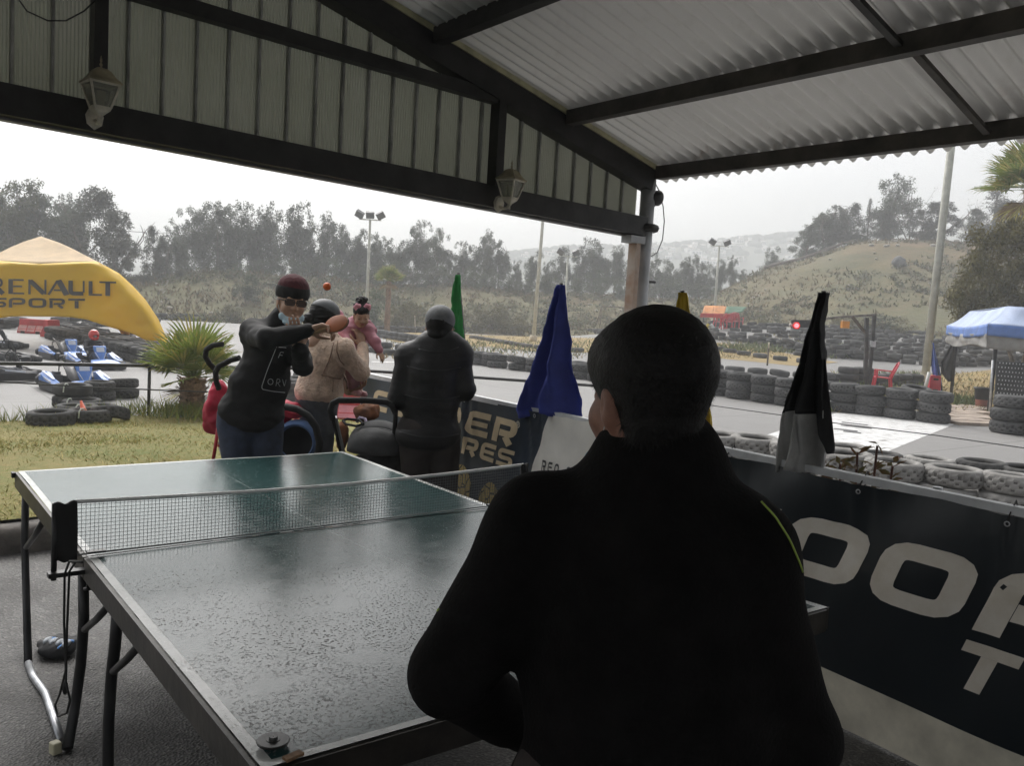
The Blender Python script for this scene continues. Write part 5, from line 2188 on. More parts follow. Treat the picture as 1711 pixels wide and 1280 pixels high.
# ------------------------------------------------ the near player, seen from behind
fl_k = M('black_fleece', (.0078, .0072, .0072), .95, .2, 18, .7, 180, bd=.003, spec=.15)
Yf = 1.13
J = dict(head=jp(1082, 660, Yf), Rh=frame((-.44, .895, -.14), (.02, 0, 1)), neck=jp(1098, 770, Yf - .01), chest=jp(1085, 960, Yf - .01), hip=jp(1090, 1330, Yf - .05),
         shL=jp(905, 888, Yf), elL=jp(752, 1128, Yf - .02), wrL=jp(875, 1215, Yf + .20), shR=jp(1230, 925, Yf - .04), elR=jp(1326, 1230, Yf - .06), wrR=jp(1300, 1230, Yf + .22),
         hipL=jp(1000, 1380, Yf - .05), knL=jz(1010, Yf, .50), anL=jz(1010, Yf - .04, .09), hipR=jp(1190, 1380, Yf - .05), knR=jz(1175, Yf, .50), anR=jz(1180, Yf - .06, .09),
         toeL=(-.3, 1), toeR=(.1, 1))
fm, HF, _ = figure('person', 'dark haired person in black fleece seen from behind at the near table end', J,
                   dict(skin=M('skin_shaded', (.27, .13, .088), .6, .12, 30, .3, 300, bd=.001), top=fl_k, trs=MATS['brown_trousers'], shoe=MATS['shoe_dark'], collar=.05, extra=[(jp(1058, 792, Yf - .01), jp(1136, 792, Yf - .01), .046)]), s=1.0, fat=(1.22, 1.15), hem=-.02, head_s=.90, vox=.0045, cloth_vox=.0075, wr=(.0065, (6, 6, 5)))  # shade on the ear is put into a darker, redder skin colour
R_ = J['Rh']
hb = Body(.03)
hb.ell(HF(0, -.018, .040), np.array([.087, .106, .094]) * .9, R_)
hb.ell(HF(-.006, -.042, -.030), np.array([.060, .050, .058]) * .9, R_)
hb.ell(HF(-.004, .042, .055), np.array([.062, .05, .045]) * .9, R_)
hb.cap(HF(-.034, -.052, -.066), HF(.012, -.056, -.066), .022, .022)
o = hb.build('hair', hair_k, fm, .0045, (.0012, (50, 50, 130), 0))
# short hairs breaking the outline
HV = o.data
N_ = np.empty(len(HV.vertices) * 3, np.float32)
HV.vertices.foreach_get('normal', N_)
N_ = N_.reshape(-1, 3)
C_ = np.empty(len(HV.vertices) * 3, np.float32)
HV.vertices.foreach_get('co', C_)
C_ = C_.reshape(-1, 3) + np.array(fm.location)
rr = np.random.default_rng(77)
ii = rr.integers(0, len(C_), 16000)
base_ = C_[ii] - N_[ii] * .002
dirs = N_[ii] * .30 + np.array([.1, 0, -.75]) + rr.normal(0, .16, (len(ii), 3))
dirs /= np.linalg.norm(dirs, axis=1)[:, None]
side = np.cross(dirs, N_[ii] + .01)
side /= np.linalg.norm(side, axis=1)[:, None]
Ls = (rr.uniform(.005, .011, len(ii)) * np.where(base_[:, 2] < J['head'][2] - .03, 1.9, 1.0))[:, None]
side *= 1.0
V = np.stack([base_ - side * .0006, base_ + side * .0006, base_ + dirs * Ls], 1).reshape(-1, 3) - np.array(fm.location)
o2 = link('hair_strands', npmesh('hair_strands', V, np.arange(len(V)).reshape(-1, 3), hair_k), fm)
tag(o2, kind='stuff')
# fold-down mask at the chin with its ear loop
mb_ = Body(.006)
c0 = jp(986, 764, Yf + .075)
mb_.cap(c0, jp(996, 748, Yf + .07), .007, .006).cap(c0, jp(981, 772, Yf + .085), .007, .006).cap(jp(996, 748, Yf + .07), jp(1004, 742, Yf + .06), .006, .004)
mb_.build('face_mask', mask_m, fm, .003)
m2 = MB()
m2.tube([jp(1002, 744, Yf + .062), jp(1008, 728, Yf + .0), jp(1013, 700, Yf - .03), jp(1014, 672, Yf - .035)], .0014, 6)
m2.build('mask_strap', MATS['strap_white'], fm)
drawn(fm, 'jacket', 'lime_piping', [[(1272, 838), (1296, 864), (1320, 902), (1337, 942), (1350, 985)]], .0014, M('lime', (.42, .55, .10), .6))
drawn(fm, 'jacket', 'lime_piping', [[(733, 1018), (726, 1026), (718, 1040)]], .0014, MATS['lime'])
# ================================================================== TYRES
def rubber(name, c, c2, rand=.25, vs=5):
    return M(name, c, .85, .2, vs, .35, 90, rand=rand, col2=c2, spec=.3)


rub_d = rubber('dusty_rubber', (.050, .050, .051), (.095, .094, .092))
rub_n = rubber('dark_rubber', (.036, .036, .037), (.085, .083, .079))
rub_w = rubber('whitewashed_rubber', (.16, .153, .142), (.30, .292, .278), .12, 9)
grv = M('groove_black', (.016, .016, .016), .9)
grw = M('groove_grey', (.075, .07, .064), .9)
TPROF = [(.165, -.055), (.19, -.080), (.225, -.087), (.250, -.078), (.269, -.058), (.277, -.03), (.277, .03), (.269, .058), (.250, .078), (.225, .087), (.19, .080), (.165, .055), (.178, .045), (.24, .05), (.25, 0), (.24, -.05), (.178, -.045)]


def tyre_mesh(name, mat, tread, seed, groove=None):
    rnd = random.Random(seed)
    m2 = MB()
    if not tread:
        m2.lathe(TPROF, 26, closed=True)
    else:
        n = 112
        rows = [(.165, -.055, 0), (.19, -.082, 0), (.224, -.088, 0), (.246, -.080, 0)]
        zs = np.linspace(-.069, .069, 9)
        for k, z in enumerate(zs):
            rows.append((.277 - .012 * (abs(z) / .069) ** 4, z, k + 1))
        rows += [(.246, .080, 0), (.224, .088, 0), (.19, .082, 0), (.165, .055, 0), (.178, .045, 0), (.24, .05, 0), (.25, 0, 0), (.24, -.05, 0), (.178, -.045, 0)]
        V = []
        for (r_, z, k) in rows:
            for j in range(n):
                t = 2 * pi * j / n
                rr = r_
                if k:
                    ph = (j + ((k // 2) * 3 if seed % 2 else ((k // 2) % 2) * 3)) % 7
                    if ph < 3 or k in (5,) and seed % 3 == 0:
                        rr = r_ - .0062
                V.append((rr * cos(t), rr * sin(t), z))
        k = len(rows)
        F = []
        for i in range(k):
            i2 = (i + 1) % k
            for j in range(n):
                j2 = (j + 1) % n
                F.append((i * n + j, i * n + j2, i2 * n + j2, i2 * n + j))
        m2.add(V, F, False)
    o = len(m2.v)
    me = m2.mesh(name, [mat, groove] if tread else [mat])
    if tread:
        lo_ = []
        for f in m2.f:
            q_ = [math.hypot(m2.v[i][0], m2.v[i][1]) for i in f]
            zz_ = max(abs(m2.v[i][2]) for i in f)
            lo_.append(1 if zz_ <= .0691 and min(q_) > .25 and max(q_) < .277 - .012 * (zz_ / .069) ** 4 - .003 else 0)
        me.polygons.foreach_set('material_index', lo_)
        me.polygons.foreach_set('use_smooth', [abs(p.normal.z) > .6 or p.center.to_2d().length < .24 for p in me.polygons])
    return me


T_D = [tyre_mesh('tyre_dusty', rub_d, False, i) for i in range(2)]
T_DT = [tyre_mesh('tyre_dusty_tread', rub_d, True, i, grv) for i in (1, 2, 3)]
T_N = [tyre_mesh('tyre_dark', rub_n, True, i, grv) for i in (4, 5, 6)] + [tyre_mesh('tyre_dark_smooth', rub_n, False, 7)]
T_W = [tyre_mesh('tyre_white', rub_w, True, i, grw) for i in (7, 8, 9)]
trnd = random.Random(5)
NTYRE = [0]
TH = .181


def tyre(p, meshes, sc, label, group, tilt=0.0):
    o = link('tyre', trnd.choice(meshes))
    o.location = Vector(p) + Vector((0, 0, .088 * sc))
    o.scale = (sc, sc, sc * trnd.uniform(.95, 1.08))
    o.rotation_euler = (trnd.gauss(0, .02) + tilt, trnd.gauss(0, .02) + tilt * .5, trnd.uniform(0, 6.28))
    NTYRE[0] += 1
    return tag(o, label, 'tyre', group)


LV = {1: ['single tyre'], 2: ['lower tyre', 'upper tyre'], 3: ['bottom tyre', 'middle tyre', 'top tyre'], 4: ['bottom tyre', 'second tyre', 'third tyre', 'top tyre']}


def stack(p, n, meshes, sc, where, group, adj='dusty grey', tilt=0.0):
    p = np.array(p, float)
    for k in range(n):
        q = p + (trnd.gauss(0, .014), trnd.gauss(0, .014), k * TH * sc * 1.01)
        tyre(q, meshes, sc, '%s %s %s' % (adj, LV[n][k], where), group, tilt if k == n - 1 else 0)


def row(pts, spacing):
    """evenly spaced ground points along a line of picture measurements"""
    P = [gp(*p) for p in pts]
    out = [P[0]]
    acc = 0.0
    for a, b in zip(P[:-1], P[1:]):
        L = np.linalg.norm((b - a)[:2])
        pos = spacing - acc
        while pos <= L:
            q = a + (b - a) * pos / L
            q[2] = float(ground(q[0], q[1]))
            out.append(q)
            pos += spacing
        acc = L - (pos - spacing)
    return out


# right: stacks of three along the far road edge, in front of the red chair
a_pts = [(1204, 660), (1234, 666), (1276, 672), (1316, 678), (1362, 683), (1408, 688), (1452, 693), (1503, 699), (1559, 706)]
for i, p in enumerate(a_pts):
    stack(gp(*p), 3, T_DT, 1.05, 'in the %s triple stack from left by the start box' % ORD[i], 'triple tyre stacks by the start box', tilt=(.06 if i == 8 else 0))
q = gp(1541, 699)
tyre(q + np.array([0, .35, .40]), T_D, 1.05, 'dusty tyre leaning behind the last triple stack beside the slabs', 'triple tyre stacks by the start box', .1)
for i, p in enumerate([(1690, 724), (1748, 733)]):
    stack(gp(*p), 3, T_DT, 1.2, 'in the big triple stack before the dotted screen' if i == 0 else 'in the big triple stack at the right frame edge', 'triple tyre stacks by the blue tent')
# pairs leading left from there, behind the near man to the green flag
pr_ = row([(800, 609), (845, 616), (885, 621), (963, 632), (1040, 642), (1120, 652), (1190, 659)], .60)
for i, p in enumerate(pr_):
    stack(p + np.array([trnd.gauss(0, .05), trnd.gauss(0, .05), 0]), 2, T_DT, 1.05, 'in the road edge row by the blue flag, %s from left' % ORD[i], 'paired tyres on the road edge', tilt=.12 if i == 3 else 0)
# second line behind them
for i, p in enumerate(row([(1192, 630), (1260, 636), (1335, 642), (1400, 648)], .62)):
    stack(p, 2, T_D, 1.03, 'behind the triple stacks, right of the near man, %s from left' % ORD[i], 'second tyre line', tilt=.1 if i % 3 == 0 else 0)
for i, p in enumerate(row([(1385, 645), (1410, 646), (1480, 646), (1545, 645)], .63)):
    stack(p, 3 if i in (1, 2) else 2, T_D, 1.05, 'behind the signal post and red chair, %s stack from left' % ORD[i], 'tyres behind the red chair')
for i, p in enumerate(row([(800, 598), (850, 603), (930, 610), (990, 616)], .75)):
    stack(p, 1, T_D, 1.0, 'lying behind the road edge pairs near blue flag, %s from left' % ORD[i], 'loose tyres behind the road edge row')
# left of the man in the cap
for i, p in enumerate(row([(596, 578), (622, 588), (655, 594), (700, 599), (770, 604)], .62)):
    stack(p, 1 + (i % 2), T_D, 1.05, 'along the road bend beside the toddler, %s from left' % ORD[i], 'tyres on the bend by the toddler', tilt=.25 if i == 2 else 0)
for i, p in enumerate(row([(632, 563), (660, 568), (703, 575), (740, 578)], .62)):
    stack(p, 2, T_D, 1.0, 'in the inner row left of the capped man, %s from left' % ORD[i], 'inner tyre row')
# singles edging the dry grass
for i, p in enumerate(row([(792, 566), (835, 573), (880, 581), (960, 588), (1040, 590)], .95)):
    stack(p, 1, T_D, 1.0, 'edging the dry grass left of the near man, %s from left' % ORD[i], 'single tyres edging the dry grass')
for i, p in enumerate(row([(1200, 586), (1232, 592), (1262, 597), (1300, 602), (1345, 607)], .85)):
    stack(p, 1, T_D, 1.0, 'edging the dry grass right of the near man, %s from left' % ORD[i], 'single tyres edging the dry grass')
# the chain of tyres by the yellow tent and the group in front of the karts
for lane, dx in enumerate((-9, 8)):
    for i, p in enumerate(row([(100 + dx, 566 - lane * 7), (150 + dx, 580 - lane * 7), (200 + dx, 594 - lane * 7), (265 + dx, 612 - lane * 7), (300 + dx, 622 - lane * 7)], .57)):
        stack(p, 2, T_N, 1.0, 'in the %s lane of the tyre chain behind karts, %s from left' % (('front', 'rear')[lane], ORD[i]), 'tyre chain by the yellow tent', 'dark')
for (x, y, n_, sc, w, tl_) in ((206, 664, 2, .74, 'at the right end of the group before the nearest kart', .12), (166, 668, 2, .74, 'second from right before the nearest kart', 0),
                          (120, 680, 2, .84, 'at the left of the group before the nearest kart', 0), (134, 686, 1, .86, 'in the middle of the group before the nearest kart', 0),
                          (128, 698, 1, .9, 'on the lawn side of the group, left of the coned tyre', 0), (162, 697, 1, .86, 'behind the coned tyre before the nearest kart', 0),
                          (149, 705, 1, .9, 'holding the orange cone at the edge of the lawn', 0), (186, 703, 1, .8, 'just right of the coned tyre on the lawn edge', .3), (84, 711, 1, .9, 'half hidden at the left, on the lawn edge', 0)):
    stack(gp(x, y), n_, T_N, sc, w, 'tyre group before the karts', 'dark worn', tl_)
# whitewashed tyres behind the banners
for i, (x, ytop) in enumerate(((1122, 716), (1199, 720), (1262, 726), (1330, 737), (1415, 752), (1494, 766), (1592, 777), (1690, 789), (1780, 800))):
    hor = 518.9 + (x - 855.5) * math.tan(ROLL)
    Y = 1.20 * FPX / (ytop - hor)
    p = atY(x, ytop, Y)
    stack((p[0], p[1], 0), 2, T_W, 1.0, 'in the %s front pair from left behind the banner' % ORD[i], 'whitewashed tyre pairs behind the banner', 'whitewashed')
for i, (x, ytop) in enumerate(((1413, 741), (1468, 752), (1556, 761), (1644, 768), (1712, 776), (985, 697), (1040, 706))):
    hor = 518.9 + (x - 855.5) * math.tan(ROLL)
    Y = 1.385 * FPX / (ytop - hor)
    p = atY(x, ytop, Y)
    stack((p[0], p[1], 0), 1, T_W if i > 4 else T_W[:2] + T_N[:1], 1.0, 'in the rear row, %s' % ('behind the black and white flag', 'second behind the banner', 'third behind the banner', 'fourth behind the banner', 'at the right frame edge', 'right of the blue flag', 'hidden by the near head')[i], 'rear tyres behind the banner', 'grey')
for i, (x, y, n_) in enumerate(((488, 676, 2), (505, 668, 2), (478, 652, 1), (515, 655, 2), (548, 655, 2))):
    stack(gp(x, y), n_, T_D, 1.0, 'seen between player and woman, %s from the front' % ORD[i], 'tyres between player and woman')

# everything further off, past the count limit: one mass of real tyres
lp_ = MB()
lp_.lathe([(.165, -.06), (.21, -.088), (.262, -.08), (.277, -.04), (.277, .04), (.262, .08), (.21, .088), (.165, .06), (.22, .03), (.22, -.03)], 16, closed=True)
LV_ = np.array(lp_.v)
LF_ = np.array(lp_.f)
far = []


def farrow(pts, sp, n_, jit=.08):
    for p in row(pts, sp):
        for k in range(n_ if isinstance(n_, int) else trnd.choice(n_)):
            far.append((p + np.array([trnd.gauss(0, jit), trnd.gauss(0, jit), (k + .5) * TH]), trnd.gauss(0, .09), trnd.gauss(0, .09)))


farrow([(600, 556), (640, 555), (700, 556), (790, 556), (905, 558), (1000, 558), (1100, 561), (1190, 566)], .60, 2)
farrow([(620, 548), (680, 548)], .6, (2, 3))
farrow([(925, 551), (990, 549), (1060, 548)], .62, (1, 2, 2), .3)
farrow([(1190, 567), (1260, 574), (1336, 588), (1390, 594), (1440, 599), (1500, 606), (1560, 612), (1620, 612), (1711, 606), (1800, 605)], .60, 2)
for k, yy in enumerate((560, 553, 547)):
    farrow([(1180, yy), (1270, yy + 3), (1380, yy + 6), (1500, yy + 12)], .62, (1, 2, 2), .25)
for (y0, y1, n_) in ((553, 556, 2), (558, 564, 2), (564, 572, 2), (570, 580, 2), (577, 588, 2), (584, 596, (1, 2, 2, 3)), (590, 604, (2, 3)), (596, 604, (2, 2, 3))):
    farrow([(1340, y0), (1440, (y0 + y1) / 2), (1560, y1), (1650, y1 + 3), (1800, y1 + 2)], .60, n_, .3)
farrow([(114, 556), (170, 573), (220, 588), (290, 608)], .57, 2)
farrow([(258, 534), (300, 535), (345, 535), (385, 534)], .62, 2)
farrow([(390, 533), (440, 532), (520, 536), (600, 541)], .62, 2)
farrow([(-30, 545), (10, 550), (40, 546)], .6, 2, .2)
farrow([(90, 546), (130, 545), (170, 546), (200, 540), (262, 537)], .62, 2, .15)
PV = []
PF = []
for i, (p, rx, ry) in enumerate(far):
    R = np.array(Matrix.Rotation(rx, 3, 'X') @ Matrix.Rotation(ry, 3, 'Y'))
    PV.append(LV_ @ R.T + p)
    PF.append(LF_ + i * len(LV_))
me = npmesh('distant_tyres', np.concatenate(PV), np.concatenate(PF), rub_d, True)
mats_ = [rub_d, rubber('dusty_rubber_pale', (.085, .085, .083), (.14, .138, .132)), rub_n]
me.materials.clear()
for mm in mats_:
    me.materials.append(mm)
me.polygons.foreach_set('material_index', np.repeat(np.random.default_rng(3).choice([0, 0, 1, 2], len(far)), len(LF_)).astype(np.int32))
tag(link('distant_tyres', me), kind='stuff')
# pale straps lacing some of the near tyres together
m_s = M('strap_pale', (.55, .58, .50), .8)
for (x, y, z, dx) in ((122, 680, .315, 2), (128, 686, .165, 2), (143, 698, .172, 4), (149, 705, .172, 1)):
    p = gp(x, y)
    m2 = MB()
    p = p + np.array([0, 0, z])
    m2.tube([p + (0, -.12, -.03), p + (.002, -.15, .0), p + (.004, -.20, .004), p + (.004, -.235, -.02), p + (.004, -.25, -.10)], .008, 5)
    tag(m2.build('strap', m_s), 'pale strap lacing tyres before the nearest kart, %s' % {122: 'farthest from the cone', 128: 'second farthest from the cone', 143: 'second nearest to the cone', 149: 'nearest to the cone'}[x], 'strap', 'straps on the tyre group')

# ================================================================== KARTS
kb_ = M('kart_black', (.028, .028, .03), .45, .15, 8)
kblue = M('kart_blue', (.10, .24, .62), .35, .12, 4, coat=.3)
kwh = M('kart_white', (.60, .63, .70), .35, .08, 4)
knavy = M('kart_navy', (.03, .05, .20), .35)
kgrey = M('kart_grey', (.10, .10, .105), .5, .2, 6)


def rbox(m2, c, s, r=.04):
    """box with soft horizontal outline"""
    x, y, z = s[0] / 2, s[1] / 2, s[2] / 2
    r = min(r, x * .9, y * .9)
    pts = []
    for (sx_, sy_, a0) in ((1, 1, 0), (-1, 1, pi / 2), (-1, -1, pi), (1, -1, 1.5 * pi)):
        for k in range(4):
            a = a0 + pi / 2 * k / 3
            pts.append((sx_ * (x - r) + r * cos(a), sy_ * (y - r) + r * sin(a)))
    n = len(pts)
    V = []
    for (f, zz) in ((.93, -z), (1, -z * .5), (1, z * .5), (.93, z)):
        V += [(c[0] + p[0] * f, c[1] + p[1] * f, c[2] + zz) for p in pts]
    F = [(k * n + j, k * n + (j + 1) % n, (k + 1) * n + (j + 1) % n, (k + 1) * n + j) for k in range(3) for j in range(n)]
    F += [tuple(range(n))[::-1], tuple(range(3 * n, 4 * n))]
    return m2.add(V, F, False)


def kart(label, loc, rz, body, accent, group):
    t = thing('go_kart', label, 'go-kart', loc, rz, group)
    t.scale = (.66, .66, .66)

    def part(nm, mat, fn):
        m2 = MB()
        fn(m2)
        return m2.build(nm, mat, t, world=False)
    part('floor_pan', kb_, lambda m: m.box((.1, 0, .06), (1.5, .62, .02)))
    part('frame', kgrey, lambda m: (m.tube([(-.75, -.3, .07), (.2, -.32, .07), (.75, -.22, .07)], .016, 6), m.tube([(-.75, .3, .07), (.2, .32, .07), (.75, .22, .07)], .016, 6)))
    part('front_bumper', kb_, lambda m: rbox(m, (.92, 0, .12), (.30, 1.12, .17), .13))
    part('rear_bumper', kb_, lambda m: rbox(m, (-.90, 0, .17), (.22, 1.30, .20), .1))
    for s in (1, -1):
        part('side_bumper', kb_, lambda m: rbox(m, (.02, s * .60, .12), (1.15, .18, .18), .08))
        def pod(m):
            P = []
            for (x, w, h) in ((-.60, .16, .40), (-.35, .20, .42), (0, .18, .31), (.35, .16, .27), (.62, .10, .24)):
                P += [(x, s * (.58 - w / 2), .20), (x, s * (.58 - w / 2), h - .03), (x, s * .57, h), (x, s * (.58 + w / 2), h - .07), (x, s * (.58 + w / 2), .20)]
            F = []
            for i in range(4):
                for k in range(4):
                    q = (5 * i + k, 5 * i + k + 1, 5 * i + k + 6, 5 * i + k + 5)
                    F.append(q if s > 0 else q[::-1])
            F += [(0, 1, 2, 3, 4), (20, 24, 23, 22, 21)]
            m.add(P, F, False)
        po = part('side_pod', body, pod)
        m2 = MB()
        m2.bar((-.55, s * .672, .33), (.30, s * .665, .235), .012, .045)
        m2.bar((-.50, s * .60, .418), (.25, s * .585, .30), .05, .008)
        m2.build('stripe', accent, po, world=False)
        for (x, y, r_, w) in ((.62, .50, .13, .13), (-.58, .52, .145, .2)):
            m2 = MB()
            prof = [(.06, -w / 2), (r_ - .02, -w / 2), (r_, -w / 2 + .02), (r_, w / 2 - .02), (r_ - .02, w / 2), (.06, w / 2)]
            m2.lathe(prof, 18, (x, s * y, r_), (np.array([1., 0, 0]), np.array([0, 0, 1.]), np.array([0, 1., 0])))
            wo_ = m2.build('wheel', kb_, t, world=False)
            m2 = MB()
            m2.lathe([(.001, w * .3), (.04, w * .32), (.062, w * .46), (.062, -w * .46), (.001, -w * .3)], 14, (x, s * y, r_), (np.array([1., 0, 0]), np.array([0, 0, 1.]), np.array([0, 1., 0])))
            m2.build('rim', kgrey, wo_, world=False)
    def nose(m):
        m.grid(lambda u, v: (.60 + .46 * v - .05 * (2 * u - 1) ** 2, (u - .5) * (.62 + .26 * v), .26 - .10 * v * v + .03 * (1 - (2 * u - 1) ** 2)), 10, 6)
    solid(part('nose_cone', body, nose), .02)
    def fair(m):
        m.grid(lambda u, v: (.50 - .22 * v + .05 * (1 - (2 * u - 1) ** 2), (u - .5) * (.20 + .20 * v - .06 * max(0, v - .85) / .15), .22 + .44 * v), 8, 10)
    f_ = part('steering_fairing', body, fair)
    solid(f_, .018)
    m2 = MB()
    m2.grid(lambda u, v: (.515 - .22 * (.62 + .3 * v) + .05 * (1 - (u - .5) ** 2), (u - .5) * .22, .22 + .44 * (.62 + .3 * v)), 4, 3)
    m2.build('number_plate', accent, f_, world=False)
    m2 = MB()
    for s in (1, -1):
        m2.bar((.535, s * .03, .24), (.42, s * .155, .48), .02, .012)
    m2.build('chevron', accent, f_, world=False)
    def seat(m):
        def sf(u, v):
            a = (u - .5) * pi
            x = -.05 - .52 * v * v
            return (x - .03 * cos(a), .20 * sin(a) * (1 + .08 * v), .12 + .05 * (1 - cos(a)) + .46 * max(0, v - .25) * 1.1 + .13 * abs(sin(a)) * (1 - v * .3))
        m.grid(sf, 12, 10)
    solid(part('seat', kb_, seat), .02)
    part('engine', kgrey, lambda m: (m.box((-.50, -.32, .22), (.26, .2, .22)), m.box((-.5, -.32, .36), (.16, .14, .08)), m.tube([(-.4, -.38, .2), (-.75, -.4, .22)], .035, 8)))
    part('steering_wheel', kb_, lambda m: (m.tube([(.22 + .05 * sin(a), .15 * cos(a), .58 + .13 * sin(a)) for a in np.linspace(0, 2 * pi, 17)], .014, 6, cap=False), m.tube([(.60, 0, .15), (.22, 0, .58)], .012, 6)))
    part('roll_hoop', kb_, lambda m: m.tube([(-.62, -.25, .1), (-.66, -.22, .5), (-.67, 0, .56), (-.66, .22, .5), (-.62, .25, .1)], .016, 6))
    return t


KG = 'karts waiting in the yard'


def face(px, py, turn=0.0):
    p = gp(px, py)
    return p, atan2(-p[1], -p[0]) + turn


p, a = face(131, 653, .30)
kart('blue and white kart nearest the lawn, no driver, behind the tyre group', p, a, kblue, kwh, KG)
p, a = face(112, 600, .35)
kart('blue and white kart parked empty left of the red helmeted driver', p, a, kblue, kwh, KG)
pk, ak = face(160, 614, .30)
kart('blue and white kart with the red helmeted driver in it', pk, ak, kblue, kwh, KG)
p, a = face(-14, 582, 2.0)
kart('dark kart at the left frame edge, farthest of three', p, a, kgrey, kwh, KG)
p, a = face(-4, 606, 2.1)
kart('dark kart at the left frame edge, middle of three', p, a, kgrey, kb_, KG)
p, a = face(-2, 634, 2.0)
kart('dark kart at the left frame edge, nearest of three', p, a, kgrey, kwh, KG)

# the kart driver
c_, s_ = cos(ak), sin(ak)
kp = lambda x, y, z: np.array([pk[0] + .66 * (c_ * x - s_ * y), pk[1] + .66 * (s_ * x + c_ * y), pk[2] + .66 * z])
dirv = np.array([c_, s_, 0.])
turnv = nrm(np.array([.75, -.6, -.1]))
J = dict(head=kp(-.22, 0, .93), Rh=frame(turnv), neck=kp(-.26, 0, .78), chest=kp(-.28, 0, .60), hip=kp(-.16, 0, .30), shL=kp(-.26, .19, .72), elL=kp(-.02, .27, .54), wrL=kp(.15, .15, .62),
         shR=kp(-.26, -.19, .72), elR=kp(-.02, -.27, .54), wrR=kp(.15, -.15, .62), hipL=kp(-.08, .09, .28), knL=kp(.28, .15, .40), anL=kp(.60, .12, .18), hipR=kp(-.08, -.09, .28), knR=kp(.28, -.15, .40), anR=kp(.60, -.12, .18), toeL=(c_, s_), toeR=(c_, s_))
dr, HD, _ = figure('person', 'kart driver in red helmet and dark jacket at the wheel of a blue kart', J, dict(skin=skin_t, top=M('jacket_charcoal', (.025, .025, .03), .8), trs=MATS['dark_denim'], shoe=MATS['shoe_dark']), s=.58, vox=.011, cloth_vox=.011, head_s=.74, wr=(.006, (9, 9, 9)))
hb = Body(.01)
hb.ell(HD(0, -.005, .025), (.098, .107, .107), J['Rh'])
hb.ell(HD(0, .05, -.05), (.077, .068, .055), J['Rh'])
hb.ell(HD(0, .13, -.005), (.064, .043, .03), J['Rh'], sub=True)
hb.build('helmet', M('helmet_red', (.55, .03, .025), .25, .05, coat=.6), dr, .009)
m2 = MB()
Rh = J['Rh']
m2.grid(lambda u, v: HD(.085 * sin((u - .5) * 2.0), .115 * cos((u - .5) * 2.0) - .01, -.02 + .045 * v), 8, 3)
m2.build('visor', M('visor', (.25, .25, .27), .1), dr)

# ================================================================== BARRIERS AND CONES
redp = M('barrier_red', (.52, .045, .05), .5, .12, 4)
pinkp = M('barrier_faded', (.60, .30, .27), .6, .15, 4)


def barrier(label, p, L, H, rz, face_mat, group='plastic road barriers'):
    t = thing('road_barrier', label, 'barrier', p, rz, group)
    m2 = MB()
    pr = [(-.24, 0), (-.24, .12 * H), (-.20, .30 * H), (-.11, .55 * H), (-.09, H), (.09, H), (.11, .55 * H), (.20, .30 * H), (.24, .12 * H), (.24, 0)]
    V = []
    for x in (-L / 2, -L / 2 + .03, L / 2 - .03, L / 2):
        k = .94 if abs(x) == L / 2 else 1
        V += [(x, y * k, z * (1 - .02 * (k < 1))) for y, z in pr]
    n = len(pr)
    F = [(i * n + k, i * n + k + 1, (i + 1) * n + k + 1, (i + 1) * n + k) for i in range(3) for k in range(n - 1)] + [tuple(range(n))[::-1], tuple(range(3 * n, 4 * n))]
    m2.add(V, F, False)
    m2.build('shell', redp, t, world=False)
    for k in range(3):
        x = (-.32 + .32 * k) * L
        for s in (1, -1):
            m2 = MB()
            m2.add([(x - .14 * L, s * .245, .13 * H), (x + .14 * L, s * .245, .13 * H), (x + .14 * L, s * .128, .56 * H), (x - .14 * L, s * .128, .56 * H)], [(0, 1, 2, 3) if s < 0 else (3, 2, 1, 0)])
            m2.build('face_panel', face_mat, t, world=False)
    for x in (-.28, .28):
        m2 = MB()
        m2.box((x * L, 0, .035), (.13, .492, .07))
        m2.build('fork_slot', M('slot_dark', (.02, .01, .01), .8), t, world=False)
    return t


barrier('faded red and pink road barrier under the yellow tent', gp(57, 557), .82, .45, .05, pinkp)
barrier('narrow red road barrier end on, beside the tyre chain', gp(86, 563), .40, .52, 1.2, redp)
barrier('red and pink road barrier behind the woman', atY(583, 702, 11.2) * np.array([1, 1, 0]), .9, .36, .1, M('barrier_pink', (.62, .22, .25), .6, .1, 4))


def cone(label, p, h, tilt=0.0):
    t = thing('traffic_cone', label, 'cone', p, 0, 'traffic cones')
    t.rotation_euler = (0, tilt, .3)
    m2 = MB()
    m2.lathe([(h * .27, .02), (h * .22, .06 * h), (h * .045, h), (.001, h)], 14)
    m2.build('body', M('cone_orange', (.72, .10, .03), .5, .08), t, world=False)
    m2 = MB()
    m2.lathe([(h * .165, .40 * h), (h * .125, .62 * h)], 14)
    m2.build('band', M('cone_band', (.65, .3, .2), .5), t, world=False)
    m2 = MB()
    rbox(m2, (0, 0, .012), (h * .7, h * .7, .024), .03)
    m2.build('base', MATS['cone_orange'], t, world=False)


cone('small orange traffic cone standing inside a tyre at the lawn edge', gp(144, 706) + np.array([0, 0, .02]), .24, -.25)
cone('orange traffic cone behind the red stroller hood', atz(499, 712, .15), .34)

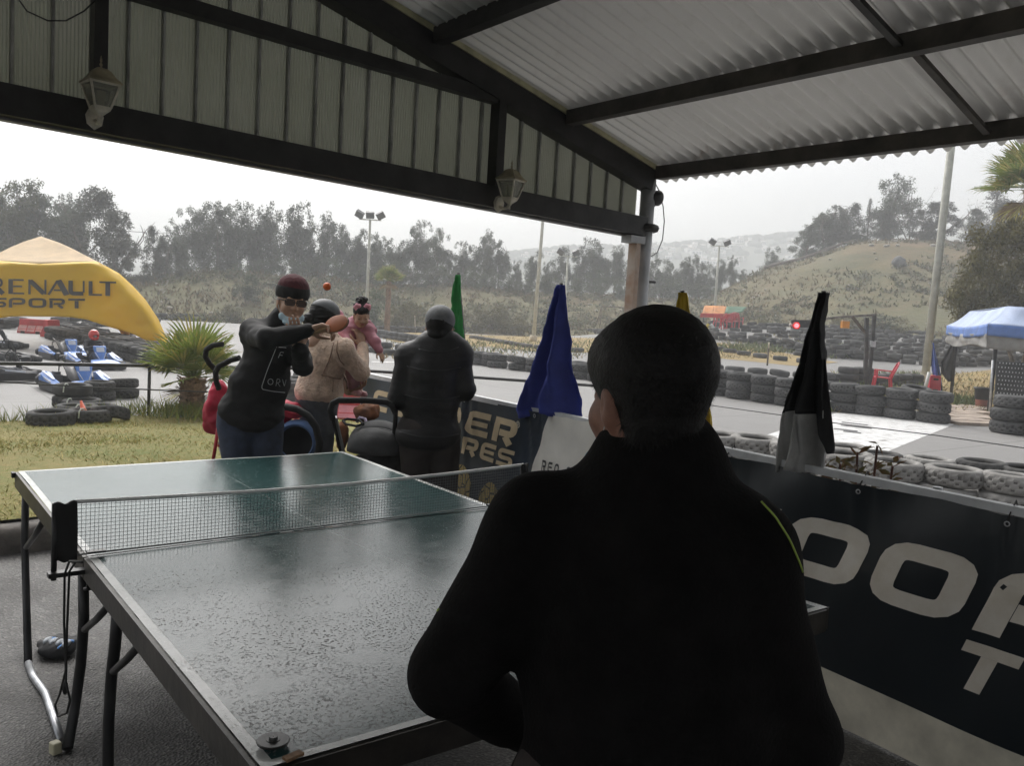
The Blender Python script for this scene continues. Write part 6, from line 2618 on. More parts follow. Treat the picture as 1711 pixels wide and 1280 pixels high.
# ================================================================== YELLOW STAR TENT
ty = NT('yellow_fabric', .55)
y1 = ty.noise(.8, 5)
yx = ty.xyz()
ty.l(ty.mix(ty.ramp(y1, .3, .7), (.80, .52, .012), (.85, .58, .02)), ty.b.inputs['Base Color'])
ymat = ty.m
trn = ty.n('ShaderNodeBsdfTranslucent')
trn.inputs['Color'].default_value = (.75, .5, .03, 1)
mixs = ty.n('ShaderNodeMixShader')
mixs.inputs[0].default_value = .35
ty.l(ty.b.outputs[0], mixs.inputs[1])
ty.l(trn.outputs[0], mixs.inputs[2])
ty.l(mixs.outputs[0], ty.t.nodes['Material Output'].inputs['Surface'])
tan_ = M('sunlit_roof_fabric', (.62, .46, .27), .7, .06, 2, trans=.2)  # crown's lighter tan: sunlight through the fabric put into its colour
tent = thing('canopy_tent', 'big yellow star tent with dark lettering and crown toned tan as sunlit', 'tent', gp(80, 600))
TXC = 68
outl = [(68, 395), (95, 404), (118, 414), (145, 428), (172, 442), (199, 457), (222, 478), (243, 501), (264, 533), (287, 584)]
arch = [(68, 529), (95, 529), (118, 530), (145, 534), (172, 543), (199, 551), (222, 558), (243, 568), (264, 576), (287, 590)]


def tent_xy(u, v):
    s = 1 if u >= 0 else -1
    k = abs(u) * 9
    i = min(8, int(k))
    f = k - i
    to = np.array(outl[i]) * (1 - f) + np.array(outl[i + 1]) * f
    ar = np.array(arch[i]) * (1 - f) + np.array(arch[i + 1]) * f
    n1 = 10 / 34
    knee = max(to[1], 439.0 + 2 * sin(to[0] * .03))
    if v <= n1:
        y_ = to[1] + (knee - to[1]) * v / n1
    else:
        y_ = knee + (ar[1] - knee) * (v - n1) / (1 - n1)
    w_ = (y_ - to[1]) / max(1e-6, ar[1] - to[1])
    p = np.array([to[0] + (ar[0] - to[0]) * w_, y_])
    if s < 0:
        p[0] = 2 * TXC - p[0]
        p[1] += (p[0] - TXC) * .02
    return p


def tent_Y(x, y):
    t = abs(x - TXC) / 218
    roof = max(0, min(1, (441 - y) / 46))
    yo = np.interp(TXC + abs(x - TXC), [o[0] for o in outl], [o[1] for o in outl])
    edge = max(0, 1 - (y - yo) / 26)
    return 20.4 + 3.2 * roof ** .8 * (1 - t * .5) + .55 * edge ** 2 * (t > .35) * min(1, (t - .35) * 3) + .10 * t * noise.noise(Vector((x * .035 + y * .05, (y - x * .6) * .03, 2)))


def tent_pt(x, y, l=0):
    return atY(x, y, tent_Y(x, y) - l * 6)


m2 = MB()
NU, NV = 72, 34
V = []
for j in range(NV + 1):
    for i in range(NU + 1):
        x, y = tent_xy(-1 + 2 * i / NU, j / NV)
        V.append(tent_pt(x, y))
Fy, Ft = [], []
for j in range(NV):
    for i in range(NU):
        x, y = tent_xy(-1 + 2 * (i + .5) / NU, (j + .5) / NV)
        q = (j * (NU + 1) + i, j * (NU + 1) + i + 1, (j + 1) * (NU + 1) + i + 1, (j + 1) * (NU + 1) + i)
        if j < 10 and abs(V[q[0]][2] - V[q[3]][2]) < 1e-5:
            continue
        (Ft if j < 10 else Fy).append(q)
for nm, mat, Fq in (('front_panel', ymat, Fy), ('crown', tan_, Ft)):
    used = sorted(set(i for q in Fq for i in q))
    mp = {k: i for i, k in enumerate(used)}
    mm = MB()
    mm.add([V[k] for k in used], [tuple(mp[i] for i in q) for q in Fq], True)
    solid(mm.build(nm, mat, tent), .012)
# far half of the tent: side sheet and the rear leg
bk = [(68, 395, 23.6), (100, 425, 24.6), (130, 468, 25.4), (160, 512, 25.8), (190, 540, 25.6), (212, 565, 25.2), (224, 586, 25.0)]
m2 = MB()
def side(u, v):
    k = v * 6
    i = min(5, int(k))
    f = k - i
    b_ = np.array(bk[i]) * (1 - f) + np.array(bk[i + 1]) * f
    o_ = tent_xy(min(1, v * .62 + .0), 0.02)
    P0 = tent_pt(*o_)
    P1 = atY(*b_)
    return P0 + (P1 - P0) * u
m2.grid(lambda u, v: side(u, v * .62), 14, 12)
solid(m2.build('side_panel', ymat, tent), .012)
m2 = MB()
lg = [((160, 524), (178, 530)), ((180, 534), (203, 541)), ((196, 548), (214, 552)), ((208, 564), (219, 562)), ((219, 584), (223, 584))]
def leg2(u, v):
    k = v * 4
    i = min(3, int(k))
    f = k - i
    a_ = np.array(lg[i][0]) * (1 - f) + np.array(lg[i + 1][0]) * f
    b_ = np.array(lg[i][1]) * (1 - f) + np.array(lg[i + 1][1]) * f
    x, y = a_ + (b_ - a_) * u
    return atY(x, y, 22.6 - .5 * u + .15 * sin(u * 6))
m2.grid(leg2, 6, 14)
solid(m2.build('rear_leg', M('amber_fabric', (.55, .27, .012), .6, .1, 3, trans=.25), tent), .012)
m2 = MB()
m2.tube([atY(219, 551, 22.4), atY(224, 588, 22.4)], .05, 8)
m2.build('tent_pole', kb_, tent)
print_k = M('lettering_dark', (.045, .040, .030), .55)
m2 = MB()
fR = lambda x, y, l: tent_pt(x, 491.5 + (x - 40) * .02 - y, l + .005)
write(m2, 'r', -19, 0, 27, 26, 30, .24, fR, step=4)
for ch, x, w in (('e', 14, 27), ('N', 47, 31), ('a', 80, 35), ('U', 114, 28), ('L', 148, 23), ('t', 166, 28)):
    write(m2, ch, x, 0, w, 25 - (x - 14) * .006, 30, .22, fR, step=4)
fS = lambda x, y, l: tent_pt(x, 514 + (x - 40) * .012 - y, l + .005)
for ch, x, w in (('S', -16, 27), ('P', 14, 29), ('O', 47, 31), ('R', 82, 27), ('T', 114, 28)):
    write(m2, ch, x, 0, w, 16.5, 30, .20, fS, step=4)
m2.build('lettering', print_k, tent)

# ================================================================== SIGNAL ARM
post_k = M('weathered_black', (.035, .033, .03), .7, .4, 5)
gy = gp(1445, 648)
sg = thing('signal_gantry', 'black post with long wooden arm carrying the red signal lamp', 'signal', gy)
Ys = gy[1]
gk = lambda x, y, d=0: atY(x, y, Ys + d)
for nm, pts, r_, mat in (('post', [(1445, 650), (1447, 590), (1448, 531)], .085, post_k), ('post', [(1451, 648), (1456, 590), (1461, 527)], .075, post_k), ('arm', [(1464, 526), (1400, 530), (1330, 539)], .055, M('grey_wood', (.16, .145, .13), .8, .3, 6)), ('brace', [(1424, 529), (1447, 558)], .06, M('brown_wood', (.09, .065, .045), .8))):
    m2 = MB()
    for p, q in zip(pts[:-1], pts[1:]):
        m2.bar(gk(*p), gk(*q), r_ * 1.15, r_ * 1.15, (0, 1, 0))
    m2.build(nm, mat, sg)
m2 = MB()
m2.bar(gk(1322, 541), gk(1362, 541), .08, .22, (0, 0, 1))
m2.build('lamp_board', post_k, sg)
sl2 = thing('signal_lamp', 'glowing round red signal lamp at the end of the wooden arm', 'lamp', gk(1331, 544, -.15))
em = NT('red_glow')
em.b.inputs['Base Color'].default_value = (.8, .05, .05, 1)
em.b.inputs['Emission Color'].default_value = (1, .06, .07, 1)
em.b.inputs['Emission Strength'].default_value = 5
m2 = MB()
m2.sphere(gk(1331, 544, -.14), .065, 12, 8)
m2.build('bulb', em.m, sl2)
m2 = MB()
m2.lathe([(.07, 0), (.105, .02), (.11, -.06), (.08, -.08)], 16, gk(1331, 544, -.12), (np.array([1., 0, 0]), Zv, np.array([0, -1., 0])))
m2.build('reflector', M('reflector_red', (.5, .03, .03), .3), sl2)
m2 = MB()
m2.sphere(gk(1321, 543, -.12), .05, 8, 6)
m2.build('dim_lamp', M('dim_white', (.5, .45, .42), .3), sl2)
ol = thing('amber_lamp', 'orange box lamp hanging from the wooden signal arm', 'lamp', gk(1412, 545))
m2 = MB()
m2.box(gk(1412, 542.5), (.20, .16, .20))
m2.build('shade', M('amber_plastic', (.62, .24, .02), .4, .06), ol)
m2 = MB()
m2.box(gk(1412, 536.5), (.15, .13, .07))
m2.build('lid', M('lamp_cream', (.5, .42, .3), .5), ol)
m2 = MB()
m2.box(gk(1459, 575, -.12), (.11, .09, .16))
m2.box(gk(1456, 573, -.14), (.05, .08, .12))
tag(m2.build('switch_box', M('box_grey', (.45, .46, .47), .5)), 'small grey electrical box on the leaning signal post', 'box')
# stakes
for (x0, y0, x1, y1, Y_, lab, mat, top) in ((1282, 611, 1285, 572, None, 'thin brown stake with pale top standing in the dry grass', 'brown_wood', True), (694, 556, 693, 527, None, 'short white stake by the tyres left of the capped man', 'lamp_cream', False)):
    p = gp(x0, y0)
    t = thing('stake', lab, 'stake', p)
    q = atY(x1, y1, p[1])
    m2 = MB()
    m2.tube([p, (p * .25 + q * .75)], .03, 6)
    m2.build('shaft', MATS[mat], t)
    m2 = MB()
    m2.tube([(p * .25 + q * .75), q], .028, 6)
    m2.build('tip', MATS['lamp_cream'], t)
# thin goal frame by the far bank
m2 = MB()
for p, q in (((1003, 543), (1005, 512)), ((1005, 512), (1052, 514)), ((1005, 512), (997, 541))):
    m2.tube([atY(*p, 54), atY(*q, 54)], .03, 5)
tag(m2.build('goal_frame', M('rusty_pipe', (.13, .10, .08), .8)), 'thin rusty goal frame below the far bank left of the column', 'frame')

# ================================================================== PLASTIC CHAIRS
redc = M('chair_red', (.56, .03, .055), .4, .06, 5)


def chair(label, p, rz, s=1.0, group='red plastic chairs'):
    t = thing('plastic_chair', label, 'chair', p, rz, group)
    t.scale = (s, s, s)

    def part(nm, fn, th=.012):
        m2 = MB()
        fn(m2)
        o = m2.build(nm, redc, t, world=False)
        if th:
            solid(o, th)
        return o
    part('seat', lambda m: m.grid(lambda u, v: (.22 - .44 * v, (u - .5) * (.46 - .06 * v), .42 - .02 * v - .02 * (1 - (2 * u - 1) ** 2)), 8, 6), .02)
    for k in range(5):
        y = (-.16 + .08 * k)
        part('back_slat', lambda m: m.grid(lambda u, v: (-.20 - .17 * v - .02 * (1 - (y / .2) ** 2), y * (1 + .12 * v) + (u - .5) * .05, .41 + .42 * v - .03 * (y / .16) ** 2 * v), 2, 6))
    part('back_rim', lambda m: m.tube([(-.20, -.22, .40), (-.30, -.235, .66), (-.37, -.18, .83), (-.39, 0, .87), (-.37, .18, .83), (-.30, .235, .66), (-.20, .22, .40)], .020, 7), 0)
    for s_ in (1, -1):
        part('arm', lambda m: m.bar((-.26, s_ * .245, .60), (.20, s_ * .255, .62), .055, .022), 0)
        part('arm_post', lambda m: m.bar((.20, s_ * .25, .62), (.19, s_ * .235, .41), .05, .03, (0, 1, 0)), 0)
        part('leg', lambda m: m.bar((.21, s_ * .22, .41), (.25, s_ * .25, 0), .05, .045, (0, 1, 0)), 0)
        part('leg', lambda m: m.bar((-.19, s_ * .19, .41), (-.25, s_ * .23, 0), .05, .045, (0, 1, 0)), 0)


p = gp(1473, 654)
chair('red plastic armchair beside the black signal posts', p, 2.85, .95)
# ================================================================== TARPAULIN STALL FAR OFF
Yt_ = 47.0
tp = lambda x, y, d=0: atY(x, y, Yt_ + d)
stl = thing('tarpaulin_stall', 'small stall with orange and green tarpaulin roof and red valance far off', 'stall', tp(1207, 552) * np.array([1, 1, 0]) + Zv * (tp(1207, 551)[2]))
for nm, col, q in (('orange_tarp', (.55, .22, .06), [(1172, 528, 0), (1177, 511, 1.6), (1194, 511, 1.6), (1191, 528, 0)]), ('orange_tarp', (.58, .23, .06), [(1191, 528, 0), (1194, 511, 1.6), (1214, 512, 1.6), (1210, 529, 0)]),
                   ('green_tarp', (.06, .16, .09), [(1211, 523, .2), (1214, 512, 1.6), (1247, 513, 2.0), (1240, 522, .6)]), ('red_valance', (.55, .05, .04), [(1169, 530, -.05), (1171, 523, -.03), (1209, 524, -.03), (1208, 531, -.05)]),
                   ('red_valance', (.55, .03, .03), [(1207, 532, .3), (1208, 524, .3), (1235, 525, .6), (1234, 531, .6)])):
    m2 = MB()
    P = [tp(*k) for k in q]
    m2.grid(lambda u, v: (P[0] * (1 - u) + P[3] * u) * (1 - v) + (P[1] * (1 - u) + P[2] * u) * v - Zv * .07 * sin(pi * u) * sin(pi * v), 6, 4)
    solid(m2.build(nm, M('tarp_%s_%d' % (nm, int(col[1] * 100)), col, .7, .15, 2, trans=.15), stl), .02)
for (x, d) in ((1176, 0), (1207, 0), (1240, .6)):
    m2 = MB()
    q = tp(x, 527, d)
    g_ = float(ground(q[0], q[1]))
    m2.tube([(q[0], q[1], g_), q], .035, 6)
    m2.build('pole', MATS['weathered_black'], stl)
m2 = MB()
m2.box(tp(1222, 543, 1.2), (.9, .1, .55))
m2.build('dark_counter', MATS['weathered_black'], stl)
for i, (x, y, rz, lab) in enumerate(((1200, 551, 2.6, 'red plastic chair under the far stall, left one'), (1213, 549, 2.2, 'red plastic chair under the far stall, middle one'), (1231, 550, .9, 'red plastic chair right of the far stall pole'))):
    q = tp(x, y, -1.0)
    chair(lab, (q[0], q[1], float(ground(q[0], q[1])) + .1), rz, 1.0)
t = thing('floor_sign', 'yellow and white folding floor sign left of the far red chairs', 'sign', tp(1186, 552, -1.2))
for (x0, x1, c_m) in ((1184, 1178, M('sign_yellow', (.65, .48, .03), .5)), (1187, 1193, M('sign_white', (.65, .65, .63), .5))):
    m2 = MB()
    a_, b_ = tp(1186, 543, -1.2), tp(x1, 552, -1.2)
    m2.bar(a_, b_, .3, .02, (0, 1, 0))
    m2.build('board', c_m, t)

# ================================================================== BLUE CANOPY TENT ON THE RIGHT
C2 = gp(1652, 690)
C1 = gp(1589, 660)
dv_ = nrm((C1 - C2) * np.array([1, 1, 0]))
rv_ = np.array([dv_[1], -dv_[0], 0])
rv_ = rv_ if rv_[0] > 0 else -rv_
C3, C4 = C2 + rv_ * 4.2, C1 + rv_ * 4.2
bt = thing('canopy_tent', 'blue tarpaulin canopy with grey skirt beside the road at right', 'tent', C2)
cx = (C1 + C2 + C3 + C4) / 4
blu = M('blue_tarp', (.14, .25, .58), .55, .12, 2.5, trans=.2)
pal = M('pale_blue_tarp', (.48, .57, .76), .55, .1, 1.5, trans=.2)
gry = M('grey_skirt', (.24, .235, .225), .8, .15, 3)
cs = [C1, C2, C3, C4]
ex = [c + nrm(c - cx) * .38 for c in cs]
top_in = [cx + (c - cx) * .90 for c in cs]
zt_, zm_, zl_ = 2.34, 1.93, 1.80
for i in range(4):
    a_, b_ = ex[i], ex[(i + 1) % 4]
    ta, tb_ = top_in[i], top_in[(i + 1) % 4]
    m2 = MB()
    m2.grid(lambda u, v: (a_ * (1 - u) + b_ * u) * (1 - v) * np.array([1, 1, 0]) + (ta * (1 - u) + tb_ * u) * v * np.array([1, 1, 0]) + Zv * (zm_ + (zt_ - zm_) * v - .07 * sin(pi * u) * (1 - v * .5) - .05 * sin(pi * v)), 12, 8)
    solid(m2.build('roof_sheet', pal, bt), .01)
    m2 = MB()
    m2.grid(lambda u, v: (a_ * (1 - u) + b_ * u) * np.array([1, 1, 0]) + Zv * (zm_ - .07 * sin(pi * u) + .002 - (zm_ - zl_ + .12) * v) + nrm(a_ + b_ - 2 * cx) * (.02 * sin(u * 25) * v + .012), 24, 4)
    solid(m2.build('blue_edge', blu, bt), .008)
    m2 = MB()
    m2.grid(lambda u, v: (a_ * (1 - u) + b_ * u) * np.array([1, 1, 0]) + Zv * (1.745 - .05 * sin(pi * u) - (.30 + .05 * sin(u * 7 + i)) * v) + nrm(a_ + b_ - 2 * cx) * (.05 * noise.noise(Vector((u * 5, v * 2, i))) - .02 * v), 24, 8)
    solid(m2.build('skirt', gry, bt), .008)
m2 = MB()
m2.add([t_ * np.array([1, 1, 0]) + Zv * (zt_ + .0) for t_ in top_in], [(0, 1, 2, 3)])
solid(m2.build('roof_cap', pal, bt), .01)
for c in cs:
    m2 = MB()
    m2.tube([c * np.array([1, 1, 0]), c * np.array([1, 1, 0]) + Zv * 1.9], .045, 8)
    m2.build('leg', kb_, bt)
# dotted dark screen beside it
sp = lambda x, y: atY(x, y, C2[1] - .35)
scn = thing('mesh_screen', 'dark dotted screen panel with pale frame standing under the blue canopy', 'screen', sp(1685, 690) * np.array([1, 1, 0]))
m2 = MB()
P = [sp(1661, 688), sp(1665, 603), sp(1770, 610), sp(1765, 700)]
m2.add(P, [(3, 2, 1, 0)])
solid(m2.build('panel', M('screen_black', (.03, .032, .035), .6, .3, 4), scn), .03)
m2 = MB()
for i in range(19):
    for j in range(12):
        u, v = (i + .5 + .3 * (j % 2)) / 19, (j + .6) / 12
        p = (P[0] * (1 - u) + P[3] * u) * (1 - v) + (P[1] * (1 - u) + P[2] * u) * v - np.array([0, .03, 0])
        m2.box(p, (.016, .008, .03))
tag(m2.build('dots', M('dot_white', (.55, .57, .6), .6), scn), kind='stuff')
m2 = MB()
m2.tube([sp(1653, 694), sp(1659, 602)], .022, 6)
m2.build('frame_pole', MATS['galvanised'], scn)
p = gp(1640, 684)
pt = thing('flower_pot', 'black over terracotta plant pot beside the slab path', 'pot', p)
m2 = MB()
m2.lathe([(.001, .01), (.13, .01), (.145, .22)], 16, p)
m2.build('lower_pot', M('terracotta', (.35, .14, .10), .8), pt)
m2 = MB()
m2.lathe([(.145, .222), (.165, .24), (.185, .46), (.205, .46), (.205, .50), (.185, .50), (.175, .44), (.001, .42)], 16, p)
m2.build('upper_pot', kb_, pt)
m3 = MB()
for k in range(26):
    a_ = random.uniform(0, 6.28)
    leaf_quad(m3, p + (.16 * cos(a_), .16 * sin(a_) - .05, .03), np.array([cos(a_), sin(a_), random.uniform(.3, 1.5)]), np.array([0, 0, 1.]) + .3 * np.array([sin(a_), cos(a_), 0]), random.uniform(.08, .16), .04)
tag(m3.build('weed', M('pot_weed', (.10, .14, .05), .8)), 'small tuft of weeds growing round the foot of the pot', 'plant')
# red step box with white pole, blue and black flags
p = gp(1557, 660)
rb = thing('step_box', 'red plastic step box standing behind the last tyre stack', 'box', p)
m2 = MB()
m2.box(p + (0, 0, .27), (.34, .3, .54), taper=.85)
solid(m2.build('shell', redc, rb), 0, bevel=.02)
for z in (.14, .44):
    m2 = MB()
    m2.box(p + (0, -.152 + .02 * z, z), (.13, .02, .05))
    m2.build('slot', MATS['slot_dark'], rb)
Yb = p[1]
for lab, rows_, cm, pole in (('blue marshal flag leaning beside the big pale pole', [(573, 1558, 1560), (590, 1557, 1563), (620, 1557, 1571), (653, 1568, 1575)], cloth('blue_cloth2', (.07, .13, .45)), ((1556, 568), (1576, 662))),
                             ('black marshal flag drooping against the blue canopy leg', [(574, 1590, 1597), (590, 1581, 1596), (606, 1572, 1594), (622, 1572, 1591), (638, 1584, 1590)], cloth('black_cloth2', (.02, .018, .018)), ((1596, 570), (1566, 640)))):
    t = thing('flag', lab, 'flag', atY(pole[1][0], pole[1][1], Yb) * np.array([1, 1, 0]), group='marshal flags by the blue canopy')
    m2 = MB()
    ys_ = [r_[0] for r_ in rows_]
    m2.grid(lambda u, v: atY(np.interp(ys_[0] + (ys_[-1] - ys_[0]) * v, ys_, [r_[1] for r_ in rows_]) * (1 - u) + np.interp(ys_[0] + (ys_[-1] - ys_[0]) * v, ys_, [r_[2] for r_ in rows_]) * u, ys_[0] + (ys_[-1] - ys_[0]) * v, Yb + .1 * sin(u * 7 + v * 2)), 14, 14)
    solid(m2.build('cloth', cm, t), .006)
    m2 = MB()
    m2.tube([atY(*pole[0], Yb), atY(*pole[1], Yb)], .016, 6)
    m2.build('pole', MATS['flag_pole'], t)
m2 = MB()
m2.tube([gp(1543, 660), atY(1553, 622, gp(1543, 660)[1])], .05, 8)
tag(m2.build('white_post', M('post_white', (.62, .62, .6), .6)), 'short leaning white post beside the red step box', 'post')

# ================================================================== LAMP POLES
polem = M('pole_paint', (.50, .50, .44), .6, .1, 4)
lampm = M('lamp_grey', (.10, .105, .11), .5)


def pole(label, base, top, r0, r1, heads, group='floodlight poles'):
    t = thing('light_pole', label, 'light pole', base, 0, group)
    m2 = MB()
    m2.tube([base, base + (top - base) * .5, top], [r0, (r0 + r1) / 2, r1], 8)
    m2.build('pole', polem, t)
    m2 = MB()
    m2.tube([base - Zv * .05, base + Zv * .35], r0 * 1.9, 8)
    m2.build('footing', MATS['lamp_cream'], t)
    if heads:
        m2 = MB()
        m2.bar(top - np.array([.62, 0, 0]), top + np.array([.62, 0, 0]), .06, .06)
        m2.build('cross_arm', polem, t)
        for (dx, rr_) in ((-.58, .5), (0, 0), (.58, -.5))[:heads] if heads == 3 else ((-.5, .5), (.5, -.5)):
            m2 = MB()
            R = np.array(Matrix.Rotation(rr_, 3, 'Y') @ Matrix.Rotation(.5, 3, 'X'))
            m2.box(top + np.array([dx, -.08, .26]), (.44, .22, .36), R)
            f_ = m2.build('lamp_head', lampm, t)
    return t


def pbase(px, py, Y):
    p = atY(px, py, Y)
    u = p[0] / p[1]
    yf = np.interp(u, _u, _yf)
    z = hill_h(u, Y) if Y > yf else float(ground(p[0], p[1]))
    return np.array([p[0], p[1], z])


pole('pale light pole with three floodlights rising behind the toddler', pbase(612, 530, 47), atY(618.5, 367, 47), .10, .065, 3)
b_ = gp(891, 571)
pole('pale light pole rising between the green and blue flags', b_, np.array([b_[0] + .15, b_[1], 9.0]), .11, .075, 2)
pole('distant light pole with two floodlights left of the column', pbase(943, 535, 56), atY(949, 428, 56), .10, .06, 2)
pole('distant light pole with two floodlights behind the far stall', pbase(1193, 535, 58), atY(1202, 411, 58), .11, .065, 2)
b_ = gp(1544, 645)
pole('thick pale pole standing left of the blue canopy', b_, np.array([b_[0] + .12, b_[1], 10.2]), .125, .115, 0)

# ================================================================== PUSHCHAIRS
foam = M('foam_black', (.018, .018, .018), .85, .1, 30)
fabk = M('pram_charcoal', (.050, .051, .053), .8, .2, 8, .4, 120)
silver = M('pram_silver', (.42, .42, .43), .35, .1, metal=.8)
def wheel(m2, c, r, w, ax_):
    X = np.cross(ax_, Zv)
    X = X / np.linalg.norm(X)
    m2.lathe([(r * .5, -w / 2), (r - .01, -w / 2), (r, -w / 4), (r, w / 4), (r - .01, w / 2), (r * .5, w / 2)], 18, c, (X, Zv, ax_))


Yk = 4.95
st_ = thing('pushchair', 'black pushchair with pleated charcoal hood beside the capped man', 'pushchair', atY(622, 800, Yk) * np.array([1, 1, 0]))
k_ = lambda x, y, d=0: atY(x, y, Yk + d)
m2 = MB()
m2.tube([k_(556, 700, -.28), k_(552, 686, -.30), k_(556, 674, -.31), k_(566, 669, -.31), k_(610, 669, -.28), k_(645, 672, -.2), k_(655, 678, -.17), k_(661, 690, -.15)], .018, 9)
m2.build('handle', foam, st_)
for (x0, y0, x1, y1, d) in ((556, 698, 573, 772, -.25), (561, 697, 578, 772, -.23)):
    m2 = MB()
    m2.bar(k_(x0, y0, d), k_(x1, y1, .0), .012, .018)
    m2.build('frame_bar', silver if x0 > 558 else foam, st_)
m2 = MB()
m2.tube([k_(573, 772, 0), np.array(k_(580, 800, .1)) * np.array([1, 1, 0]) + Zv * .12], .014, 7)
m2.tube([k_(661, 690, -.12), k_(655, 790, .1), np.array(k_(655, 800, .2)) * np.array([1, 1, 0]) + Zv * .12], .014, 7)
m2.build('chassis', foam, st_)
# hood: pleated dome
m2 = MB()
hc = k_(632, 752, .05)
def hood(u, v):
    a = pi * u
    e = (.02 + .98 * v) * pi * .52
    r_ = .20 * (1 + .022 * cos(v * pi * 9))
    return hc + np.array([-.235 * cos(a) * sin(e) * (1 + .0 * v), -.16 * cos(e) * 1.0 + .05, .225 * sin(a) * sin(e)]) * (1 + .02 * cos(v * 26))
for k in range(3):
    mk = MB()
    a0, a1 = pi * k / 3, pi * (k + 1) / 3
    def seg(u, v, a0=a0, a1=a1, k=k):
        lon = pi * u
        lat = a0 + (a1 - a0) * v
        puff = 1 + .05 * sin(pi * v) + .035 * abs(sin(pi * v * (1 if k == 1 else 3))) + .02 * noise.noise(Vector((u * 9, v * 3, k)))
        return hc + np.array([-.175 * cos(lon) , 0, 0]) + np.array([0, -cos(lat) * .20, sin(lat) * .165]) * (.25 + .75 * sin(lon)) * puff
    mk.grid(seg, 22, 8)
    solid(mk.build('hood_panel', fabk, st_), .006)
mk = MB()
mk.tube([hc + np.array([-.175 * cos(t), 0, 0]) + np.array([0, -cos(pi / 3) * .2, sin(pi / 3) * .165]) * (.25 + .75 * sin(t)) * 1.02 for t in np.linspace(0.1, pi - .1, 15)], .005, 5)
mk.build('hood_piping', M('piping_grey', (.2, .2, .2), .7), st_)
sb = Body(.04)
sb.ell(k_(622, 790, .12), (.17, .13, .12)).ell(k_(628, 815, .1), (.16, .15, .10)).ell(k_(640, 770, .1), (.13, .12, .13))
sb.build('seat', M('pram_black', (.020, .020, .021), .85, .2, 12, .4, 90), st_, .011, (.012, (14, 14, 14), 0))
for (x, y, d) in ((583, 0, -.05), (655, 0, -.05), (600, 0, .5), (650, 0, .5)):
    m2 = MB()
    c = k_(x, 800, d) * np.array([1, 1, 0]) + Zv * .11
    wheel(m2, c, .11, .04, nrm((1, .1, 0)))
    m2.build('wheel', foam, st_)
m2 = MB()
m2.tube([k_(573, 703, .05), k_(578, 709, 0), k_(595, 712, -.03), k_(607, 708, 0), k_(600, 702, .06), k_(580, 700, .08), k_(573, 703, .05)], .008, 7)
m2.build('tray_rim', foam, st_)
bg_ = Body(.03)
bg_.ell(k_(611, 690, .18), (.075, .08, .055)).ell(k_(620, 684, .2), (.05, .06, .05)).ell(k_(572, 728, .12), (.04, .05, .09))
bg_.build('bag', M('bag_brown', (.20, .075, .03), .7, .3, 12), None, .008, (.01, (20, 20, 20), 0))
o = COL.objects.get('bag')
tag(o, 'soft brown bag with lavender strap lying in the black pushchair', 'bag')
m2 = MB()
m2.tube([k_(596, 706, .08), k_(601, 698, .09), k_(610, 700, .08), k_(614, 712, .04)], .010, 6)
m2.build('strap', M('lavender', (.45, .38, .50), .8), o, world=True)

Yr = 5.15
sr = thing('pushchair', 'red pushchair with black handles and round blue rimmed hood behind the player', 'pushchair', atY(420, 800, Yr) * np.array([1, 1, 0]))
k_ = lambda x, y, d=0: atY(x, y, Yr + d)
for pts in ([(372, 575, -.05), (356, 577, -.03), (345, 584, 0), (343, 596, .0), (350, 608, .02), (360, 618, .05)], [(400, 598, -.25), (385, 602, -.23), (366, 612, -.2), (360, 622, -.18), (361, 636, -.15), (366, 650, -.12)]):
    m2 = MB()
    m2.tube([k_(*p) for p in pts], .017, 9)
    m2.build('handle', foam, sr)
redf = M('pram_red', (.42, .015, .045), .75, .15, 7, .4, 40)
rb_ = Body(.04)
rb_.chain([k_(366, 648, .1), k_(358, 690, .1), k_(356, 712, .1)], [.04, .055, .05]).ell(k_(362, 680, .1), (.06, .10, .16)).ell(k_(372, 700, .12), (.08, .1, .10)).ell(k_(425, 690, .2), (.24, .1, .14)).ell(k_(480, 682, .15), (.07, .08, .05)).ell(k_(497, 690, .15), (.05, .08, .035))
rb_.build('seat_cover', redf, sr, .010, (.016, (11, 11, 15), 0))
redt = M('frame_red', (.36, .012, .02), .35)
for pts in ([(364, 715, 0), (360, 745, -.02), (355, 776, -.05)], [(376, 735, -.1), (382, 760, -.12), (389, 785, -.15)], [(366, 745, -.02), (384, 742, -.1)], [(376, 775, -.1), (366, 740, 0)]):
    m2 = MB()
    m2.tube([k_(*p) for p in pts], .011, 7)
    m2.build('frame_tube', redt if pts[0][0] != 376 or pts[0][1] < 760 else silver, sr)
m2 = MB()
sf_ = [(372, 728, -.08), (362, 760, -.06)]
m2.bar(k_(370, 726, -.06), k_(386, 752, -.1), .05, .014)
m2.build('brake_bar', silver, sr)
for (x, d) in ((350, -.05), (389, -.15), (440, .35), (500, .3)):
    m2 = MB()
    c = k_(x, 800, d) * np.array([1, 1, 0]) + Zv * .10
    wheel(m2, c, .10, .04, nrm((1, .15, 0)))
    m2.build('wheel', foam, sr)
    m2 = MB()
    m2.lathe([(.001, -.02), (.05, -.022), (.05, .022), (.001, .02)], 12, c, (np.array([0, 1., 0]), Zv, np.array([1., 0, 0])))
    m2.build('hub', redt, sr)
hb = Body(.02)
hc = k_(497, 735, .12)
hb.ell(hc, (.128, .13, .132))
hb.ell(hc + (0, -.13, -.012), (.118, .20, .118), sub=True)
hb.build('hood', M('pram_blue', (.10, .17, .34), .75, .1, 10, .3, 90), sr, .0065)
m2 = MB()
m2.grid(lambda u, v: hc + np.array([.116 * v * cos(2 * pi * u), -.045 + .08 * (1 - v * v), .116 * v * sin(2 * pi * u) - .012]), 24, 5)
m2.build('hood_lining', M('lining_black', (.006, .006, .007), .9), sr)
m2 = MB()
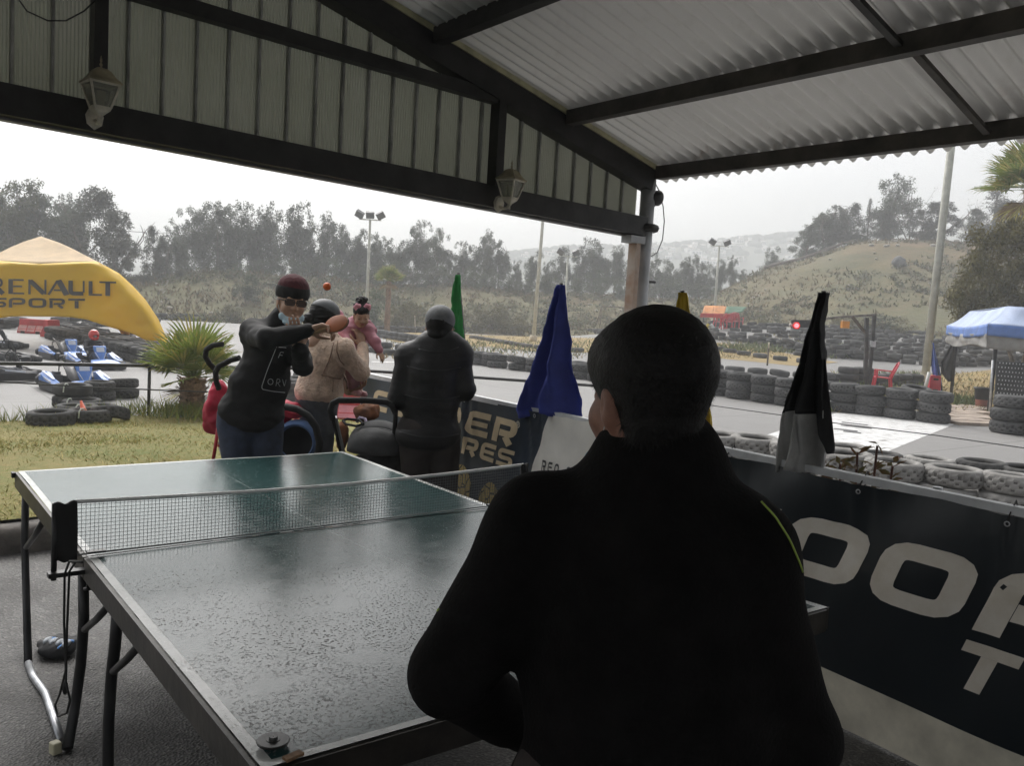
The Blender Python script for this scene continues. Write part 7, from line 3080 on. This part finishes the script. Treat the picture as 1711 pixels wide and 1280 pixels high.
m2.tube([k_(462, 682, -.1), k_(478, 680, -.14), k_(497, 684, -.18), k_(515, 695, -.2), k_(528, 714, -.2), k_(534, 740, -.2), k_(531, 772, -.18)], .022, 10)
m2.build('bumper_bar', foam, sr)

# gas bottle like drum and white frame at the far end of the banner fence
t = thing('metal_frame', 'thin white metal frame standing at the far end of the banner fence', 'frame', ab(FA, 5.95, 0))
m2 = MB()
for pts in ([(603, 700), (606, 621)], [(606, 621), (650, 634)], [(612, 700), (614, 626)]):
    m2.tube([onplane(x, y, A, FA + .02) if x < 640 else onplane(x, y, A, FA + .05) for x, y in pts], .011, 6)
m2.build('tube', M('frame_white', (.55, .55, .55), .5), t)
# ================================================================== PALMS
fr_g = M('palm_green', (.14, .20, .04), .5, .25, 3, trans=.35, col2=(.22, .26, .06))
fr_y = M('palm_yellow', (.34, .30, .09), .6, .25, 3, trans=.3)
fr_d = M('palm_dead', (.22, .15, .07), .8, .2, 3)
bark_m = M('palm_bark', (.20, .125, .08), .9, .35, 20, .8, 40)


def frond_mesh(name, pet, L, n, seed, mat, mat2):
    """petiole along +x, then a folded fan of narrow blades"""
    r = np.random.default_rng(seed)
    m2 = MB()
    m2.mat(mat)
    m2.tube([(0, 0, 0), (pet * .5, 0, .02 * pet), (pet, 0, 0)], [.014, .009, .006], 5)
    for i in range(n):
        a = (-1 + 2 * i / (n - 1)) * 1.75
        ll = L * (1 - .22 * abs(a / 1.75) ** 2) * r.uniform(.9, 1.05)
        d = np.array([cos(a), sin(a), .10])
        s = np.array([-sin(a), cos(a), 0])
        o = np.array([pet, 0, 0])
        w = L * .034
        droop = r.uniform(.02, .22) * ll
        P0, P1, P2 = o + d * .02, o + d * ll * .5, o + d * ll * .82
        P3 = o + d * ll - Zv * droop
        up_ = Zv * w * .45
        m2.mat(mat if r.uniform() < .75 else mat2)
        m2.add([P0, P1 - s * w, P1 + up_ * 0 - Zv * w * .5, P1 + s * w, P2 - s * w * .6 - Zv * droop * .4, P2 + s * w * .6 - Zv * droop * .4, P2 - Zv * (w * .4 + droop * .4)],
               [(0, 1, 2), (0, 2, 3), (1, 4, 6, 2), (2, 6, 5, 3)])
        m2.mat(mat2 if r.uniform() < .6 else mat)
        m2.add([P2 - s * w * .6 - Zv * droop * .4, P2 + s * w * .6 - Zv * droop * .4, P3], [(0, 1, 2)])
    return m2.mesh(name)


def palm(label, base, top, r0, r1, R, nf, seed, tail=True, dead=5, boots=60):
    t = thing('fan_palm', label, 'palm', base)
    rnd = random.Random(seed)
    m2 = MB()
    base, top = np.array(base, float), np.array(top, float)
    k = 14
    m2.tube([base + (top - base) * i / k for i in range(k + 1)], [(r0 + (r1 - r0) * i / k) * (1 + .12 * (i % 2)) for i in range(k + 1)], 12)
    m2.build('trunk', bark_m, t)
    mb3 = MB()
    for i in range(boots):                       # old leaf bases
        f = rnd.uniform(0, 1)
        a = i * 2.4
        p = base + (top - base) * f
        d = np.array([cos(a), sin(a), .75])
        rr_ = r0 + (r1 - r0) * f
        q = p + np.array([cos(a), sin(a), 0]) * rr_ * .9
        s = np.array([-sin(a), cos(a), 0]) * rr_ * .22
        mb3.add([q - s, q + s, q + d * rr_ * .55 + s * .7, q + d * rr_ * .55 - s * .7, q + d * rr_ * .5 - np.array([cos(a), sin(a), 0]) * rr_ * .2], [(0, 1, 2, 3), (3, 2, 4), (1, 0, 4)])
    if boots:
        tag(mb3.build('leaf_base', bark_m, t), kind='stuff')
    ms = [frond_mesh('frond_%d' % i, R * .42, R * .62, 26, seed + i, fr_g, fr_y) for i in range(3)]
    md = frond_mesh('frond_dead', R * .35, R * .5, 20, seed + 9, fr_d, fr_y)
    for i in range(nf):
        f = (i + .5) / nf
        el = radians(84) - f * radians(82) + rnd.uniform(-.1, .1)
        az = i * 2.39996 + rnd.uniform(-.2, .2)
        o = link('frond', ms[i % 3], t)
        M_ = Matrix.Rotation(az, 4, 'Z') @ Matrix.Rotation(-el, 4, 'Y') @ Matrix.Rotation(rnd.uniform(-.5, .5), 4, 'X')
        sc = rnd.uniform(.85, 1.1)
        M_ = M_ @ Matrix.Scale(sc, 4)
        M_.translation = Vector(top - base)
        o.matrix_local = M_
    for i in range(dead):
        o = link('dead_frond', md, t)
        M_ = Matrix.Rotation(i * 1.3 + 1, 4, 'Z') @ Matrix.Rotation(rnd.uniform(.5, 1.0), 4, 'Y')
        M_.translation = Vector(top - base - Zv * .05)
        o.matrix_local = M_
    return t


b_ = atz(319, 694, .0)
palm('fan palm with shaggy trunk on the lawn corner beside the red pushchair', b_, atY(323, 632, b_[1]), .14, .15, .76, 24, 3, dead=2)
b_ = pbase(647, 540, 47)
palm('small fan palm standing far behind the toddler before the bank', b_, atY(650, 470, 47), .16, .13, .95, 26, 8, dead=4, boots=30)
b_ = gp(1742, 690)
b_ = np.array([b_[0] + 3.2, b_[1] + 5, 0.])
palm('tall fan palm reaching in at the right frame edge', b_, atY(1724, 318, b_[1]), .22, .2, 1.55, 36, 14, dead=3)

# ================================================================== TREES
def leafmat(name, c, c2, rand=.18, trans=.3):
    return M(name, c, .7, .2, 1.5, rand=rand, col2=c2, trans=trans)


L_euc = leafmat('eucalyptus_leaf', (.052, .074, .038), (.088, .112, .064))
L_grn = leafmat('green_leaf', (.065, .095, .040), (.10, .13, .06))
L_drk = leafmat('dark_leaf', (.042, .056, .032), (.074, .090, .054))
L_pep = leafmat('pepper_leaf', (.105, .10, .03), (.18, .155, .05), .05)
L_lft = leafmat('yellowish_leaf', (.085, .10, .03), (.13, .14, .05))
L_cnf = leafmat('conifer_leaf', (.035, .045, .035), (.055, .068, .052))
bark = M('grey_bark', (.14, .12, .10), .9, .3, 6)
bark_w = M('pale_bark', (.38, .36, .32), .85, .2, 5)


def limb(m2, p, d, L, r, rnd, depth, tips, gnarl=.25):
    pts = [p]
    dd = d
    n = 4
    for i in range(n):
        dd = nrm(dd + np.array([rnd.gauss(0, gnarl), rnd.gauss(0, gnarl), rnd.gauss(.06, gnarl * .5)]))
        pts.append(pts[-1] + dd * L / n)
    m2.tube(pts, [r * (1 - .16 * i) for i in range(n + 1)], 6 if r > .02 else 4, cap=False)
    if pts[-1][2] > .80 and L < 2 and gnarl < .155:
        return
    tips.append((pts[-1], r))
    if depth > 0:
        for k in range(rnd.choice((2, 3, 3))):
            i = rnd.choice((2, 3, 4))
            q = nrm(dd * .8 + np.array([rnd.gauss(0, .6), rnd.gauss(0, .6), rnd.uniform(0, .5)]))
            limb(m2, pts[i], q, L * rnd.uniform(.4, .6), r * .5, rnd, depth - 1, tips, gnarl)


NRM_ = [None]


def soft(me, nr):
    """leaf sprays shade like the rounded clump they belong to"""
    nr = nr / (np.linalg.norm(nr, axis=1)[:, None] + 1e-9)
    me.polygons.foreach_set('use_smooth', np.ones(len(me.polygons), bool))
    me.normals_split_custom_set_from_vertices([tuple(v) for v in nr])
    return me


def leaves(centers, radii, n, size, seed, aspect=2.2, droop=.0, squash=(1, 1, 1)):
    """many small leaf sprays scattered in clumps -> (V, F)"""
    r = np.random.default_rng(seed)
    C = np.array(centers)
    Rr = np.array(radii)
    pr = Rr ** 2.2
    idx = r.choice(len(C), n, p=pr / pr.sum())
    d = r.normal(0, 1, (n, 3))
    d /= np.linalg.norm(d, axis=1)[:, None]
    rad = r.uniform(0, 1, n) ** .45
    P = C[idx] + d * (rad * Rr[idx])[:, None] * np.array(squash)
    a = r.normal(0, 1, (n, 3))
    a[:, 2] -= droop
    a /= np.linalg.norm(a, axis=1)[:, None]
    b = np.cross(a, r.normal(0, 1, (n, 3)))
    b /= np.linalg.norm(b, axis=1)[:, None] + 1e-9
    s = (size * r.uniform(.6, 1.4, n))[:, None]
    V = np.stack([P, P + a * s * .5 + b * s * .5 / aspect, P + a * s, P + a * s * .5 - b * s * .5 / aspect], 1).reshape(-1, 3)
    NRM_[0] = (V - np.repeat(C[idx], 4, 0)) / np.repeat(Rr[idx], 4)[:, None] + np.array([0, 0, .35])
    return V, np.arange(4 * n).reshape(-1, 4)


def tree_kind(kind, seed):
    """unit height tree: (trunk mesh, crown mesh)"""
    rnd = random.Random(seed)
    m2 = MB()
    tips = []
    cs, rs = [], []
    if kind == 'euc':                     # tall ragged eucalyptus, separate clumps on leaning limbs
        limb(m2, np.zeros(3), np.array([0, 0, 1.]), .52, .016, rnd, 2, tips, .10)
        nlob = rnd.choice((7, 8, 9, 10))
        for k in range(nlob):
            f = (k + .6) / nlob
            w = .16 * (1.15 - f * .55)
            z = .26 + f * .66
            a = rnd.uniform(0, 6.28)
            rr_ = rnd.uniform(.3, 1) * w
            for q in range(5):
                rq = rnd.uniform(.045, .085) * (1.2 - .5 * f)
                cs.append(np.array([rr_ * cos(a), rr_ * sin(a), z]) + np.array([rnd.gauss(0, .05), rnd.gauss(0, .05), rnd.gauss(0, .045)]))
                rs.append(rq)
        for k in range(16):
            cs.append(np.array([rnd.gauss(0, .10), rnd.gauss(0, .10), rnd.uniform(.08, .62)])); rs.append(rnd.uniform(.06, .10))
        for p, r_ in tips:
            if p[2] > .3:
                cs.append(p); rs.append(rnd.uniform(.03, .05))
        V, F = leaves(cs, rs, 9000, .025, seed, 2.6, 1.3, (.85, .85, 1.35))
    elif kind == 'bush':
        for k in range(5):
            limb(m2, np.zeros(3), nrm((rnd.gauss(0, .5), rnd.gauss(0, .5), 1)), .5, .012, rnd, 1, tips, .2)
        for k in range(26):
            a, q = rnd.uniform(0, 6.28), rnd.uniform(0, .42)
            cs.append(np.array([q * cos(a), q * sin(a), rnd.uniform(.12, .80) * (1 - .5 * q)])); rs.append(rnd.uniform(.07, .16))
        V, F = leaves(cs, rs, 2600, .040, seed, 1.8, .1)
    elif kind == 'dense':                 # broad dark crown to the ground
        limb(m2, np.zeros(3), np.array([0, 0, 1.]), .5, .022, rnd, 2, tips, .15)
        for k in range(46):
            f = rnd.uniform(0, 1)
            w = .26 * (1 - .72 * f ** 1.6)
            a = rnd.uniform(0, 6.28)
            q = rnd.uniform(.2, 1) * w
            cs.append(np.array([q * cos(a), q * sin(a), .12 + .80 * f])); rs.append(rnd.uniform(.05, .10) * (1.15 - .4 * f))
        V, F = leaves(cs, rs, 8000, .026, seed, 2.4, 1.0, (.9, .9, 1.25))
    elif kind == 'bare':
        for k in range(3):
            limb(m2, np.zeros(3), nrm((rnd.gauss(0, .25), rnd.gauss(0, .25), 1)), .45, .008, rnd, 3, tips, .16)
        cs = [p for p, r_ in tips]
        rs = [.03] * len(cs)
        V, F = leaves(cs, rs, 260, .012, seed, 2.0, .3)
    elif kind == 'conifer':
        m2.tube([(0, 0, 0), (0, 0, .5), (0, 0, 1)], [.018, .011, .002], 6)
        for k in range(24):
            z = .12 + .86 * k / 24
            w = .17 * (1 - z) + .012
            for j in range(5):
                a = rnd.uniform(0, 6.28)
                m2.tube([(0, 0, z), (w * cos(a) * .6, w * sin(a) * .6, z + .005), (w * cos(a), w * sin(a), z - .02)], .003, 3, cap=False)
                for q in (.4, .7, 1):
                    cs.append(np.array([q * w * cos(a), q * w * sin(a), z - .01 * q])); rs.append(.022)
        V, F = leaves(cs, rs, 2200, .020, seed, 3.0, .2)
    m2.mat(bark)
    return m2.mesh('trunk_' + kind), (V, F, NRM_[0])


KINDS_ = {}
for kd, n_, mats in (('euc', 6, L_euc), ('dense', 3, L_drk), ('bush', 3, L_grn), ('bare', 3, L_drk), ('conifer', 2, L_cnf)):
    KINDS_[kd] = []
    for i in range(n_):
        tm_, (V, F, NR) = tree_kind(kd, 100 + i * 7 + len(kd))
        KINDS_[kd].append((tm_, soft(npmesh('crown_' + kd, V, F, mats), NR)))
CROWN_ALT = {}


def tree(kind, var, label, base, h, wsc, cat='tree', name='tree', group=None, mat=None, rz=None):
    tm_, cm_ = KINDS_[kind][var % len(KINDS_[kind])]
    if mat is not None:
        key = (kind, var % len(KINDS_[kind]), mat.name)
        if key not in CROWN_ALT:
            c2 = cm_.copy()
            c2.materials.clear()
            c2.materials.append(mat)
            CROWN_ALT[key] = c2
        cm_ = CROWN_ALT[key]
    t = thing(name, label, cat, base, rz if rz is not None else random.uniform(0, 6.28), group)
    t.scale = (h * wsc, h * wsc, h)
    link('trunk', tm_, t)
    link('crown', cm_, t)
    return t


def on_hill(px, Y):
    d = ray(px, 480)
    u = d[0] / d[1]
    return np.array([u * Y, Y, hill_h(u, Y) - .15])


def plant(kind, var, label, px, top, Y, wsc, **kw):
    b = on_hill(px, Y)
    # find the true height at the top pixel, allowing for the tilt of the frame
    q = atY(px + (480 - top) * .06, top, Y)
    return tree(kind, var, label, b, max(.4, q[2] - b[2]), wsc, **kw)


random.seed(19)
line = [(-40, 300, 'euc', 58, 1.5), (22, 293, 'euc', 57, 1.5), (62, 298, 'euc', 58, 1.4), (30, 345, 'dense', 55, 1.5), (98, 314, 'euc', 60, 1.1), (122, 330, 'euc', 62, 1.0), (158, 304, 'dense', 58, 1.25), (195, 345, 'dense', 58, 1.2),
        (205, 400, 'dense', 57, 1.3), (255, 375, 'dense', 60, 1.15), (293, 378, 'euc', 61, 1.3), (272, 400, 'dense', 59, 1.3), (315, 350, 'euc', 64, 1.1), (338, 330, 'euc', 65, 1.15), (362, 345, 'dense', 65, 1.0), (378, 335, 'euc', 65, 1.1), (402, 329, 'euc', 66, 1.2), (428, 345, 'euc', 66, 1.1), (452, 342, 'euc', 67, 1.1),
        (490, 334, 'euc', 67, 1.3), (512, 380, 'dense', 67, 1.2), (543, 351, 'euc', 69, 1.15), (572, 370, 'euc', 70, 1.1), (598, 378, 'euc', 70, 1.1), (600, 402, 'dense', 70, 1.2), (628, 385, 'euc', 71, 1.1), (650, 395, 'euc', 72, 1.2), (670, 398, 'euc', 72, 1.1), (697, 362, 'euc', 73, 1.1), (726, 377, 'euc', 73, 1.25), (745, 415, 'dense', 74, 1.1),
        (772, 400, 'euc', 75, 1.2), (810, 379, 'euc', 75, 1.0), (832, 399, 'euc', 76, 1.3), (795, 425, 'dense', 75, 1.2), (862, 438, 'euc', 77, 1.2), (890, 416, 'euc', 77, 1.1), (912, 440, 'euc', 78, 1.2), (938, 409, 'euc', 78, 1.2), (962, 415, 'euc', 79, 1.1), (990, 394, 'euc', 79, 1.35), (1025, 406, 'euc', 79, 1.15), (1008, 430, 'dense', 79, 1.2), (1058, 428, 'euc', 80, 1.2),
        (1090, 425, 'euc', 80, 1.2), (1112, 430, 'euc', 80, 1.2), (1140, 425, 'euc', 81, 1.15), (1163, 428, 'euc', 81, 1.1), (1182, 440, 'euc', 81, 1.1), (1203, 432, 'euc', 82, 1.1), (1222, 430, 'euc', 82, 1.2), (1240, 450, 'euc', 83, 1.1)]
line.sort(key=lambda q: q[0])
for i, (px, top, kd, Y, wsc) in enumerate(line):
    k = len(line)
    nm = ORD[i] + ' from the left' if i < 26 else ORD[k - 1 - i] + ' from the right'
    plant(kd, random.randrange(9), '%s in the hazy bank tree line, %s' % ('grey green eucalyptus' if kd == 'euc' else 'dense dark tree', nm), px, top - 3, Y + random.uniform(-1.5, 1.5), wsc * .88, name='eucalyptus_tree' if kd == 'euc' else 'evergreen_tree', group='trees along the bank', mat=L_lft if px in (30, 22) else None)
# lighter bushes in front of the line
random.seed(23)
bush = [(395, 432, 62), (360, 440, 61), (430, 425, 63), (470, 420, 64), (505, 430, 65), (530, 415, 66), (560, 425, 67), (590, 428, 67), (625, 440, 68), (665, 430, 69), (695, 440, 70), (725, 430, 71), (755, 445, 72), (785, 440, 72), (820, 445, 73), (850, 455, 74), (880, 455, 74), (905, 450, 75), (930, 455, 75), (965, 455, 75), (1000, 445, 76), (1035, 455, 76), (1075, 460, 77), (1105, 455, 78), (1135, 460, 78), (1165, 465, 78), (1195, 470, 78), (300, 440, 58), (270, 445, 57), (240, 440, 56), (120, 420, 55), (60, 410, 55), (20, 420, 54)]
bush.sort()
for i, (px, top, Y) in enumerate(bush):
    nm = ORD[i] + ' from the left' if i < 18 else ORD[len(bush) - 1 - i] + ' from the right'
    plant('bush', random.randrange(9), 'rounded green bush below the hazy tree line, %s' % nm, px, top, Y, random.uniform(1.0, 1.5), name='bush', cat='bush', group='bushes along the bank', mat=L_drk if px < 310 else L_grn)
for i, (px, top, Y, w, lab, mt_) in enumerate(((413, 442, 53, .9, 'grey green shrub on the bank left of the beanie', L_euc), (385, 505, 49, 1.6, 'brownish low shrub at the foot of the bank near the player', L_pep), (690, 490, 54, 1.2, 'brown round shrub on the bank behind the capped man', L_pep), (668, 505, 53, 1.3, 'low brown shrub right of the small far palm', L_pep), (626, 470, 52, .9, 'green shrub beside the far light pole', L_grn),
                                  (800, 505, 57, 1.7, 'wide olive shrub right of the green flag', L_pep), (830, 498, 58, 1.5, 'tall olive shrub right of the green flag', L_pep), (872, 520, 57, 1.8, 'low straw coloured shrub below the pale pole', L_pep), (925, 515, 57, 1.2, 'low grey shrub left of the distant pole', L_euc), (1130, 508, 53, 1.5, 'straw coloured shrub right of the column', L_pep), (1100, 520, 53, 1.6, 'low shrub right of the column foot', L_pep), (1160, 515, 53, 1.5, 'low shrub left of the far stall', L_pep),
                                  (1275, 520, 51, 1.7, 'scrubby bush right of the far stall', L_pep), (1300, 522, 51, 1.5, 'scrubby bush above the signal lamp', L_euc), (1430, 515, 50, 1.7, 'dark scrub bush behind the signal arm', L_pep), (1480, 512, 50, 1.8, 'dark scrub bush behind the signal posts', L_drk), (1510, 525, 49, 1.5, 'olive scrub bush left of the thick pole', L_pep))):
    plant('bush', i, lab, px, top, Y, w, name='shrub', cat='shrub', mat=mt_)
# bare pale tree on the left bank
t = plant('bare', 1, 'bare white trunked tree on the bank right of the yellow tent', 272, 445, 54, 1.2, name='bare_tree')
for c in t.children:
    if c.name.startswith('trunk'):
        m_ = c.data.copy()
        m_.materials.clear()
        m_.materials.append(bark_w)
        c.data = m_
# trees crowning the right hill
for i, (px, top, kd, Y, w, lab, mt_) in enumerate(((1345, 372, 'dense', 80, 1.5, 'leftmost dark leafy tree on the hill shoulder', L_euc), (1364, 350, 'dense', 81, 1.25, 'second dark leafy tree on the hill shoulder', L_euc), (1386, 336, 'euc', 81, 1.5, 'third leafy tree on the hill shoulder', L_euc), (1412, 335, 'dense', 80, 1.4, 'broad dark tree left of the thin conifer on the hill', L_drk), (1441, 328, 'conifer', 79, .9, 'thin sparse conifer with pale stem on the hill top', None),
                                 (1478, 288, 'euc', 80, 1.3, 'tallest eucalyptus on the hill top', L_euc), (1468, 345, 'dense', 79, 1.5, 'dense dark tree under the tallest hill eucalyptus', L_drk), (1512, 296, 'bare', 80, 1.4, 'bare twiggy tree right of the tallest hill eucalyptus', None), (1545, 305, 'bare', 80, 1.5, 'second bare twiggy tree on the hill top', None), (1530, 345, 'dense', 79, 1.5, 'dark bushy tree below the bare hill trees', L_drk), (1560, 330, 'dense', 79, 1.5, 'dark bushy tree left of the thick pale pole', L_cnf),
                                 (1608, 330, 'bare', 79, 1.2, 'bare tree just right of the thick pale pole', None), (1622, 345, 'dense', 78, 1.6, 'dark tree behind the thick pale pole', L_drk), (1650, 300, 'conifer', 78, 2.0, 'tall dark conifer left of the right palm', None), (1672, 330, 'dense', 77, 1.6, 'dense dark tree left of the right palm', L_cnf), (1668, 285, 'bare', 77, 1.2, 'bare tree top rising left of the right palm', None), (1710, 330, 'dense', 76, 1.6, 'dense dark tree behind the right palm', L_drk))):
    plant(kd, i, lab, px, top, Y, w * (1.25 if kd == 'dense' else 1.15), name='hill_tree', mat=mt_)
for i, (px, top, Y, w, lab) in enumerate(((1422, 375, 79, 1.6, 'dark bush at the left of the hill crest'), (1472, 392, 78, 1.5, 'dark bush under the tallest hill eucalyptus'), (1530, 380, 78, 1.6, 'dark bush right of the grey boulder'), (1625, 380, 77, 1.7, 'dark bush right of the thick pole on the crest'))):
    plant('bush', i, lab, px, top, Y, w, name='bush', cat='bush', mat=L_drk)
plant('euc', 3, 'lone rounded tree on the far slope left of the hill', 1286, 413, 90, 1.6, name='lone_tree', mat=L_euc)
# low scrub sprinkled over the bank and the hill
r = np.random.default_rng(61)
cs, rs = [], []
while len(cs) < 1500:
    u = r.uniform(-.55, .7)
    yt, yf = np.interp(u, _u, _yt), np.interp(u, _u, _yf)
    Y = yf + (yt - yf) * r.uniform(.0, 1.0) ** 1.2
    if noise.noise(Vector((u * Y * .07, Y * .12, 5))) < .02:
        continue
    q = r.uniform(.12, .42)
    cs.append(np.array([u * Y, Y, hill_h(u, Y) + q * .35])); rs.append(q)
V, F = leaves(cs, rs, 38000, .17, 62, 2.0, -.3, (1.3, 1.1, .75))
me = soft(npmesh('scrub', V, F), NRM_[0])
for mm in (M('scrub_olive', (.10, .115, .045), .9, .2, .3, trans=.2), M('scrub_brown', (.16, .12, .06), .9, .2, .3, trans=.2), M('scrub_grey', (.10, .11, .07), .9, .2, .3, trans=.2)):
    me.materials.append(mm)
me.polygons.foreach_set('material_index', r.choice([0, 0, 1, 2], len(F)).astype(np.int32))
tag(link('scrub', me), kind='stuff')

# boulder on the hill
p = on_hill(1503, 70)
p = np.array(hpt(1503, 420, 67))
bb = Body(.15)
bb.ell(p + (0, 0, .35), (.6, .5, .42)).ell(p + (.3, .1, .15), (.45, .4, .3))
o = bb.build('boulder', M('boulder_grey', (.15, .155, .16), .9, .2, 2, .5, 6), None, .12, (.25, (1.3, 1.3, 1.3), 0))
tag(o, 'grey boulder below the trees near the hill top', 'boulder')
r = random.Random(4)
mb = MB()
for i in range(26):
    q = hpt(r.uniform(1440, 1690), 420, r.uniform(72, 79))
    s = r.uniform(.10, .24)
    mb.sphere(q + (0, 0, s * .4), (s * 1.3, s, s * .7), 6, 4)
tag(mb.build('hill_rocks', MATS['pale_stone']), kind='stuff')

# the big pepper tree behind the blue canopy
rnd = random.Random(9)
pb = gp(1690, 640)
pb = np.array([26 * (1700 - 855) / 1400, 26.0, float(ground(15.7, 26))])
pt_ = thing('pepper_tree', 'large drooping olive pepper tree behind the blue canopy', 'tree', pb)
m2 = MB()
tips = []
for k in range(4):
    limb(m2, np.zeros(3), nrm((rnd.gauss(0, .4), rnd.gauss(0, .3), 1)), 2.2, .10, rnd, 3, tips, .22)
m2.mat(bark)
link('trunk', m2.mesh('pepper_trunk'), pt_)
cs, rs = [], []
for px, py in ((1640, 520), (1625, 500), (1615, 470), (1632, 445), (1650, 415), (1665, 395), (1680, 420), (1700, 400), (1720, 390), (1660, 455), (1680, 480), (1700, 450), (1720, 440), (1650, 490), (1690, 510), (1720, 500), (1660, 530), (1690, 540), (1622, 525), (1605, 495), (1640, 395), (1750, 440), (1760, 500), (1740, 400), (1690, 375), (1650, 545), (1720, 540)):
    for k in range(3):
        q = atY(px + rnd.uniform(-10, 10), py + rnd.uniform(-8, 8), 26 + rnd.uniform(-1.6, 1.4))
        cs.append(q - pb); rs.append(rnd.uniform(.25, .55))
V, F = leaves(cs, rs, 26000, .11, 5, 2.6, 1.2, (1, 1, 1.15))
link('crown', soft(npmesh('pepper_crown', V, F, L_pep), NRM_[0]), pt_)
# power line far behind the left trees
m2 = MB()
m2.tube([atY(x, y, 90) for x, y in ((150, 380), (210, 386), (260, 389), (330, 388))], .03, 4)
tag(m2.build('power_line', M('wire_far', (.1, .1, .1), .6)), 'thin power line showing in the sky gap between left trees', 'wire')
